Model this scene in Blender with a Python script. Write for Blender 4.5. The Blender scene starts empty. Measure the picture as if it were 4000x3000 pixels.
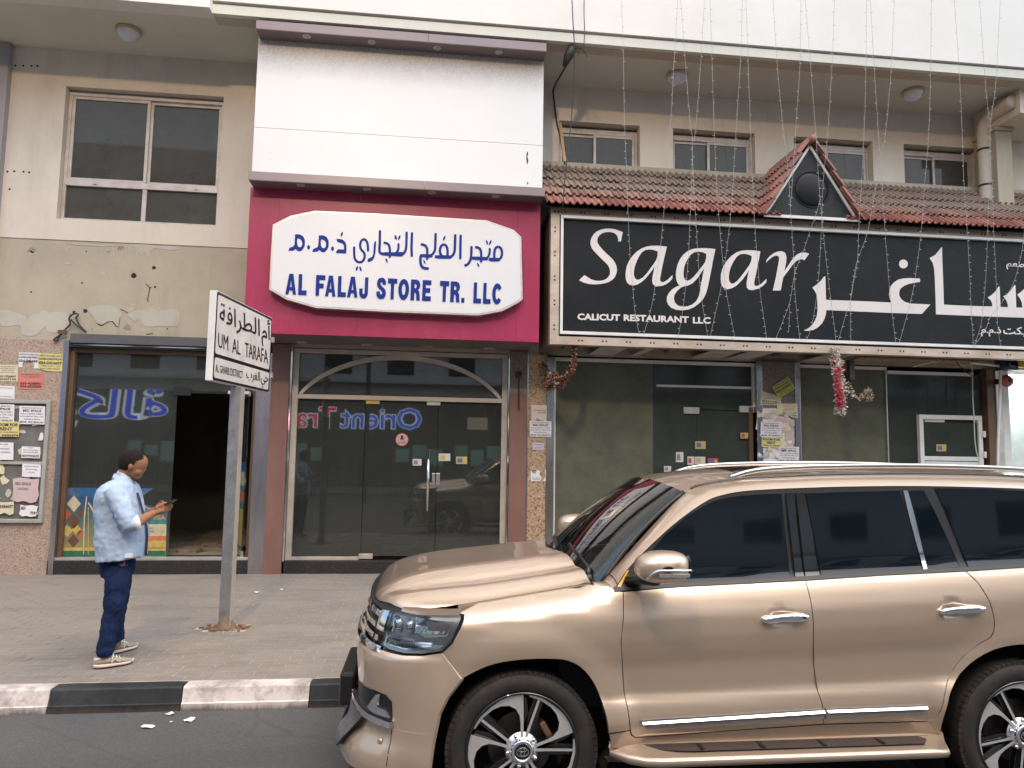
import bpy, bmesh, math, random
from mathutils import Vector, Matrix, Euler
from mathutils.geometry import tessellate_polygon
random.seed(7)
SC = bpy.context.scene
COL = SC.collection
PI = math.pi
# ------------------------------------------------------------------ camera
FPX, CAMH = 2850.0, 1.93            # focal length in photo pixels (4000 wide), eye height
_yaw, _pit, _rol = [math.radians(a) for a in (-6.592, 5.313, 0.878)]
_f = Vector((-math.sin(_yaw)*math.cos(_pit), math.cos(_yaw)*math.cos(_pit), math.sin(_pit)))
_r = Vector((math.cos(_yaw), math.sin(_yaw), 0)); _u = _r.cross(_f)
CR = _r*math.cos(_rol) + _u*math.sin(_rol); CU = -_r*math.sin(_rol) + _u*math.cos(_rol); CF = _f
cam = bpy.data.cameras.new('camera'); cam.sensor_width = 36; cam.lens = FPX/4000*36
cam.clip_start = 0.05; cam.clip_end = 400
camo = bpy.data.objects.new('camera', cam); COL.objects.link(camo)
camo.matrix_world = Matrix(((CR.x, CU.x, -CF.x, 0), (CR.y, CU.y, -CF.y, 0), (CR.z, CU.z, -CF.z, CAMH), (0, 0, 0, 1)))
SC.camera = camo
def _ray(x, y): return CR*(x-2000) - CU*(y-1500) + CF*FPX
def at(x, y, Y):                     # measured photo position -> metric point on the wall plane Y
    d = _ray(x, y); return Vector((0, 0, CAMH)) + d*(Y/d.y)
def gz(x, y, Z):                     # measured photo position -> metric point on the level Z
    d = _ray(x, y); return Vector((0, 0, CAMH)) + d*((Z-CAMH)/d.z)
# ------------------------------------------------------------------ world, sun, exposure
W = bpy.data.worlds.new('World'); SC.world = W; W.use_nodes = True
nt = W.node_tree; bg = nt.nodes['Background']
sky = nt.nodes.new('ShaderNodeTexSky'); sky.sky_type = 'NISHITA'; sky.sun_disc = False
sky.sun_elevation = math.radians(60); sky.sun_rotation = math.radians(142); sky.altitude = 10
sky.air_density = 1.3; sky.dust_density = 4.0; sky.ozone_density = 1.0
nt.links.new(sky.outputs[0], bg.inputs[0]); bg.inputs[1].default_value = 0.15
sun = bpy.data.lights.new('sun', 'SUN'); sun.energy = 1.9; sun.angle = math.radians(145); sun.color = (.79, .91, 1.0)
so = bpy.data.objects.new('sun', sun); COL.objects.link(so)
_sd = Vector((math.sin(math.radians(142))*math.cos(math.radians(60)), math.cos(math.radians(142))*math.cos(math.radians(60)), math.sin(math.radians(60))))
so.rotation_euler = _sd.to_track_quat('Z', 'Y').to_euler(); so.location = (0, -5, 30)
SC.view_settings.view_transform = 'Standard'; SC.view_settings.look = 'None'
SC.view_settings.gamma = 1; SC.view_settings.use_curve_mapping = False
SC.view_settings.exposure = 0.74
SC.render.engine = 'CYCLES'
try:
    SC.cycles.use_denoising = True; SC.cycles.max_bounces = 8; SC.cycles.transparent_max_bounces = 12
    SC.cycles.sample_clamp_indirect = 6; SC.cycles.caustics_reflective = False; SC.cycles.caustics_refractive = False
except Exception: pass
# ------------------------------------------------------------------ object helpers
WL = {}
def tag(o, label=None, cat=None, group=None, kind=None, category=None):
    cat = cat or category
    if label: o['label'] = label
    if cat: o['category'] = cat
    if group: o['group'] = group
    if kind: o['kind'] = kind
    return o
def empty(name, loc, label=None, cat=None, group=None, kind=None, parent=None):
    o = bpy.data.objects.new(name, None); COL.objects.link(o); o.empty_display_size = .1
    loc = Vector(loc); WL[o.name] = loc
    if parent is not None: o.parent = parent; o.location = loc - WL[parent.name]
    else: o.location = loc
    return tag(o, label, cat, group, kind)
class MB:
    def __init__(s): s.v = []; s.f = []; s.mi = []; s.m = 0; s.n = None
    def vert(s, p): s.v.append(Vector(p)); return len(s.v)-1
    def face(s, pts):
        k = len(s.v); s.v += [Vector(p) for p in pts]; s.f.append(tuple(range(k, k+len(pts)))); s.mi.append(s.m); return s
    def box(s, x0, x1, y0, y1, z0, z1):
        k = len(s.v)
        s.v += [Vector(p) for p in ((x0,y0,z0),(x1,y0,z0),(x1,y1,z0),(x0,y1,z0),(x0,y0,z1),(x1,y0,z1),(x1,y1,z1),(x0,y1,z1))]
        for f in ((0,3,2,1),(4,5,6,7),(0,1,5,4),(1,2,6,5),(2,3,7,6),(3,0,4,7)): s.f.append(tuple(k+i for i in f)); s.mi.append(s.m)
        return s
    def obox(s, c, a, b, d):            # centre and three half-axis vectors
        c, a, b, d = Vector(c), Vector(a), Vector(b), Vector(d); k = len(s.v)
        for sd in (-1, 1):
            for p, q in ((-1,-1),(1,-1),(1,1),(-1,1)): s.v.append(c+a*p+b*q+d*sd)
        for f in ((0,3,2,1),(4,5,6,7),(0,1,5,4),(1,2,6,5),(2,3,7,6),(3,0,4,7)): s.f.append(tuple(k+i for i in f)); s.mi.append(s.m)
        return s
    def poly(s, loops, thick=None):     # loops of 3D points (outer first); thick = extrusion vector to the back
        loops = [[Vector(p) for p in l] for l in loops]
        tris = tessellate_polygon(loops); flat = [p for l in loops for p in l]
        k = len(s.v); s.v += flat
        for t in tris:
            s.f.append(tuple(k+i for i in t)); s.mi.append(s.m)
        if thick is not None:
            thick = Vector(thick); k2 = len(s.v); s.v += [p+thick for p in flat]
            for t in tris: s.f.append(tuple(k2+i for i in reversed(t))); s.mi.append(s.m)
            b = 0
            for l in loops:
                n = len(l)
                for i in range(n):
                    j = (i+1) % n; s.f.append((k+b+i, k+b+j, k2+b+j, k2+b+i)); s.mi.append(s.m)
                b += n
        return s
    def tube(s, path, r, n=8, cap=True, sy=1.0):
        P = [Vector(p) for p in path]; N = len(P); R = r if isinstance(r, (list, tuple)) else [r]*N
        k = len(s.v); prev = None
        for i in range(N):
            t = (P[min(i+1, N-1)]-P[max(i-1, 0)]).normalized()
            if prev is None:
                a = Vector((0,0,1)) if abs(t.z) < .9 else Vector((1,0,0)); nx = t.cross(a).normalized()
            else: nx = (prev - t*prev.dot(t)).normalized()
            prev = nx; ny = t.cross(nx)
            for q in range(n):
                a = 2*PI*q/n; s.v.append(P[i] + nx*math.cos(a)*R[i] + ny*math.sin(a)*R[i]*sy)
        for i in range(N-1):
            for q in range(n):
                a = k+i*n+q; b = k+i*n+(q+1) % n; s.f.append((a, b, b+n, a+n)); s.mi.append(s.m)
        if cap:
            s.f.append(tuple(k+q for q in reversed(range(n)))); s.mi.append(s.m)
            s.f.append(tuple(k+(N-1)*n+q for q in range(n))); s.mi.append(s.m)
        return s
    def lathe(s, prof, o, axis, n=24, cap=False):   # prof (radius, along)
        ax = Vector(axis).normalized(); a = Vector((0,0,1)) if abs(ax.z) < .9 else Vector((1,0,0))
        nx = ax.cross(a).normalized(); ny = ax.cross(nx); o = Vector(o); k = len(s.v)
        for r, h in prof:
            for q in range(n):
                t = 2*PI*q/n; s.v.append(o + ax*h + (nx*math.cos(t)+ny*math.sin(t))*r)
        for i in range(len(prof)-1):
            for q in range(n):
                a_ = k+i*n+q; b_ = k+i*n+(q+1) % n; s.f.append((a_, a_+n, b_+n, b_)); s.mi.append(s.m)
        if cap:
            s.f.append(tuple(k+q for q in range(n))); s.mi.append(s.m)
            s.f.append(tuple(k+(len(prof)-1)*n+q for q in reversed(range(n)))); s.mi.append(s.m)
        return s
    def grid(s, rows, closed=False):
        k = len(s.v); n = len(rows[0])
        for r in rows: s.v += [Vector(p) for p in r]
        for i in range(len(rows)-1):
            for j in range(n if closed else n-1):
                a = k+i*n+j; b = k+i*n+(j+1) % n; s.f.append((a, b, b+n, a+n)); s.mi.append(s.m)
        return s
    def ell(s, c, r, n=12, m=8):
        c = Vector(c); rows = []
        for i in range(m+1):
            t = PI*i/m; rows.append([c+Vector((r[0]*math.sin(t)*math.cos(2*PI*j/n), r[1]*math.sin(t)*math.sin(2*PI*j/n), r[2]*math.cos(t))) for j in range(n)])
        return s.grid(rows, True)
    def build(s, name, mat, parent=None, smooth=False, bevel=0, loc=None, **kw):
        me = bpy.data.meshes.new(name)
        if parent is not None: L = WL[parent.name] if loc is None else Vector(loc)
        elif loc is not None: L = Vector(loc)
        else:
            L = Vector((sum(v.x for v in s.v)/len(s.v), sum(v.y for v in s.v)/len(s.v), min(v.z for v in s.v)))
        me.from_pydata([v-L for v in s.v], [], s.f)
        for m in (mat if isinstance(mat, (list, tuple)) else [mat]): me.materials.append(m)
        me.polygons.foreach_set('material_index', s.mi)
        me.polygons.foreach_set('use_smooth', [smooth]*len(s.f))
        me.update()
        o = bpy.data.objects.new(name, me); COL.objects.link(o); WL[o.name] = L
        if parent is not None: o.parent = parent; o.location = L - WL[parent.name]
        else: o.location = L
        if bevel:
            b = o.modifiers.new('bevel', 'BEVEL'); b.width = bevel; b.segments = 2; b.limit_method = 'ANGLE'; b.angle_limit = math.radians(40)
        return tag(o, **kw)
def box(name, mat, x0, x1, y0, y1, z0, z1, parent=None, bevel=0, **kw):
    return MB().box(x0, x1, y0, y1, z0, z1).build(name, mat, parent, bevel=bevel, **kw)
def weld(o, d=1e-4, recalc=False):
    bm = bmesh.new(); bm.from_mesh(o.data); bmesh.ops.remove_doubles(bm, verts=bm.verts, dist=d)
    if recalc: bmesh.ops.recalc_face_normals(bm, faces=bm.faces)
    bm.to_mesh(o.data); bm.free(); return o
def cr(pts, n=4, closed=False):          # catmull-rom through points (tuples of any size)
    P = [tuple(p) for p in pts]; N = len(P); out = []
    for i in range(N if closed else N-1):
        p0 = P[(i-1) % N] if closed or i > 0 else P[i]; p1 = P[i]; p2 = P[(i+1) % N]
        p3 = P[(i+2) % N] if closed or i+2 < N else p2
        for j in range(n):
            t = j/n
            out.append(tuple(.5*(2*b+(c-a)*t+(2*a-5*b+4*c-d)*t*t+(-a+3*b-3*c+d)*t**3) for a, b, c, d in zip(p0, p1, p2, p3)))
    if not closed: out.append(P[-1])
    return out
# ------------------------------------------------------------------ materials
def lin(h):
    c = [int(h[i:i+2], 16)/255 for i in (0, 2, 4)]
    return tuple((x/12.92 if x <= .04045 else ((x+.055)/1.055)**2.4) for x in c)
class NT:
    def __init__(s, name):
        s.mat = bpy.data.materials.new(name); s.mat.use_nodes = True; s.t = s.mat.node_tree; s.p = s.t.nodes['Principled BSDF']
        s.tc = s.t.nodes.new('ShaderNodeTexCoord')
    def n(s, typ, **kw):
        o = s.t.nodes.new('ShaderNode'+typ)
        for k, v in kw.items(): setattr(o, k, v)
        return o
    def l(s, a, b): s.t.links.new(a, b)
    def noise(s, scale, detail=4, rough=.6, coord='Object', stretch=None, vec=None):
        t = s.n('TexNoise'); t.inputs['Scale'].default_value = scale; t.inputs['Detail'].default_value = detail; t.inputs['Roughness'].default_value = rough
        src = vec or s.tc.outputs[coord]
        if stretch:
            m = s.n('Mapping'); m.inputs['Scale'].default_value = stretch; s.l(src, m.inputs[0]); src = m.outputs[0]
        s.l(src, t.inputs['Vector']); return t.outputs['Fac']
    def ramp(s, fac, stops):
        r = s.n('ValToRGB'); e = r.color_ramp.elements
        while len(e) < len(stops): e.new(.5)
        for el, (p, c) in zip(e, stops): el.position = p; el.color = (*c, 1) if len(c) == 3 else c
        s.l(fac, r.inputs[0]); return r.outputs[0]
    def step(s, fac, a, b): return s.ramp(fac, [(a, (0,0,0)), (b, (1,1,1))])
    def mix(s, fac, a, b, typ='MIX'):
        m = s.n('Mix', data_type='RGBA', blend_type=typ)
        if isinstance(fac, (int, float)): m.inputs[0].default_value = fac
        else: s.l(fac, m.inputs[0])
        for i, c in ((6, a), (7, b)):
            if isinstance(c, tuple): m.inputs[i].default_value = (*c, 1)
            else: s.l(c, m.inputs[i])
        return m.outputs[2]
    def math(s, op, a, b=None):
        m = s.n('Math', operation=op)
        for i, c in ((0, a), (1, b)):
            if c is None: continue
            if isinstance(c, (int, float)): m.inputs[i].default_value = c
            else: s.l(c, m.inputs[i])
        return m.outputs[0]
    def bump(s, h, strength=.3, dist=.01):
        b = s.n('Bump'); b.inputs['Strength'].default_value = strength; b.inputs['Distance'].default_value = dist
        s.l(h, b.inputs['Height']); s.l(b.outputs[0], s.p.inputs['Normal']); return s
    def set(s, **kw):
        for k, v in kw.items():
            i = s.p.inputs[k.replace('_', ' ')]
            if isinstance(v, (int, float)): i.default_value = v
            elif isinstance(v, tuple): i.default_value = (*v, 1) if len(v) == 3 else v
            else: s.l(v, i)
        return s
def pm(name, c, rough=.6, metal=0, var=.12, scale=3, bump=0, bscale=40, coat=0, dirt=None, spec=.5, stretch=None, emis=None):
    m = NT(name); a = m.noise(scale, 5, .65, stretch=stretch)
    lo = tuple(x*(1-var) for x in c); hi = tuple(min(1, x*(1+var)) for x in c)
    col = m.ramp(a, [(.3, lo), (.7, hi)])
    if dirt:
        dc, amt, ds = dirt; d = m.noise(ds, 6, .7, stretch=stretch); col = m.mix(m.math('MULTIPLY', m.step(d, .45, .75), amt), col, dc)
    m.set(Base_Color=col, Roughness=rough, Metallic=metal); m.p.inputs['Specular IOR Level'].default_value = spec
    if coat: m.set(Coat_Weight=coat, Coat_Roughness=.04)
    if bump: m.bump(m.noise(bscale, 4, .6), bump, .01)
    if emis: m.set(Emission_Color=c, Emission_Strength=emis)
    return m.mat
M = {}
M['white_paint'] = pm('white_paint', (.72, .72, .72), .45, dirt=((.45, .40, .34), .25, 2))
M['white_metal'] = pm('white_metal', (.72, .72, .71), .35, dirt=((.35, .28, .2), .35, 6))
M['black_plastic'] = pm('black_plastic', (.012, .012, .013), .38)
M['black_gloss'] = pm('black_gloss', (.006, .006, .007), .08, coat=1)
M['black_matt'] = pm('black_matt', (.01, .01, .011), .7)
M['rubber'] = pm('rubber', (.014, .012, .011), .75, var=.3, scale=14, bump=.2, bscale=120, dirt=((.07, .05, .038), .5, 5))
M['chrome'] = pm('chrome', (.82, .83, .85), .07, metal=1, var=.02)
M['steel'] = pm('steel', (.55, .55, .56), .26, metal=1, var=.1, scale=8, dirt=((.25, .2, .17), .4, 10), stretch=(1, 1, .2))
M['alu'] = pm('alu', (.62, .60, .57), .38, metal=.7, var=.1, scale=6, dirt=((.3, .24, .18), .4, 4))
M['galv'] = pm('galv', (.31, .31, .32), .45, metal=.6, var=.25, scale=9, dirt=((.24, .2, .17), .4, 6), bump=.1, bscale=30)
M['dark_void'] = pm('dark_void', (.02, .019, .018), .9)
M['paper_white'] = pm('paper_white', (.74, .73, .76), .7, var=.06, scale=9, dirt=((.5, .42, .34), .3, 14))
M['paper_cream'] = pm('paper_cream', (.64, .58, .41), .7, var=.08, scale=9)
M['paper_yellow'] = pm('paper_yellow', (.64, .56, .22), .7, var=.08, scale=9)
M['paper_lime'] = pm('paper_lime', (.52, .60, .12), .7, var=.12, scale=9, dirt=((.7, .55, .1), .9, 8))
M['paper_red'] = pm('paper_red', (.60, .19, .15), .7, var=.08, scale=9)
M['ink'] = pm('ink', (.03, .03, .045), .7)
M['ink_grey'] = pm('ink_grey', (.16, .15, .17), .8)
M['blue_ink'] = pm('blue_ink', (.008, .028, .21), .6, var=.08, spec=.2)
M['letter_white'] = pm('letter_white', (.66, .62, .60), .5, var=.04)
M['wire'] = pm('wire', (.03, .028, .027), .6)
M['wire_white'] = pm('wire_white', (.55, .55, .53), .5)
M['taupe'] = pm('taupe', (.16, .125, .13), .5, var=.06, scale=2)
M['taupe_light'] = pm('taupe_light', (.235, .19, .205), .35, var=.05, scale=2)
def mk_magenta():
    m = NT('magenta_panel'); a = m.noise(1.4, 6, .7); b = m.noise(3, 8, .8, stretch=(1, 1, .5))
    c = m.ramp(a, [(.3, (.30, .018, .066)), (.7, (.37, .026, .088))]); c = m.mix(m.math('MULTIPLY', m.step(b, .52, .8), .35), c, (.52, .12, .17))
    return m.set(Base_Color=c, Roughness=.38).mat
M['magenta'] = mk_magenta()
def mk_plaster(name, c1, c2, c3, stain=.5):
    m = NT(name); a = m.noise(.9, 6, .65); b = m.noise(5, 8, .75); st = m.noise(1.3, 5, .7, stretch=(1.4, 1, .25))
    c = m.ramp(a, [(.3, c1), (.65, c2)]); c = m.mix(m.math('MULTIPLY', m.step(b, .55, .8), .35), c, c3)
    c = m.mix(m.math('MULTIPLY', m.step(st, .5, .8), stain), c, tuple(x*.6 for x in c1))
    h = m.noise(60, 5, .7); return m.set(Base_Color=c, Roughness=.85).bump(h, .35, .006).mat
M['wall_cream'] = mk_plaster('wall_cream', (.58, .52, .44), (.68, .62, .54), (.70, .66, .60), .40)
M['wall_raw'] = mk_plaster('wall_raw', (.36, .315, .24), (.45, .40, .31), (.30, .265, .21), .6)
M['wall_top'] = mk_plaster('wall_top', (.27, .275, .27), (.33, .335, .33), (.40, .37, .33), .3)
M['peel'] = mk_plaster('peel', (.39, .365, .31), (.49, .46, .40), (.33, .30, .245), .7)
M['soffit'] = mk_plaster('soffit', (.56, .56, .50), (.62, .62, .55), (.54, .52, .45), .15)
M['fascia'] = mk_plaster('fascia', (.68, .665, .63), (.73, .72, .685), (.66, .64, .60), .06)
def mk_drip():
    m = NT('fascia_drip'); a = m.noise(2.5, 6, .7); sep = m.n('SeparateXYZ'); m.l(m.tc.outputs['Object'], sep.inputs[0])
    st = m.noise(9, 6, .8, stretch=(1, 1, .12))
    g = m.math('MULTIPLY', m.step(m.math('ADD', sep.outputs[2], m.math('MULTIPLY', st, .14)), .19, .37), .55)
    c = m.ramp(a, [(.3, (.58, .52, .44)), (.7, (.70, .66, .60))])
    c = m.mix(g, c, (.33, .25, .16)); return m.set(Base_Color=c, Roughness=.8).mat
M['drip'] = mk_drip()
def mk_granite(name, base, dark, light, sc=55):
    m = NT(name); v = m.n('TexVoronoi'); v.inputs['Scale'].default_value = sc; m.l(m.tc.outputs['Object'], v.inputs['Vector'])
    r = m.n('SeparateColor'); m.l(v.outputs['Color'], r.inputs[0])
    c = m.ramp(r.outputs[0], [(.0, dark), (.16, dark), (.24, base), (.75, base), (1, light)])
    b = m.noise(2, 5, .6); c = m.mix(m.math('MULTIPLY', m.step(b, .4, .8), .3), c, tuple(x*.75 for x in base))
    return m.set(Base_Color=c, Roughness=.45).bump(m.noise(90, 3), .15, .003).mat
M['granite'] = mk_granite('granite', (.40, .30, .24), (.22, .15, .11), (.50, .40, .33), 90)
M['granite_tan'] = mk_granite('granite_tan', (.42, .285, .17), (.16, .105, .065), (.55, .42, .30), 60)
M['granite_grey'] = mk_granite('granite_grey', (.20, .165, .145), (.10, .08, .07), (.28, .24, .22), 80)
M['granite_black'] = mk_granite('granite_black', (.022, .02, .02), (.012, .012, .012), (.05, .045, .045), 70)
M['brown_panel'] = pm('brown_panel', (.20, .105, .085), .35, var=.12, scale=1.3, dirt=((.30, .17, .13), .5, 2), stretch=(1, 1, .3))
M['brown_frame'] = pm('brown_frame', (.13, .075, .045), .4, var=.15)
def mk_asphalt():
    m = NT('asphalt'); a = m.noise(.7, 6, .6); f = m.noise(95, 3, .8); g = m.noise(6, 6, .7)
    c = m.ramp(a, [(.3, (.058, .058, .060)), (.7, (.084, .084, .084))]); c = m.mix(m.math('MULTIPLY', m.step(f, .45, .7), .6), c, (.15, .145, .14))
    c = m.mix(m.math('MULTIPLY', m.step(g, .55, .8), .4), c, (.032, .032, .034))
    tr = m.noise(1.1, 4, .6, stretch=(.15, 2.2, 1)); c = m.mix(m.math('MULTIPLY', m.step(tr, .5, .75), .4), c, (.042, .042, .044))
    vo = m.n('TexVoronoi', feature='DISTANCE_TO_EDGE'); vo.inputs['Scale'].default_value = .7; m.l(m.tc.outputs['Object'], vo.inputs['Vector']); c = m.mix(m.math('MULTIPLY', m.math('SUBTRACT', 1.0, m.step(m.math('ADD', vo.outputs['Distance'], m.math('MULTIPLY', g, .03)), .018, .026)), .25), c, (.03, .03, .03))
    return m.set(Base_Color=c, Roughness=.82).bump(m.noise(220, 3, .8), .6, .006).mat
M['asphalt'] = mk_asphalt()
def mk_paver():
    m = NT('paver'); oi = m.n('ObjectInfo'); geo = m.n('NewGeometry'); a = m.noise(.55, 5, .6, vec=geo.outputs['Position']); f = m.noise(120, 3, .7)
    g = m.noise(1.8, 6, .7, vec=geo.outputs['Position'], stretch=(.5, 1.6, 1))
    c = m.ramp(a, [(.32, (.195, .168, .142)), (.5, (.225, .192, .162)), (.68, (.165, .152, .136))])
    c = m.mix(m.math('MULTIPLY', m.step(g, .48, .68), .65), c, (.115, .122, .115))
    c = m.mix(.10, c, m.ramp(oi.outputs['Random'], [(0, (.14, .12, .10)), (1, (.42, .36, .32))]))
    c = m.mix(m.math('MULTIPLY', m.step(f, .5, .8), .2), c, (.36, .32, .28))
    return m.set(Base_Color=c, Roughness=.8).bump(m.noise(150, 3, .7), .3, .003).mat
M['paver'] = mk_paver()
M['sand'] = pm('sand', (.40, .34, .27), .95, var=.3, scale=20, bump=.5, bscale=60)
def mk_kerb(name, c, dirt, amt):
    m = NT(name); geo = m.n('NewGeometry'); P = geo.outputs['Position']
    a = m.noise(6, 7, .75, vec=P); b = m.noise(2.2, 5, .7, vec=P); d = m.noise(30, 6, .8, vec=P)
    col = m.mix(m.math('MULTIPLY', m.step(b, .50, .66), amt), c, dirt); col = m.mix(m.math('MULTIPLY', m.step(a, .50, .64), amt*.8), col, dirt)
    sep = m.n('SeparateXYZ'); m.l(P, sep.inputs[0]); st = m.noise(16, 5, .8, vec=P, stretch=(1, 1, .15))
    low = m.math('SUBTRACT', 1.0, m.step(m.math('ADD', m.math('ADD', sep.outputs[2], .2), m.math('MULTIPLY', st, -.10)), .150, .195))
    col = m.mix(m.math('MULTIPLY', low, .8), col, (.075, .055, .045))
    return m.set(Base_Color=col, Roughness=.6).bump(m.math('ADD', a, d), .35, .006).mat
M['kerb_white'] = mk_kerb('kerb_white', (.66, .59, .56), (.20, .175, .165), .75)
M['kerb_black'] = mk_kerb('kerb_black', (.012, .014, .016), (.045, .05, .05), .5)
def mk_tile(name='roof_tile', dk=.78):
    m = NT(name); oi = m.n('ObjectInfo'); geo = m.n('NewGeometry'); P = geo.outputs['Position']; a = m.noise(2.2, 6, .7, vec=P); d = m.noise(14, 6, .8, vec=P)
    sep = m.n('SeparateXYZ'); m.l(P, sep.inputs[0])
    c = m.ramp(oi.outputs['Random'], [(0, (.15, .055, .045)), (.5, (.25, .085, .065)), (1, (.34, .14, .10))])
    up = m.math('MULTIPLY', m.math('SUBTRACT', sep.outputs[2], 5.42), 1.45)
    dust = m.math('MULTIPLY', m.step(m.math('ADD', m.math('ADD', up, m.math('MULTIPLY', a, .5)), m.math('MULTIPLY', oi.outputs['Random'], .2)), .35, .95), dk)
    c = m.mix(dust, c, (.235, .21, .175)); c = m.mix(m.math('MULTIPLY', m.step(d, .5, .75), .3), c, (.40, .33, .28))
    return m.set(Base_Color=c, Roughness=.85).bump(d, .3, .005).mat
M['tile'] = mk_tile(); M['tile_red'] = mk_tile('roof_tile_red', .22)
def mk_glass(name, tint, rough=.02, refl=1.0, dust=0, dcol=(.3, .27, .2)):
    m = NT(name); m.t.nodes.remove(m.p); out = [n for n in m.t.nodes if n.type == 'OUTPUT_MATERIAL'][0]
    tr = m.n('BsdfTransparent'); tr.inputs[0].default_value = (*tint, 1); gl = m.n('BsdfGlossy'); gl.inputs['Roughness'].default_value = rough
    gl.inputs[0].default_value = (refl, refl, refl, 1)
    fr = m.n('Fresnel'); fr.inputs[0].default_value = 1.52; mx = m.n('MixShader')
    fac = m.math('MULTIPLY', fr.outputs[0], 1.6); m.l(fac, mx.inputs[0]); m.l(tr.outputs[0], mx.inputs[1]); m.l(gl.outputs[0], mx.inputs[2]); res = mx.outputs[0]
    if dust:
        df = m.n('BsdfDiffuse'); df.inputs[0].default_value = (*dcol, 1); m2 = m.n('MixShader'); a = m.noise(2.2, 7, .7)
        m.l(m.math('MULTIPLY', m.ramp(a, [(.25, (.55,)*3), (.8, (1,)*3)]), dust), m2.inputs[0]); m.l(res, m2.inputs[1]); m.l(df.outputs[0], m2.inputs[2]); res = m2.outputs[0]
    m.l(res, out.inputs[0]); return m.mat
M['shop_glass'] = mk_glass('shop_glass', (.55, .56, .53), .015, dust=.19, dcol=(.19, .205, .19))
M['win_glass'] = mk_glass('win_glass', (.25, .26, .24), .03, refl=.4, dust=.42, dcol=(.23, .225, .20))
M['film_glass'] = mk_glass('film_glass', (.10, .11, .08), .09, refl=.5, dust=.72, dcol=(.215, .22, .16))
M['film_dark'] = mk_glass('film_dark', (.10, .12, .11), .06, refl=.55, dust=.55, dcol=(.105, .125, .11))
M['screen_glass'] = mk_glass('windscreen_glass', (.55, .58, .56), .01)
M['tint_glass'] = pm('tinted_window', (.003, .006, .009), .03, var=.02, spec=.42)
M['lens'] = mk_glass('lens', (.92, .95, .96), .0)
def emat(name, c, s):
    m = NT(name); return m.set(Base_Color=tuple(x*.5 for x in c), Emission_Color=c, Emission_Strength=s, Roughness=.5).mat
def mk_carpaint():
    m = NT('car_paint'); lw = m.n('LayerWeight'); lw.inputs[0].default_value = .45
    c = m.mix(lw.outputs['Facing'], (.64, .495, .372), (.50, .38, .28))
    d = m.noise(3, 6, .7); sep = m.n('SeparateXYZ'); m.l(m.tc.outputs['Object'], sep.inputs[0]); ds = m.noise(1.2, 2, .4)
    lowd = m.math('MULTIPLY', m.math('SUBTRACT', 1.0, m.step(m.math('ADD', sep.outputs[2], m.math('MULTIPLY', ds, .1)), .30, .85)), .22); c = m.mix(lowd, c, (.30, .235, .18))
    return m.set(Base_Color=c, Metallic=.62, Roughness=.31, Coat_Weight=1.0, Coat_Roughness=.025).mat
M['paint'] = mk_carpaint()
def mk_fabric(name, c1, c2, sc=6, fine=300, dirt=None):
    m = NT(name); a = m.noise(sc, 5, .7); f = m.noise(fine, 2, .5)
    c = m.ramp(a, [(.3, c1), (.72, c2)]); m.p.inputs['Specular IOR Level'].default_value = .2; return m.set(Base_Color=c, Roughness=.9).bump(f, .3, .002).mat
M['denim_light'] = mk_fabric('shirt_fabric', (.35, .44, .58), (.385, .475, .61), 5)
M['denim_dark'] = mk_fabric('jeans_fabric', (.004, .009, .030), (.012, .028, .085), 6)
M['skin'] = mk_fabric('skin', (.24, .115, .068), (.31, .155, .092), 12, 400)
M['hair'] = mk_fabric('hair', (.008, .007, .006), (.02, .015, .012), 60, 500)
M['suede'] = mk_fabric('shoe_suede', (.27, .24, .19), (.36, .32, .26), 20)
M['sole'] = pm('sole', (.62, .52, .44), .7)
# ------------------------------------------------------------------ lettering
AR = {'ا':(0xFE8D,0xFE8E),'أ':(0xFE83,0xFE84),'ب':(0xFE8F,),'ة':(0xFE93,0xFE94),'ت':(0xFE95,),'ج':(0xFE9D,),'ح':(0xFEA1,),'د':(0xFEA9,0xFEAA),'ذ':(0xFEAB,0xFEAC),'ر':(0xFEAD,0xFEAE),'س':(0xFEB1,),'ط':(0xFEC1,),'ع':(0xFEC9,),'غ':(0xFECD,),'ف':(0xFED1,),'ك':(0xFED9,),'ل':(0xFEDD,),'م':(0xFEE1,),'و':(0xFEED,0xFEEE),'ي':(0xFEF1,)}
def arab(s):
    out = []
    for i, ch in enumerate(s):
        if ch not in AR: out.append(ch); continue
        t = AR[ch]; prev = i > 0 and s[i-1] in AR and len(AR[s[i-1]]) == 1
        nxt = len(t) == 1 and i+1 < len(s) and s[i+1] in AR
        k = t[0]+(3 if prev and nxt else 2 if nxt else 1 if prev else 0) if len(t) == 1 else (t[1] if prev else t[0])
        out.append(chr(k))
    return ''.join(reversed(out))
_TC = {}
def text_tris(s, off=0.0, shear=0.0):
    key = (s, off, shear)
    if key not in _TC:
        c = bpy.data.curves.new('t', 'FONT'); c.body = s; c.size = 1; c.offset = off; c.resolution_u = 2; c.shear = shear
        o = bpy.data.objects.new('t', c); me = bpy.data.meshes.new_from_object(o)
        vs = [(v.co.x, v.co.y) for v in me.vertices]; fs = [tuple(p.vertices) for p in me.polygons]
        bpy.data.objects.remove(o); bpy.data.curves.remove(c); bpy.data.meshes.remove(me)
        if not vs: vs = [(0, 0), (1, 0), (0, 1)]; fs = []
        x0 = min(v[0] for v in vs); x1 = max(v[0] for v in vs); y0 = min(v[1] for v in vs); y1 = max(v[1] for v in vs)
        _TC[key] = ([((x-x0)/(x1-x0), (y-y0)/(y1-y0)) for x, y in vs], fs)
    return _TC[key]
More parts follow.
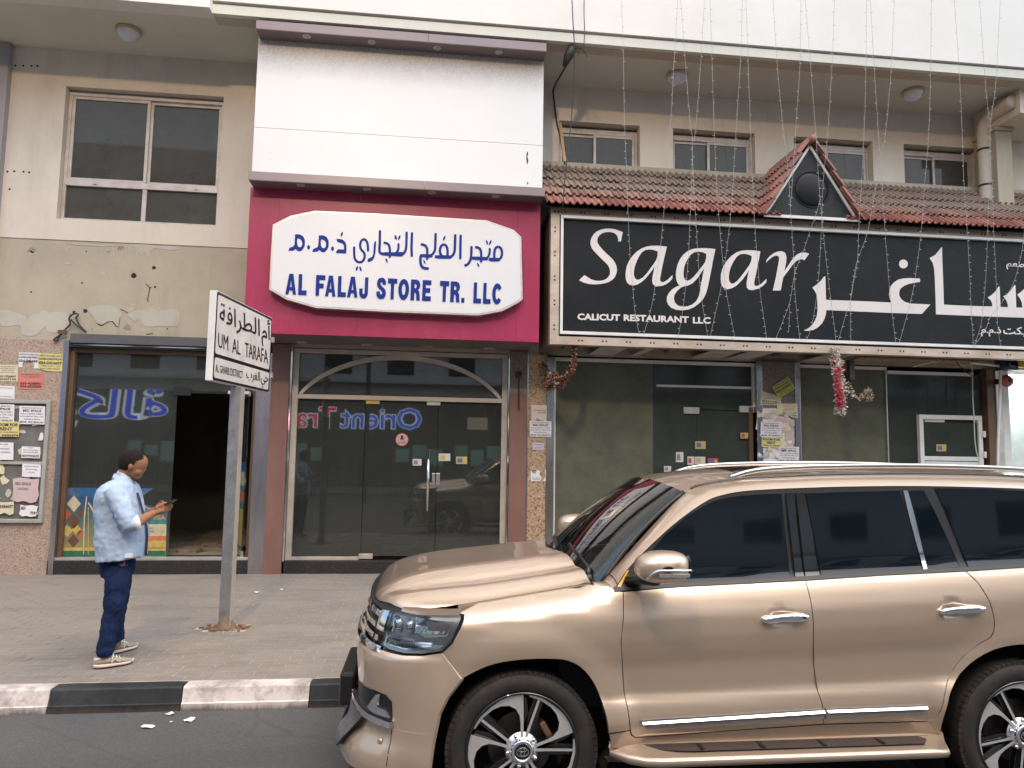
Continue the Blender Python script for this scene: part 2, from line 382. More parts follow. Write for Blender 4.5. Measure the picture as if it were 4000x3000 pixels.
def text_on(mb, s, fn, u0, v0, u1, v1, off=0.0, shear=0.0):   # fn(u,v) -> point; text fills the box
    vs, fs = text_tris(s, off, shear); k = len(mb.v)
    for x, y in vs: mb.v.append(Vector(fn(u0+(u1-u0)*x, v0+(v1-v0)*y)))
    for f in fs: mb.f.append(tuple(k+i for i in f)); mb.mi.append(mb.m)
def stroke(mb, pts, w, fn, d=0.0, n=3, taper=.8):   # a flat brush stroke through 2D points; d = how proud it stands
    P = cr(pts, n) if len(pts) > 2 else [tuple(p) for p in pts]; L = []; Rr = []
    for i, p in enumerate(P):
        a = P[max(i-1, 0)]; b = P[min(i+1, len(P)-1)]; tx, ty = b[0]-a[0], b[1]-a[1]; q = math.hypot(tx, ty) or 1
        ww = w/2*(taper if i in (0, len(P)-1) else 1); L.append((p[0]-ty/q*ww, p[1]+tx/q*ww)); Rr.append((p[0]+ty/q*ww, p[1]-tx/q*ww))
    k = len(mb.v)
    for a, b in zip(L, Rr): mb.v.append(Vector(fn(*a))+Vector((0, -d, 0))); mb.v.append(Vector(fn(*b))+Vector((0, -d, 0)))
    for i in range(len(P)-1): mb.f.append((k+2*i, k+2*i+1, k+2*i+3, k+2*i+2)); mb.mi.append(mb.m)
# ================================================================== GROUND
box('road', M['asphalt'], -60, 60, -9.0, 5.835, -.3, 0, kind='structure')
GRN = .165
pav = empty('pavement', (0, 8.4, 0), kind='structure')
box('paving_bed', M['sand'], -24, 24, 5.96, 10.86, -.3, GRN-.0035, parent=pav)
def paver_mesh(mb, x0, x1, y0, y1, dz=0, h=.02):
    b = .0035; z1 = GRN+dz; z0 = GRN-h; k = len(mb.v)
    mb.v += [Vector(p) for p in ((x0,y0,z0),(x1,y0,z0),(x1,y1,z0),(x0,y1,z0),(x0,y0,z1-b),(x1,y0,z1-b),(x1,y1,z1-b),(x0,y1,z1-b),(x0+b,y0+b,z1),(x1-b,y0+b,z1),(x1-b,y1-b,z1),(x0+b,y1-b,z1))]
    for f in ((0,1,5,4),(1,2,6,5),(2,3,7,6),(3,0,4,7),(4,5,9,8),(5,6,10,9),(6,7,11,10),(7,4,8,11),(8,9,10,11)): mb.f.append(tuple(k+i for i in f)); mb.mi.append(0)
PW, PD, GP = .20, .10, .004
proto = None; rest = MB(); nind = 0; rr = random.Random(3)
hx, hy = -1.93, 7.60                                # the hole around the sign post
row = 0; y = 5.975
while y < 10.84:
    x = -8.2 + (row % 2)*PW/2
    while x < 13.8:
        if y < 7.45 and x < -.3 and x > -3.7 and nind < 300 and row < 18: mode = 1
        else: mode = 0
        cx_, cy_ = x+PW/2, y+PD/2
        if abs(cx_-hx) < .17 and abs(cy_-hy) < .13: x += PW; continue
        if mode:
            if proto is None:
                mb = MB(); paver_mesh(mb, x+GP/2, x+PW-GP/2, y+GP/2, y+PD-GP/2); proto = mb.build('paver', M['paver'], pav, loc=(x, y, GRN)); o = proto
            else:
                o = proto.copy(); COL.objects.link(o)
            o.location = Vector((x, y, GRN+rr.uniform(-.0015, .0015)))-WL['pavement']; o.rotation_euler = (rr.uniform(-.006, .006), rr.uniform(-.006, .006), 0); nind += 1
        else: paver_mesh(rest, x+GP/2, x+PW-GP/2, y+GP/2, y+PD-GP/2, rr.uniform(-.0015, .0015))
        x += PW
    y += PD; row += 1
rest.build('pavers', M['paver'], pav, kind='stuff')
kerb = empty('kerb', (0, 5.85, 0), kind='structure')
def kerb_block(x0, x1, mat):
    a, t, b = 5.80, .165, .014
    prof = [(a-.012, -.05), (a-.010, .050), (a+.004, .056), (a+.028, t-b), (a+.034, t-b*.3), (a+.034+b, t), (5.955, t), (5.965, t-.01), (5.965, -.05)]
    n = 14; rows = []; r2 = random.Random(int(x0*97))
    for i in range(n+1):
        x = x0+.004+(x1-x0-.008)*i/n; c = .012 if i in (0, n) else 0; j = r2.uniform(-.002, .002)
        rows.append([(x, yy+(c if q in (1, 2, 3, 4, 5) else 0)*.4+j, zz-(c*.3 if zz > .1 else 0)+(j if q in (3, 4) else 0)) for q, (yy, zz) in enumerate(prof)])
    mb = MB().grid(rows); mb.face(list(reversed(rows[0]))); mb.face(rows[-1])
    return mb.build('kerb_block', mat, kerb)
xk = -2.665-.92*12
for i in range(36):
    x0 = xk+.92*i; kerb_block(x0, x0+.92, M['kerb_black'] if i % 2 == 0 else M['kerb_white'])
# median and far pavement across the road (behind the camera)
box('far_pavement', M['paver'], -60, 60, -14.2, -9.0, -.3, .15, kind='structure')
# ================================================================== BUILDING
YW = 10.84
B = empty('apartment_building', (2, 11.5, 0), 'beige apartment building with shops on its ground floor and a deep overhanging soffit', 'building')
def holed(mb, x0, x1, z0, z1, y0, y1, holes):
    xs = sorted({x0, x1, *[h[0] for h in holes], *[h[1] for h in holes]}); zs = sorted({z0, z1, *[h[2] for h in holes], *[h[3] for h in holes]})
    for a, b in zip(xs, xs[1:]):
        s = None
        for c, d in list(zip(zs, zs[1:]))+[(None, None)]:
            ins = c is None or any(h[0] <= (a+b)/2 <= h[1] and h[2] <= (c+d)/2 <= h[3] for h in holes)
            if ins:
                if s is not None: mb.box(a, b, y0, y1, s, last); s = None
            else:
                if s is None: s = c
                last = d
LW = (-5.33, -3.125, 5.145, 7.12)
RW = [(1.93, 3.23), (3.775, 5.14), (5.80, 7.17), (7.72, 9.05)]
mb = MB(); holed(mb, -14, 14, 4.84, 7.9, YW, YW+.28, [LW]+[(a, b, 5.9, 7.11) for a, b in RW]); mb.build('upper_wall', M['wall_cream'], B)
mb = MB(); mb.box(-14, -2.40, YW+.012, YW+.28, 3.405, 4.838); mb.box(-2.40, 14, YW+.012, YW+.28, 3.40, 4.838); mb.build('lower_wall', M['wall_raw'], B)
box('soffit', M['soffit'], -14, 14, 9.60, YW+.3, 7.67, 7.80, parent=B)
box('balcony_fascia', M['fascia'], -14, -2.972, 9.47, 9.72, 7.668, 12, parent=B)
box('balcony_fascia', M['fascia'], -2.968, 14, 9.575, 9.72, 7.835, 12, parent=B)
box('drip_band', M['drip'], -2.97, 14, 9.685, 9.86, 7.655, 7.99, parent=B, bevel=.01)
box('tower_wall', M['fascia'], -14, 14, 9.73, 10.4, 12.0, 22, parent=B)
box('pilaster', pm('pilaster_paint', (.33, .31, .33), .7, dirt=((.2, .19, .2), .5, 2), stretch=(1, 1, .3)), -14, -6.075, YW-.10, YW+.01, 3.3, 7.66, parent=B)
M['wall_raw2'] = mk_plaster('wall_raw_dark', (.24, .21, .16), (.29, .26, .20), (.2, .18, .15), .4)
# peeled plaster patches, holes and cracks above the left shop
def patch(pts, mat, d, name, Y=YW+.012, n=3):
    P = cr(pts, n, True); rj = random.Random(len(pts)*7+int(pts[0][0])); P = [(a+rj.uniform(-1.5, 1.5), b+rj.uniform(-1.5, 1.5)) for a, b in P]
    L = [at(a, b, Y)+Vector((0, -d, 0)) for a, b in P]
    return MB().poly([L], (0, d-.0005, 0)).build(name, mat, B)
def c7(pts): return [(a/2.37, 850+b/2.37) for a, b in pts]
patch(c7([(810,840),(900,812),(1000,808),(1090,835),(1125,870),(1110,930),(1100,1000),(1080,1000),(1050,960),(1000,965),(950,990),(900,975),(870,930),(830,880)]), M['peel'], .006, 'plaster_patch')
patch(c7([(1125,850),(1200,880),(1290,850),(1400,870),(1640,850),(1650,1000),(1560,1005),(1400,1010),(1330,1000),(1290,930),(1250,960),(1200,920)]), M['peel'], .004, 'plaster_patch')
patch(c7([(5,850),(100,870),(230,910),(250,960),(300,900),(400,890),(560,870),(640,920),(640,1040),(560,1060),(440,1060),(420,1010),(330,1090),(200,1080),(190,1000),(60,1010),(5,980)]), M['peel'], .004, 'plaster_patch')
patch(c7([(1190,250),(1300,245),(1460,262),(1640,270),(1640,300),(1560,300),(1440,285),(1400,310),(1370,370),(1350,330),(1300,300),(1230,270)]), M['peel'], .004, 'plaster_patch')
patch(c7([(520,225),(560,228),(545,265),(535,275),(528,262)]), M['peel'], .004, 'plaster_patch')
patch(c7([(640,238),(900,250),(1130,250),(1140,262),(900,266),(700,252)]), M['peel'], .005, 'plaster_patch')
rp = random.Random(21)
for i in range(26):
    cx = rp.uniform(30, 1620); cy = rp.choice((rp.uniform(255, 330), rp.uniform(880, 1050), rp.uniform(400, 900))); r = rp.uniform(8, 38); pts = [(cx+r*math.cos(t)*rp.uniform(.6, 1.5), cy+r*.7*math.sin(t)*rp.uniform(.5, 1.4)) for t in [q*2*PI/7 for q in range(7)]]
    patch(c7(pts), M['peel'] if i % 3 else M['wall_raw2'], .0028, 'plaster_patch')
for i in range(12):
    cx = rp.uniform(900, 1640); w_ = rp.uniform(5, 14); h_ = rp.uniform(25, 110); patch(c7([(cx-w_, 258), (cx+w_, 262), (cx+w_*.6, 262+h_*.6), (cx, 262+h_), (cx-w_*.6, 262+h_*.5)]), M['peel'], .002, 'plaster_patch')
for cx, cy, r in ((1238,537,30),(1425,465,20),(1435,643,12),(315,287,9),(800,312,7),(289,690,10),(760,605,10),(1395,648,8),(1462,990,13),(685,875,16),(790,865,20),(1550,1030,8),(853,1034,6),(262,1035,7),(160,1112/1.0,5)):
    pts = c7([(cx+r*math.cos(t)*random.uniform(.8, 1.15), cy+r*.85*math.sin(t)*random.uniform(.8, 1.15)) for t in [k*PI/4 for k in range(8)]])
    L = [at(a, b, YW+.012)+Vector((0, -.0015, 0)) for a, b in cr(pts, 2, True)]; MB().poly([L]).build('wall_hole', M['dark_void'], B)
for pts in (((1345,615),(1375,635),(1385,660),(1378,700),(1368,750),(1372,785)), ((1350,1080),(1400,1075),(1415,1068)), ((1110,850),(1135,857),(1160,870),(1190,890)), ((870,920),(900,975),(940,998),(1000,965),(1040,962),(1075,1003),(1100,995),(1112,900))):
    mb = MB(); fn = lambda u, v: at(u/2.37, 850+v/2.37, YW+.008); stroke(mb, pts, 7, fn, .001, 3, .3); mb.build('wall_crack', M['dark_void'], B)
for pts in ([(100,425),(150,425),(205,427),(243,427)], [(48,1112),(92,1110),(153,1113),(189,1117),(62,1226)]):
    mb = MB()
    for a, b in pts:
        p = at(a/1.659, b/1.659, YW); mb.lathe([(0, -.004), (.014, -.003), (.016, 0)], p, (0, 1, 0), 8)
    mb.build('anchor_holes', M['dark_void'], B)
# windows
def frame_rect(mb, x0, x1, z0, z1, y0, y1, w):
    mb.box(x0, x1, y0, y1, z1-w, z1).box(x0, x1, y0, y1, z0, z0+w).box(x0, x0+w, y0, y1, z0+w, z1-w).box(x1-w, x1, y0, y1, z0+w, z1-w)
def room(name, x0, x1, y0, y1, z0, z1, mw, parent):
    mb = MB(); mb.face([(x0,y1,z0),(x0,y1,z1),(x1,y1,z1),(x1,y1,z0)]).face([(x0,y0,z0),(x0,y0,z1),(x0,y1,z1),(x0,y1,z0)]).face([(x1,y0,z0),(x1,y1,z0),(x1,y1,z1),(x1,y0,z1)])
    mb.face([(x0,y0,z1),(x1,y0,z1),(x1,y1,z1),(x0,y1,z1)]).face([(x0,y0,z0),(x0,y1,z0),(x1,y1,z0),(x1,y0,z0)]); return mb.build(name, mw, parent)
wf = M['frame_paint'] = pm('window_frame', (.58, .53, .49), .5, metal=.2, dirt=((.22, .15, .10), .5, 5))
w = empty('window', (-4.2, 11.0, LW[2]), parent=B)
x0, x1, z0, z1 = LW; mb = MB(); frame_rect(mb, x0+.005, x1-.005, z0+.005, z1-.04, YW+.10, YW+.17, .045); mb.box(x0, x1, YW+.14, YW+.22, z1-.10, z1-.002); mb.box(x0+.045, x1-.045, YW+.09, YW+.17, 5.675, 5.76); mb.box(-4.225, -4.165, YW+.10, YW+.17, z0+.05, 5.675); mb.build('frame', wf, w, bevel=.004)
for a, b in ((x0+.05, -4.19), (-4.195, x1-.05)):
    mb = MB(); d = 0 if a < -4.5 else .03; frame_rect(mb, a, b, 5.76, z1-.085, YW+.115+d, YW+.14+d, .045); mb.build('sash', wf, w, bevel=.003)
    box('pane', M['win_glass'], a+.04, b-.04, YW+.13+d, YW+.134+d, 5.80, z1-.12, parent=w); box('pane', M['win_glass'], a, b, YW+.13, YW+.134, z0+.04, 5.69, parent=w)
    box('inner_rail', M['white_metal'], b-.27, b-.225, YW+.155+d, YW+.165+d, 5.78, z1-.13, parent=w)
box('slot', M['black_matt'], -4.9, -4.86, YW+.087, YW+.09, 5.70, 5.712, parent=w); box('slot', M['black_matt'], -3.49, -3.45, YW+.087, YW+.09, 5.70, 5.712, parent=w)
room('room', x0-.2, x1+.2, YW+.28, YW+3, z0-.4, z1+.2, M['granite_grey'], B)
for i, (a, b) in enumerate(RW):
    w = empty('window', ((a+b)/2, 11.0, 6.3), parent=B); zt = 7.11; md = a+(b-a)*.47
    mb = MB(); frame_rect(mb, a+.005, b-.005, 5.92, zt-.10, YW+.12, YW+.19, .04); mb.box(a, b, YW+.15, YW+.2, zt-.10, zt-.04); mb.build('frame', wf, w, bevel=.004)
    for j, (p, q) in enumerate(((a+.04, md+.03), (md-.03, b-.05))):
        d = .03*(1-j); mb = MB(); frame_rect(mb, p, q, 5.95, zt-.14, YW+.125+d, YW+.15+d, .042); mb.build('sash', wf, w, bevel=.003)
        box('pane', M['win_glass'], p+.035, q-.035, YW+.138+d, YW+.142+d, 5.99, zt-.18, parent=w)
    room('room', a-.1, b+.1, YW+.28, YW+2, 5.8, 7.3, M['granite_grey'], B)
# right end: column, beam, down pipe
cx0 = at(3893, 600, 10.35).x; cx1 = at(3955, 600, 10.35).x; cz = at(3925, 512, 10.35).z
mb = MB(); mb.box(cx0, cx1, 10.35, YW-.002, 5.3, cz); mb.box(cx0-.03, cx1+.03, 10.32, YW-.002, cz, cz+.07); mb.build('column', M['wall_raw'], B, bevel=.01)
mb = MB().box(cx0+.02, cx1+.8, 9.87, YW-.003, cz+.071, 7.668); mb.build('beam', M['wall_cream'], B)
pz = 7.50; px_ = at(3857, 700, 10.55).x
pp = cr([(px_, 9.95, pz), (px_, 10.2, pz), (px_, 10.42, pz-.02), (px_, 10.55, pz-.12), (px_, 10.58, pz-.35), (px_, 10.58, 6.6), (px_, 10.58, 6.1), (px_, 10.58, 5.4)], 4)
dp = MB().tube(pp, .105, 16).build('down_pipe', M['wall_cream'], B, smooth=True)
for z in (6.95, 6.35): MB().lathe([(.106, 0), (.112, .005), (.112, .03), (.106, .035)], (px_, 10.58, z), (0, 0, 1), 18).build('pipe_clamp', M['wire'], B, smooth=True)
# ground floor piers
def pier(mat, x0, x1, y0=10.80, z0=GRN-.01, z1=3.40, name='pier', bevel=.004): return box(name, mat, x0, x1, y0, 11.2, z0, z1, parent=B, bevel=bevel)
pier(M['granite'], -14, -5.082, 10.815, name='granite_pier'); pier(M['steel'], -5.080, -5.012, 10.79, name='steel_trim')
pier(M['steel'], -2.452, -2.242, 10.80, name='steel_trim'); pier(M['brown_panel'], -2.240, -1.988, 10.77, z1=3.43, name='brown_pier')
pier(M['chrome'], -1.986, -1.958, 10.80, z1=3.42, name='steel_trim'); pier(M['chrome'], 1.192, 1.216, 10.80, z1=3.42, name='steel_trim')
pier(M['brown_panel'], 1.218, 1.474, 10.775, z1=2.79, name='brown_pier'); pier(M['granite_grey'], 1.218, 1.474, 10.78, z0=2.792, z1=3.43, name='granite_pier'); pier(M['steel'], 1.476, 1.496, 10.79, name='steel_trim')
pier(M['granite_tan'], 1.498, 1.772, 10.79, name='granite_pier'); pier(M['steel'], 1.774, 1.892, 10.78, z1=3.37, name='steel_trim')
pier(M['granite_grey'], 5.17, 5.70, 10.79, name='granite_pier'); pier(M['steel'], 5.078, 5.168, 10.78, name='steel_trim'); pier(M['steel'], 5.702, 5.792, 10.78, name='steel_trim')
pier(M['brown_frame'], 8.99, 9.13, 10.80, name='jamb'); pier(M['alu'], 9.132, 9.235, 10.78, name='steel_trim'); pier(M['white_paint'], 9.237, 9.36, 10.78, name='jamb')
pier(M['granite'], 11.5, 14, 10.8, name='granite_pier')
box('header', M['black_matt'], -5.01, -2.242, 10.78, 11.1, 3.30, 3.404, parent=B); box('header_trim', pm('header_grey', (.10, .10, .105), .4), -4.99, -2.40, 10.76, 10.779, 3.36, 3.487, parent=B)
box('header_trim', M['chrome'], -4.94, -2.46, 10.765, 10.777, 3.325, 3.34, parent=B)
box('plinth', M['granite_black'], -5.10, -2.455, 10.80, 11.0, GRN-.01, .352, parent=B, bevel=.004); box('plinth', M['granite_black'], -1.986, 1.216, 10.80, 11.0, GRN-.01, .345, parent=B, bevel=.004)
box('plinth', M['granite_black'], 1.894, 5.076, 10.83, 11.0, GRN-.01, .36, parent=B); box('plinth', M['granite_black'], 5.794, 8.99, 10.83, 11.0, GRN-.01, .36, parent=B)
box('door_sill', M['alu'], -5.01, -2.455, 10.815, 11.1, .354, .392, parent=B, bevel=.003)
# ------------------------------------------------------------------ rooms behind the glass
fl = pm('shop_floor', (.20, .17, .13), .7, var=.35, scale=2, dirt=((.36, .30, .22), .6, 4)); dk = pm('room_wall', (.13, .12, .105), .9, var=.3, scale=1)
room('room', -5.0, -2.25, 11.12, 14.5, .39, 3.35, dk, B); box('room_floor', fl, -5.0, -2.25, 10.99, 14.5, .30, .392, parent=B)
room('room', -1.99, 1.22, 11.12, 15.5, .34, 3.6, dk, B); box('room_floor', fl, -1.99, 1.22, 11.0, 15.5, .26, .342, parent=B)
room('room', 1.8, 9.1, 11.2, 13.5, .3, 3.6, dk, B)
rw = pm('lit_wall', (.78, .79, .78), .7); mb = MB(); mb.box(9.30, 12, 12.2, 12.3, 0, 3.6).box(9.362, 9.42, 11.21, 12.2, 0, 3.6).box(9.3, 12, 10.9, 12.3, 3.45, 3.6).box(9.3, 12, 10.9, 12.3, .1, .2); mb.build('lit_passage', rw, B)
# ================================================================== SHOP FRONTS
# --- left shop
S1 = empty('shopfront', (-3.8, 10.95, .39), 'left shopfront with dark glass, faded window poster and door standing open', 'shopfront')
mb = MB(); mb.box(-5.011, -4.955, 10.86, 10.98, .393, 3.298).box(-2.50, -2.455, 10.86, 10.98, .393, 3.298).box(-4.955, -2.5, 10.87, 10.97, 3.24, 3.298); mb.build('frame', M['brown_frame'], S1, bevel=.003)
GY = 10.93
box('window_pane', M['shop_glass'], -4.954, -3.57, GY, GY+.008, .395, 3.239, parent=S1); box('window_pane', M['shop_glass'], -3.568, -2.501, GY, GY+.008, 2.70, 3.239, parent=S1)
dz0, dz1 = .40, 2.685
a = Vector((-2.53, GY, dz0)); dd = Vector((-.16, .72, 0)).normalized(); L_ = .78    # leaf hinged at the right, swung inwards
dd = Vector((.10, -.70, 0)).normalized()
dl = empty('door_leaf', a, parent=S1)
q0, q1 = Vector((-2.80, 11.55, 0)), Vector((-2.56, 10.90, 0)); tv = (q1-q0).normalized(); nv = Vector((-tv.y, tv.x, 0))
c = (q0+q1)/2; hl = (q1-q0).length/2
MB().obox((c.x, c.y, (dz0+dz1)/2), tv*hl, nv*.006, Vector((0, 0, (dz1-dz0)/2))).build('glass', M['shop_glass'], dl)
MB().obox((c.x, c.y, dz1+.02), tv*hl, nv*.016, Vector((0, 0, .03))).obox((c.x, c.y, dz0+.03), tv*hl, nv*.016, Vector((0, 0, .035))).build('patch_fitting', M['alu'], dl)
hx0 = q0+tv*.08-nv*.05
MB().tube([(hx0.x, hx0.y, 1.12), (hx0.x, hx0.y, 1.62)], .016, 10).tube([(hx0.x, hx0.y, 1.18), (hx0.x+nv.x*.05, hx0.y+nv.y*.05, 1.18)], .01).tube([(hx0.x, hx0.y, 1.56), (hx0.x+nv.x*.05, hx0.y+nv.y*.05, 1.56)], .01).build('handle', M['steel'], dl, smooth=True)
box('door_closer', M['white_metal'], -2.86, -2.56, 10.88, 10.925, 2.70, 2.745, parent=S1, bevel=.004)
box('lock_fitting', M['black_matt'], -3.62, -3.38, 10.912, 10.927, 2.665, 2.78, parent=S1)
# window film poster on the glass
def mk_film():
    m = NT('window_poster'); P = m.tc.outputs['Object']; a = m.noise(3, 6, .7); b = m.noise(1.2, 4, .6)
    sep = m.n('SeparateXYZ'); m.l(P, sep.inputs[0]); z = sep.outputs[2]
    g = m.ramp(m.math('ADD', m.math('MULTIPLY', z, 1.0), m.math('MULTIPLY', b, .25)), [(.12, (.36, .27, .08)), (.35, (.22, .20, .11)), (.62, (.07, .12, .12)), (.95, (.02, .07, .16)), (1, (.03, .10, .22))])
    c = m.mix(m.math('MULTIPLY', m.step(a, .48, .7), .5), g, (.30, .24, .14))
    return m.set(Base_Color=c, Roughness=.35).mat
P1 = empty('window_poster', at(440, 2180, GY-.004), 'faded travel poster with domes and gold arches stuck on the left shop glass', 'poster')
def pq(x0, y0, x1, y1, Y): return [at(x0, y1, Y), at(x1, y1, Y), at(x1, y0, Y), at(x0, y0, Y)]
PY = GY-.003
sh = [(243,1905),(600,1907),(560,1935),(532,1945),(505,1955),(530,1962),(655,1990),(647,2178),(240,2170)]
MB().poly([[at(a, b, PY) for a, b in sh]]).build('sheet', mk_film(), P1)
mp = {k: pm('print_'+k, c, .4, var=.25, scale=12) for k, c in dict(gold=(.50, .36, .10), cream=(.50, .44, .28), red=(.45, .10, .04), brown=(.13, .06, .04), green=(.02, .14, .07), teal=(.05, .20, .20), blue=(.03, .12, .30), orange=(.55, .16, .06)).items()}
def sq(x, y): return at(200+x/2.0733, 1500+y/2.0733, PY-.0015)
def diamond(cx, cy, r, mat): MB().poly([[sq(cx+r*math.cos(t)*1.0, cy+r*1.15*math.sin(t)) for t in [k*PI/2 for k in range(4)]]]).build('print_tile', mat, P1)
for cx, cy, r, k in ((183,970,58,'cream'),(120,1050,42,'red'),(183,1110,55,'brown'),(240,1040,35,'brown'),(130,1190,45,'gold'),(205,1180,40,'gold'),(180,1270,48,'brown'),(235,1215,30,'red')): diamond(cx, cy, r, mp[k])
for pts, w_, k in (([(287,910),(280,980),(268,1100),(262,1380)], 10, 'cream'), ([(300,960),(345,1040),(375,1150),(385,1380)], 12, 'cream'), ([(720,935),(760,990),(800,1010),(830,1005)], 8, 'cream'), ([(300,1000),(300,1380)], 7, 'gold')):
    m_ = MB(); stroke(m_, pts, w_, sq, .0005); m_.build('print_arch', mp[k], P1)
for x0, y0, x1, y1, k in ((85,1350,925,1392,'green'),(85,1325,925,1350,'gold'),(768,1235,925,1268,'orange'),(805,1090,930,1135,'teal'),(770,1135,930,1232,'cream'),(770,1268,928,1330,'gold')):
    MB().poly([[sq(x0, y1), sq(x1, y1), sq(x1, y0), sq(x0, y0)]]).build('print_panel', mp[k], P1)
tb = MB(); fsq = lambda u, v: sq(u, v)+Vector((0, -.001, 0)); text_on(tb, 'VISA', fsq, 818, 1098, 925, 1062, .02); tb.build('lettering', mp['gold'], P1)
tb = MB(); text_on(tb, 'TOURS', fsq, 775, 1176, 825, 1160, .02); text_on(tb, 'RATES', fsq, 775, 1203, 832, 1187, .02); tb.build('lettering', M['ink_grey'], P1)
P2 = empty('window_poster', (-2.62, 10.96, .45), 'narrow colourful poster strip on the open door leaf beside the sign post', 'poster')
def dq(u, z): p = q0+tv*(hl*2*u)-nv*.009; return Vector((p.x, p.y, z))
for z0_, z1_, k in ((.42,.52,'green'),(.52,1.05,'gold'),(1.05,1.14,'teal'),(1.14,1.30,'orange'),(1.30,1.38,'teal'),(1.38,1.58,'cream'),(1.58,1.72,'blue')):
    MB().face([dq(.05, z0_), dq(.97, z0_), dq(.97, z1_), dq(.05, z1_)]).build('print_panel', mp[k], P2)
dm = MB(); dr_ = random.Random(31)
for i in range(40):
    x = dr_.uniform(-3.5, -2.6); y = dr_.uniform(11.1, 13.2); r = dr_.uniform(.02, .09); dm.obox((x, y, .392+r*.25), Vector((math.cos(i), math.sin(i), 0))*r*1.5, Vector((-math.sin(i), math.cos(i), 0))*r, Vector((0, 0, r*.3)))
dm.build('floor_rubbish', pm('debris', (.20, .15, .10), .9, var=.5, scale=3), S1, kind='stuff')
# --- middle shop
S2 = empty('shopfront', (-.38, 10.9, .345), 'closed middle shopfront with arched white transom and glass door under the magenta sign', 'shopfront')
fy0, fy1 = 10.84, 10.93; fm = M['alu_cream'] = pm('frame_cream', (.50, .44, .37), .45, metal=.25, dirt=((.28, .2, .13), .4, 5)); X0, X1, ZT = -1.955, 1.19, 3.39
mb = MB(); mb.box(X0, X0+.085, fy0, fy1, .347, ZT).box(X1-.085, X1, fy0, fy1, .347, ZT).box(X0+.085, X1-.085, fy0, fy1, ZT-.065, ZT).box(X0+.085, X1-.085, fy0+.005, fy1, 2.655, 2.72); mb.box(X0+.085, -.93, fy0+.01, fy1, .347, .395).box(.05, X1-.085, fy0+.01, fy1, .347, .395); mb.build('frame', fm, S2, bevel=.004)
AC = []
for i in range(33):
    t = i/32; u = -1+2*t; x = (X0+X1)/2+u*1.45; z = 2.72+.585*math.sqrt(max(0, 1-abs(u)**2.15)); AC.append((x, z))
AC = [((X0+X1)/2+1.47*math.sin((t/32-.5)*2*1.13)/math.sin(1.13), 2.72+.585*(math.cos((t/32-.5)*2*1.13)-math.cos(1.13))/(1-math.cos(1.13))) for t in range(33)]
mb = MB(); rows = []
for x, z in AC:
    rows.append([(x, fy0+.012, z-.045), (x, fy0+.012, z+.025), (x, fy1-.01, z+.025), (x, fy1-.01, z-.045)])
mb.grid(rows, True); mb.build('arch_bar', fm, S2)
box('transom_pane', M['shop_glass'], X0+.086, X1-.086, 10.895, 10.901, 2.721, ZT-.066, parent=S2)
for a_, b_ in ((X0+.086, -.905), (-.899, .158), (.164, X1-.086)): box('glass_panel', M['shop_glass'], a_, b_, 10.895, 10.905, .40, 2.652, parent=S2)
for x, z, mt in ((-.80, 2.60, pm('brass', (.75, .48, .12), .3, metal=.6)), (.09, 2.60, M['alu']), (-.83, .36, fm), (.10, .36, fm)):  # upper left fitting is brass coloured
    box('patch_fitting', mt, x-.10, x+.10, 10.872, 10.893, z, z+.075, parent=S2, bevel=.004)
MB().tube([(.035, 10.83, 1.05), (.035, 10.83, 1.95)], .019, 12).tube([(.035, 10.83, 1.15), (.035, 10.895, 1.15)], .01).tube([(.035, 10.83, 1.85), (.035, 10.895, 1.85)], .01).build('handle', M['chrome'], S2, smooth=True)
box('door_lock', M['steel'], .09, .14, 10.86, 10.894, 1.42, 1.60, parent=S2, bevel=.005); box('door_lock', M['steel'], .15, .21, 10.86, 10.894, 1.42, 1.60, parent=S2, bevel=.005)
for a_, b_, dx, z in ((-.9,.3,.0,0),(.0,1.0,.1,.02)): pass
jr = random.Random(5); jm = MB()
for i in range(46):
    x = jr.uniform(-1.6, 1.0); y = jr.uniform(11.2, 14); r = jr.uniform(.02, .08); jm.obox((x, y, .345+r*.3), Vector((math.cos(i), math.sin(i), 0))*r*1.6, Vector((-math.sin(i), math.cos(i), 0))*r, Vector((0, 0, r*.25)))
jm.build('floor_rubbish', pm('rubbish', (.38, .30, .20), .8, var=.5, scale=3), S2, kind='stuff')
jm = MB(); jm.obox((-.1, 12.0, .40), Vector((.55, .05, 0)), Vector((0, .06, 0)), Vector((0, 0, .012))).obox((.0, 12.5, .40), Vector((.7, -.08, 0)), Vector((0, .05, 0)), Vector((0, 0, .012))); jm.build('floor_boards', M['alu_cream'], S2)
jm = MB()
for i in range(5): jm.tube(cr([(.35+.12*i, 11.4+.05*i, .36), (.55+.1*i, 11.25, .42), (.9, 11.5+.1*i, .40), (.7, 11.8, .36), (.4, 11.6, .37)], 5), .012, 6)
jm.build('floor_cables', M['wire'], S2)
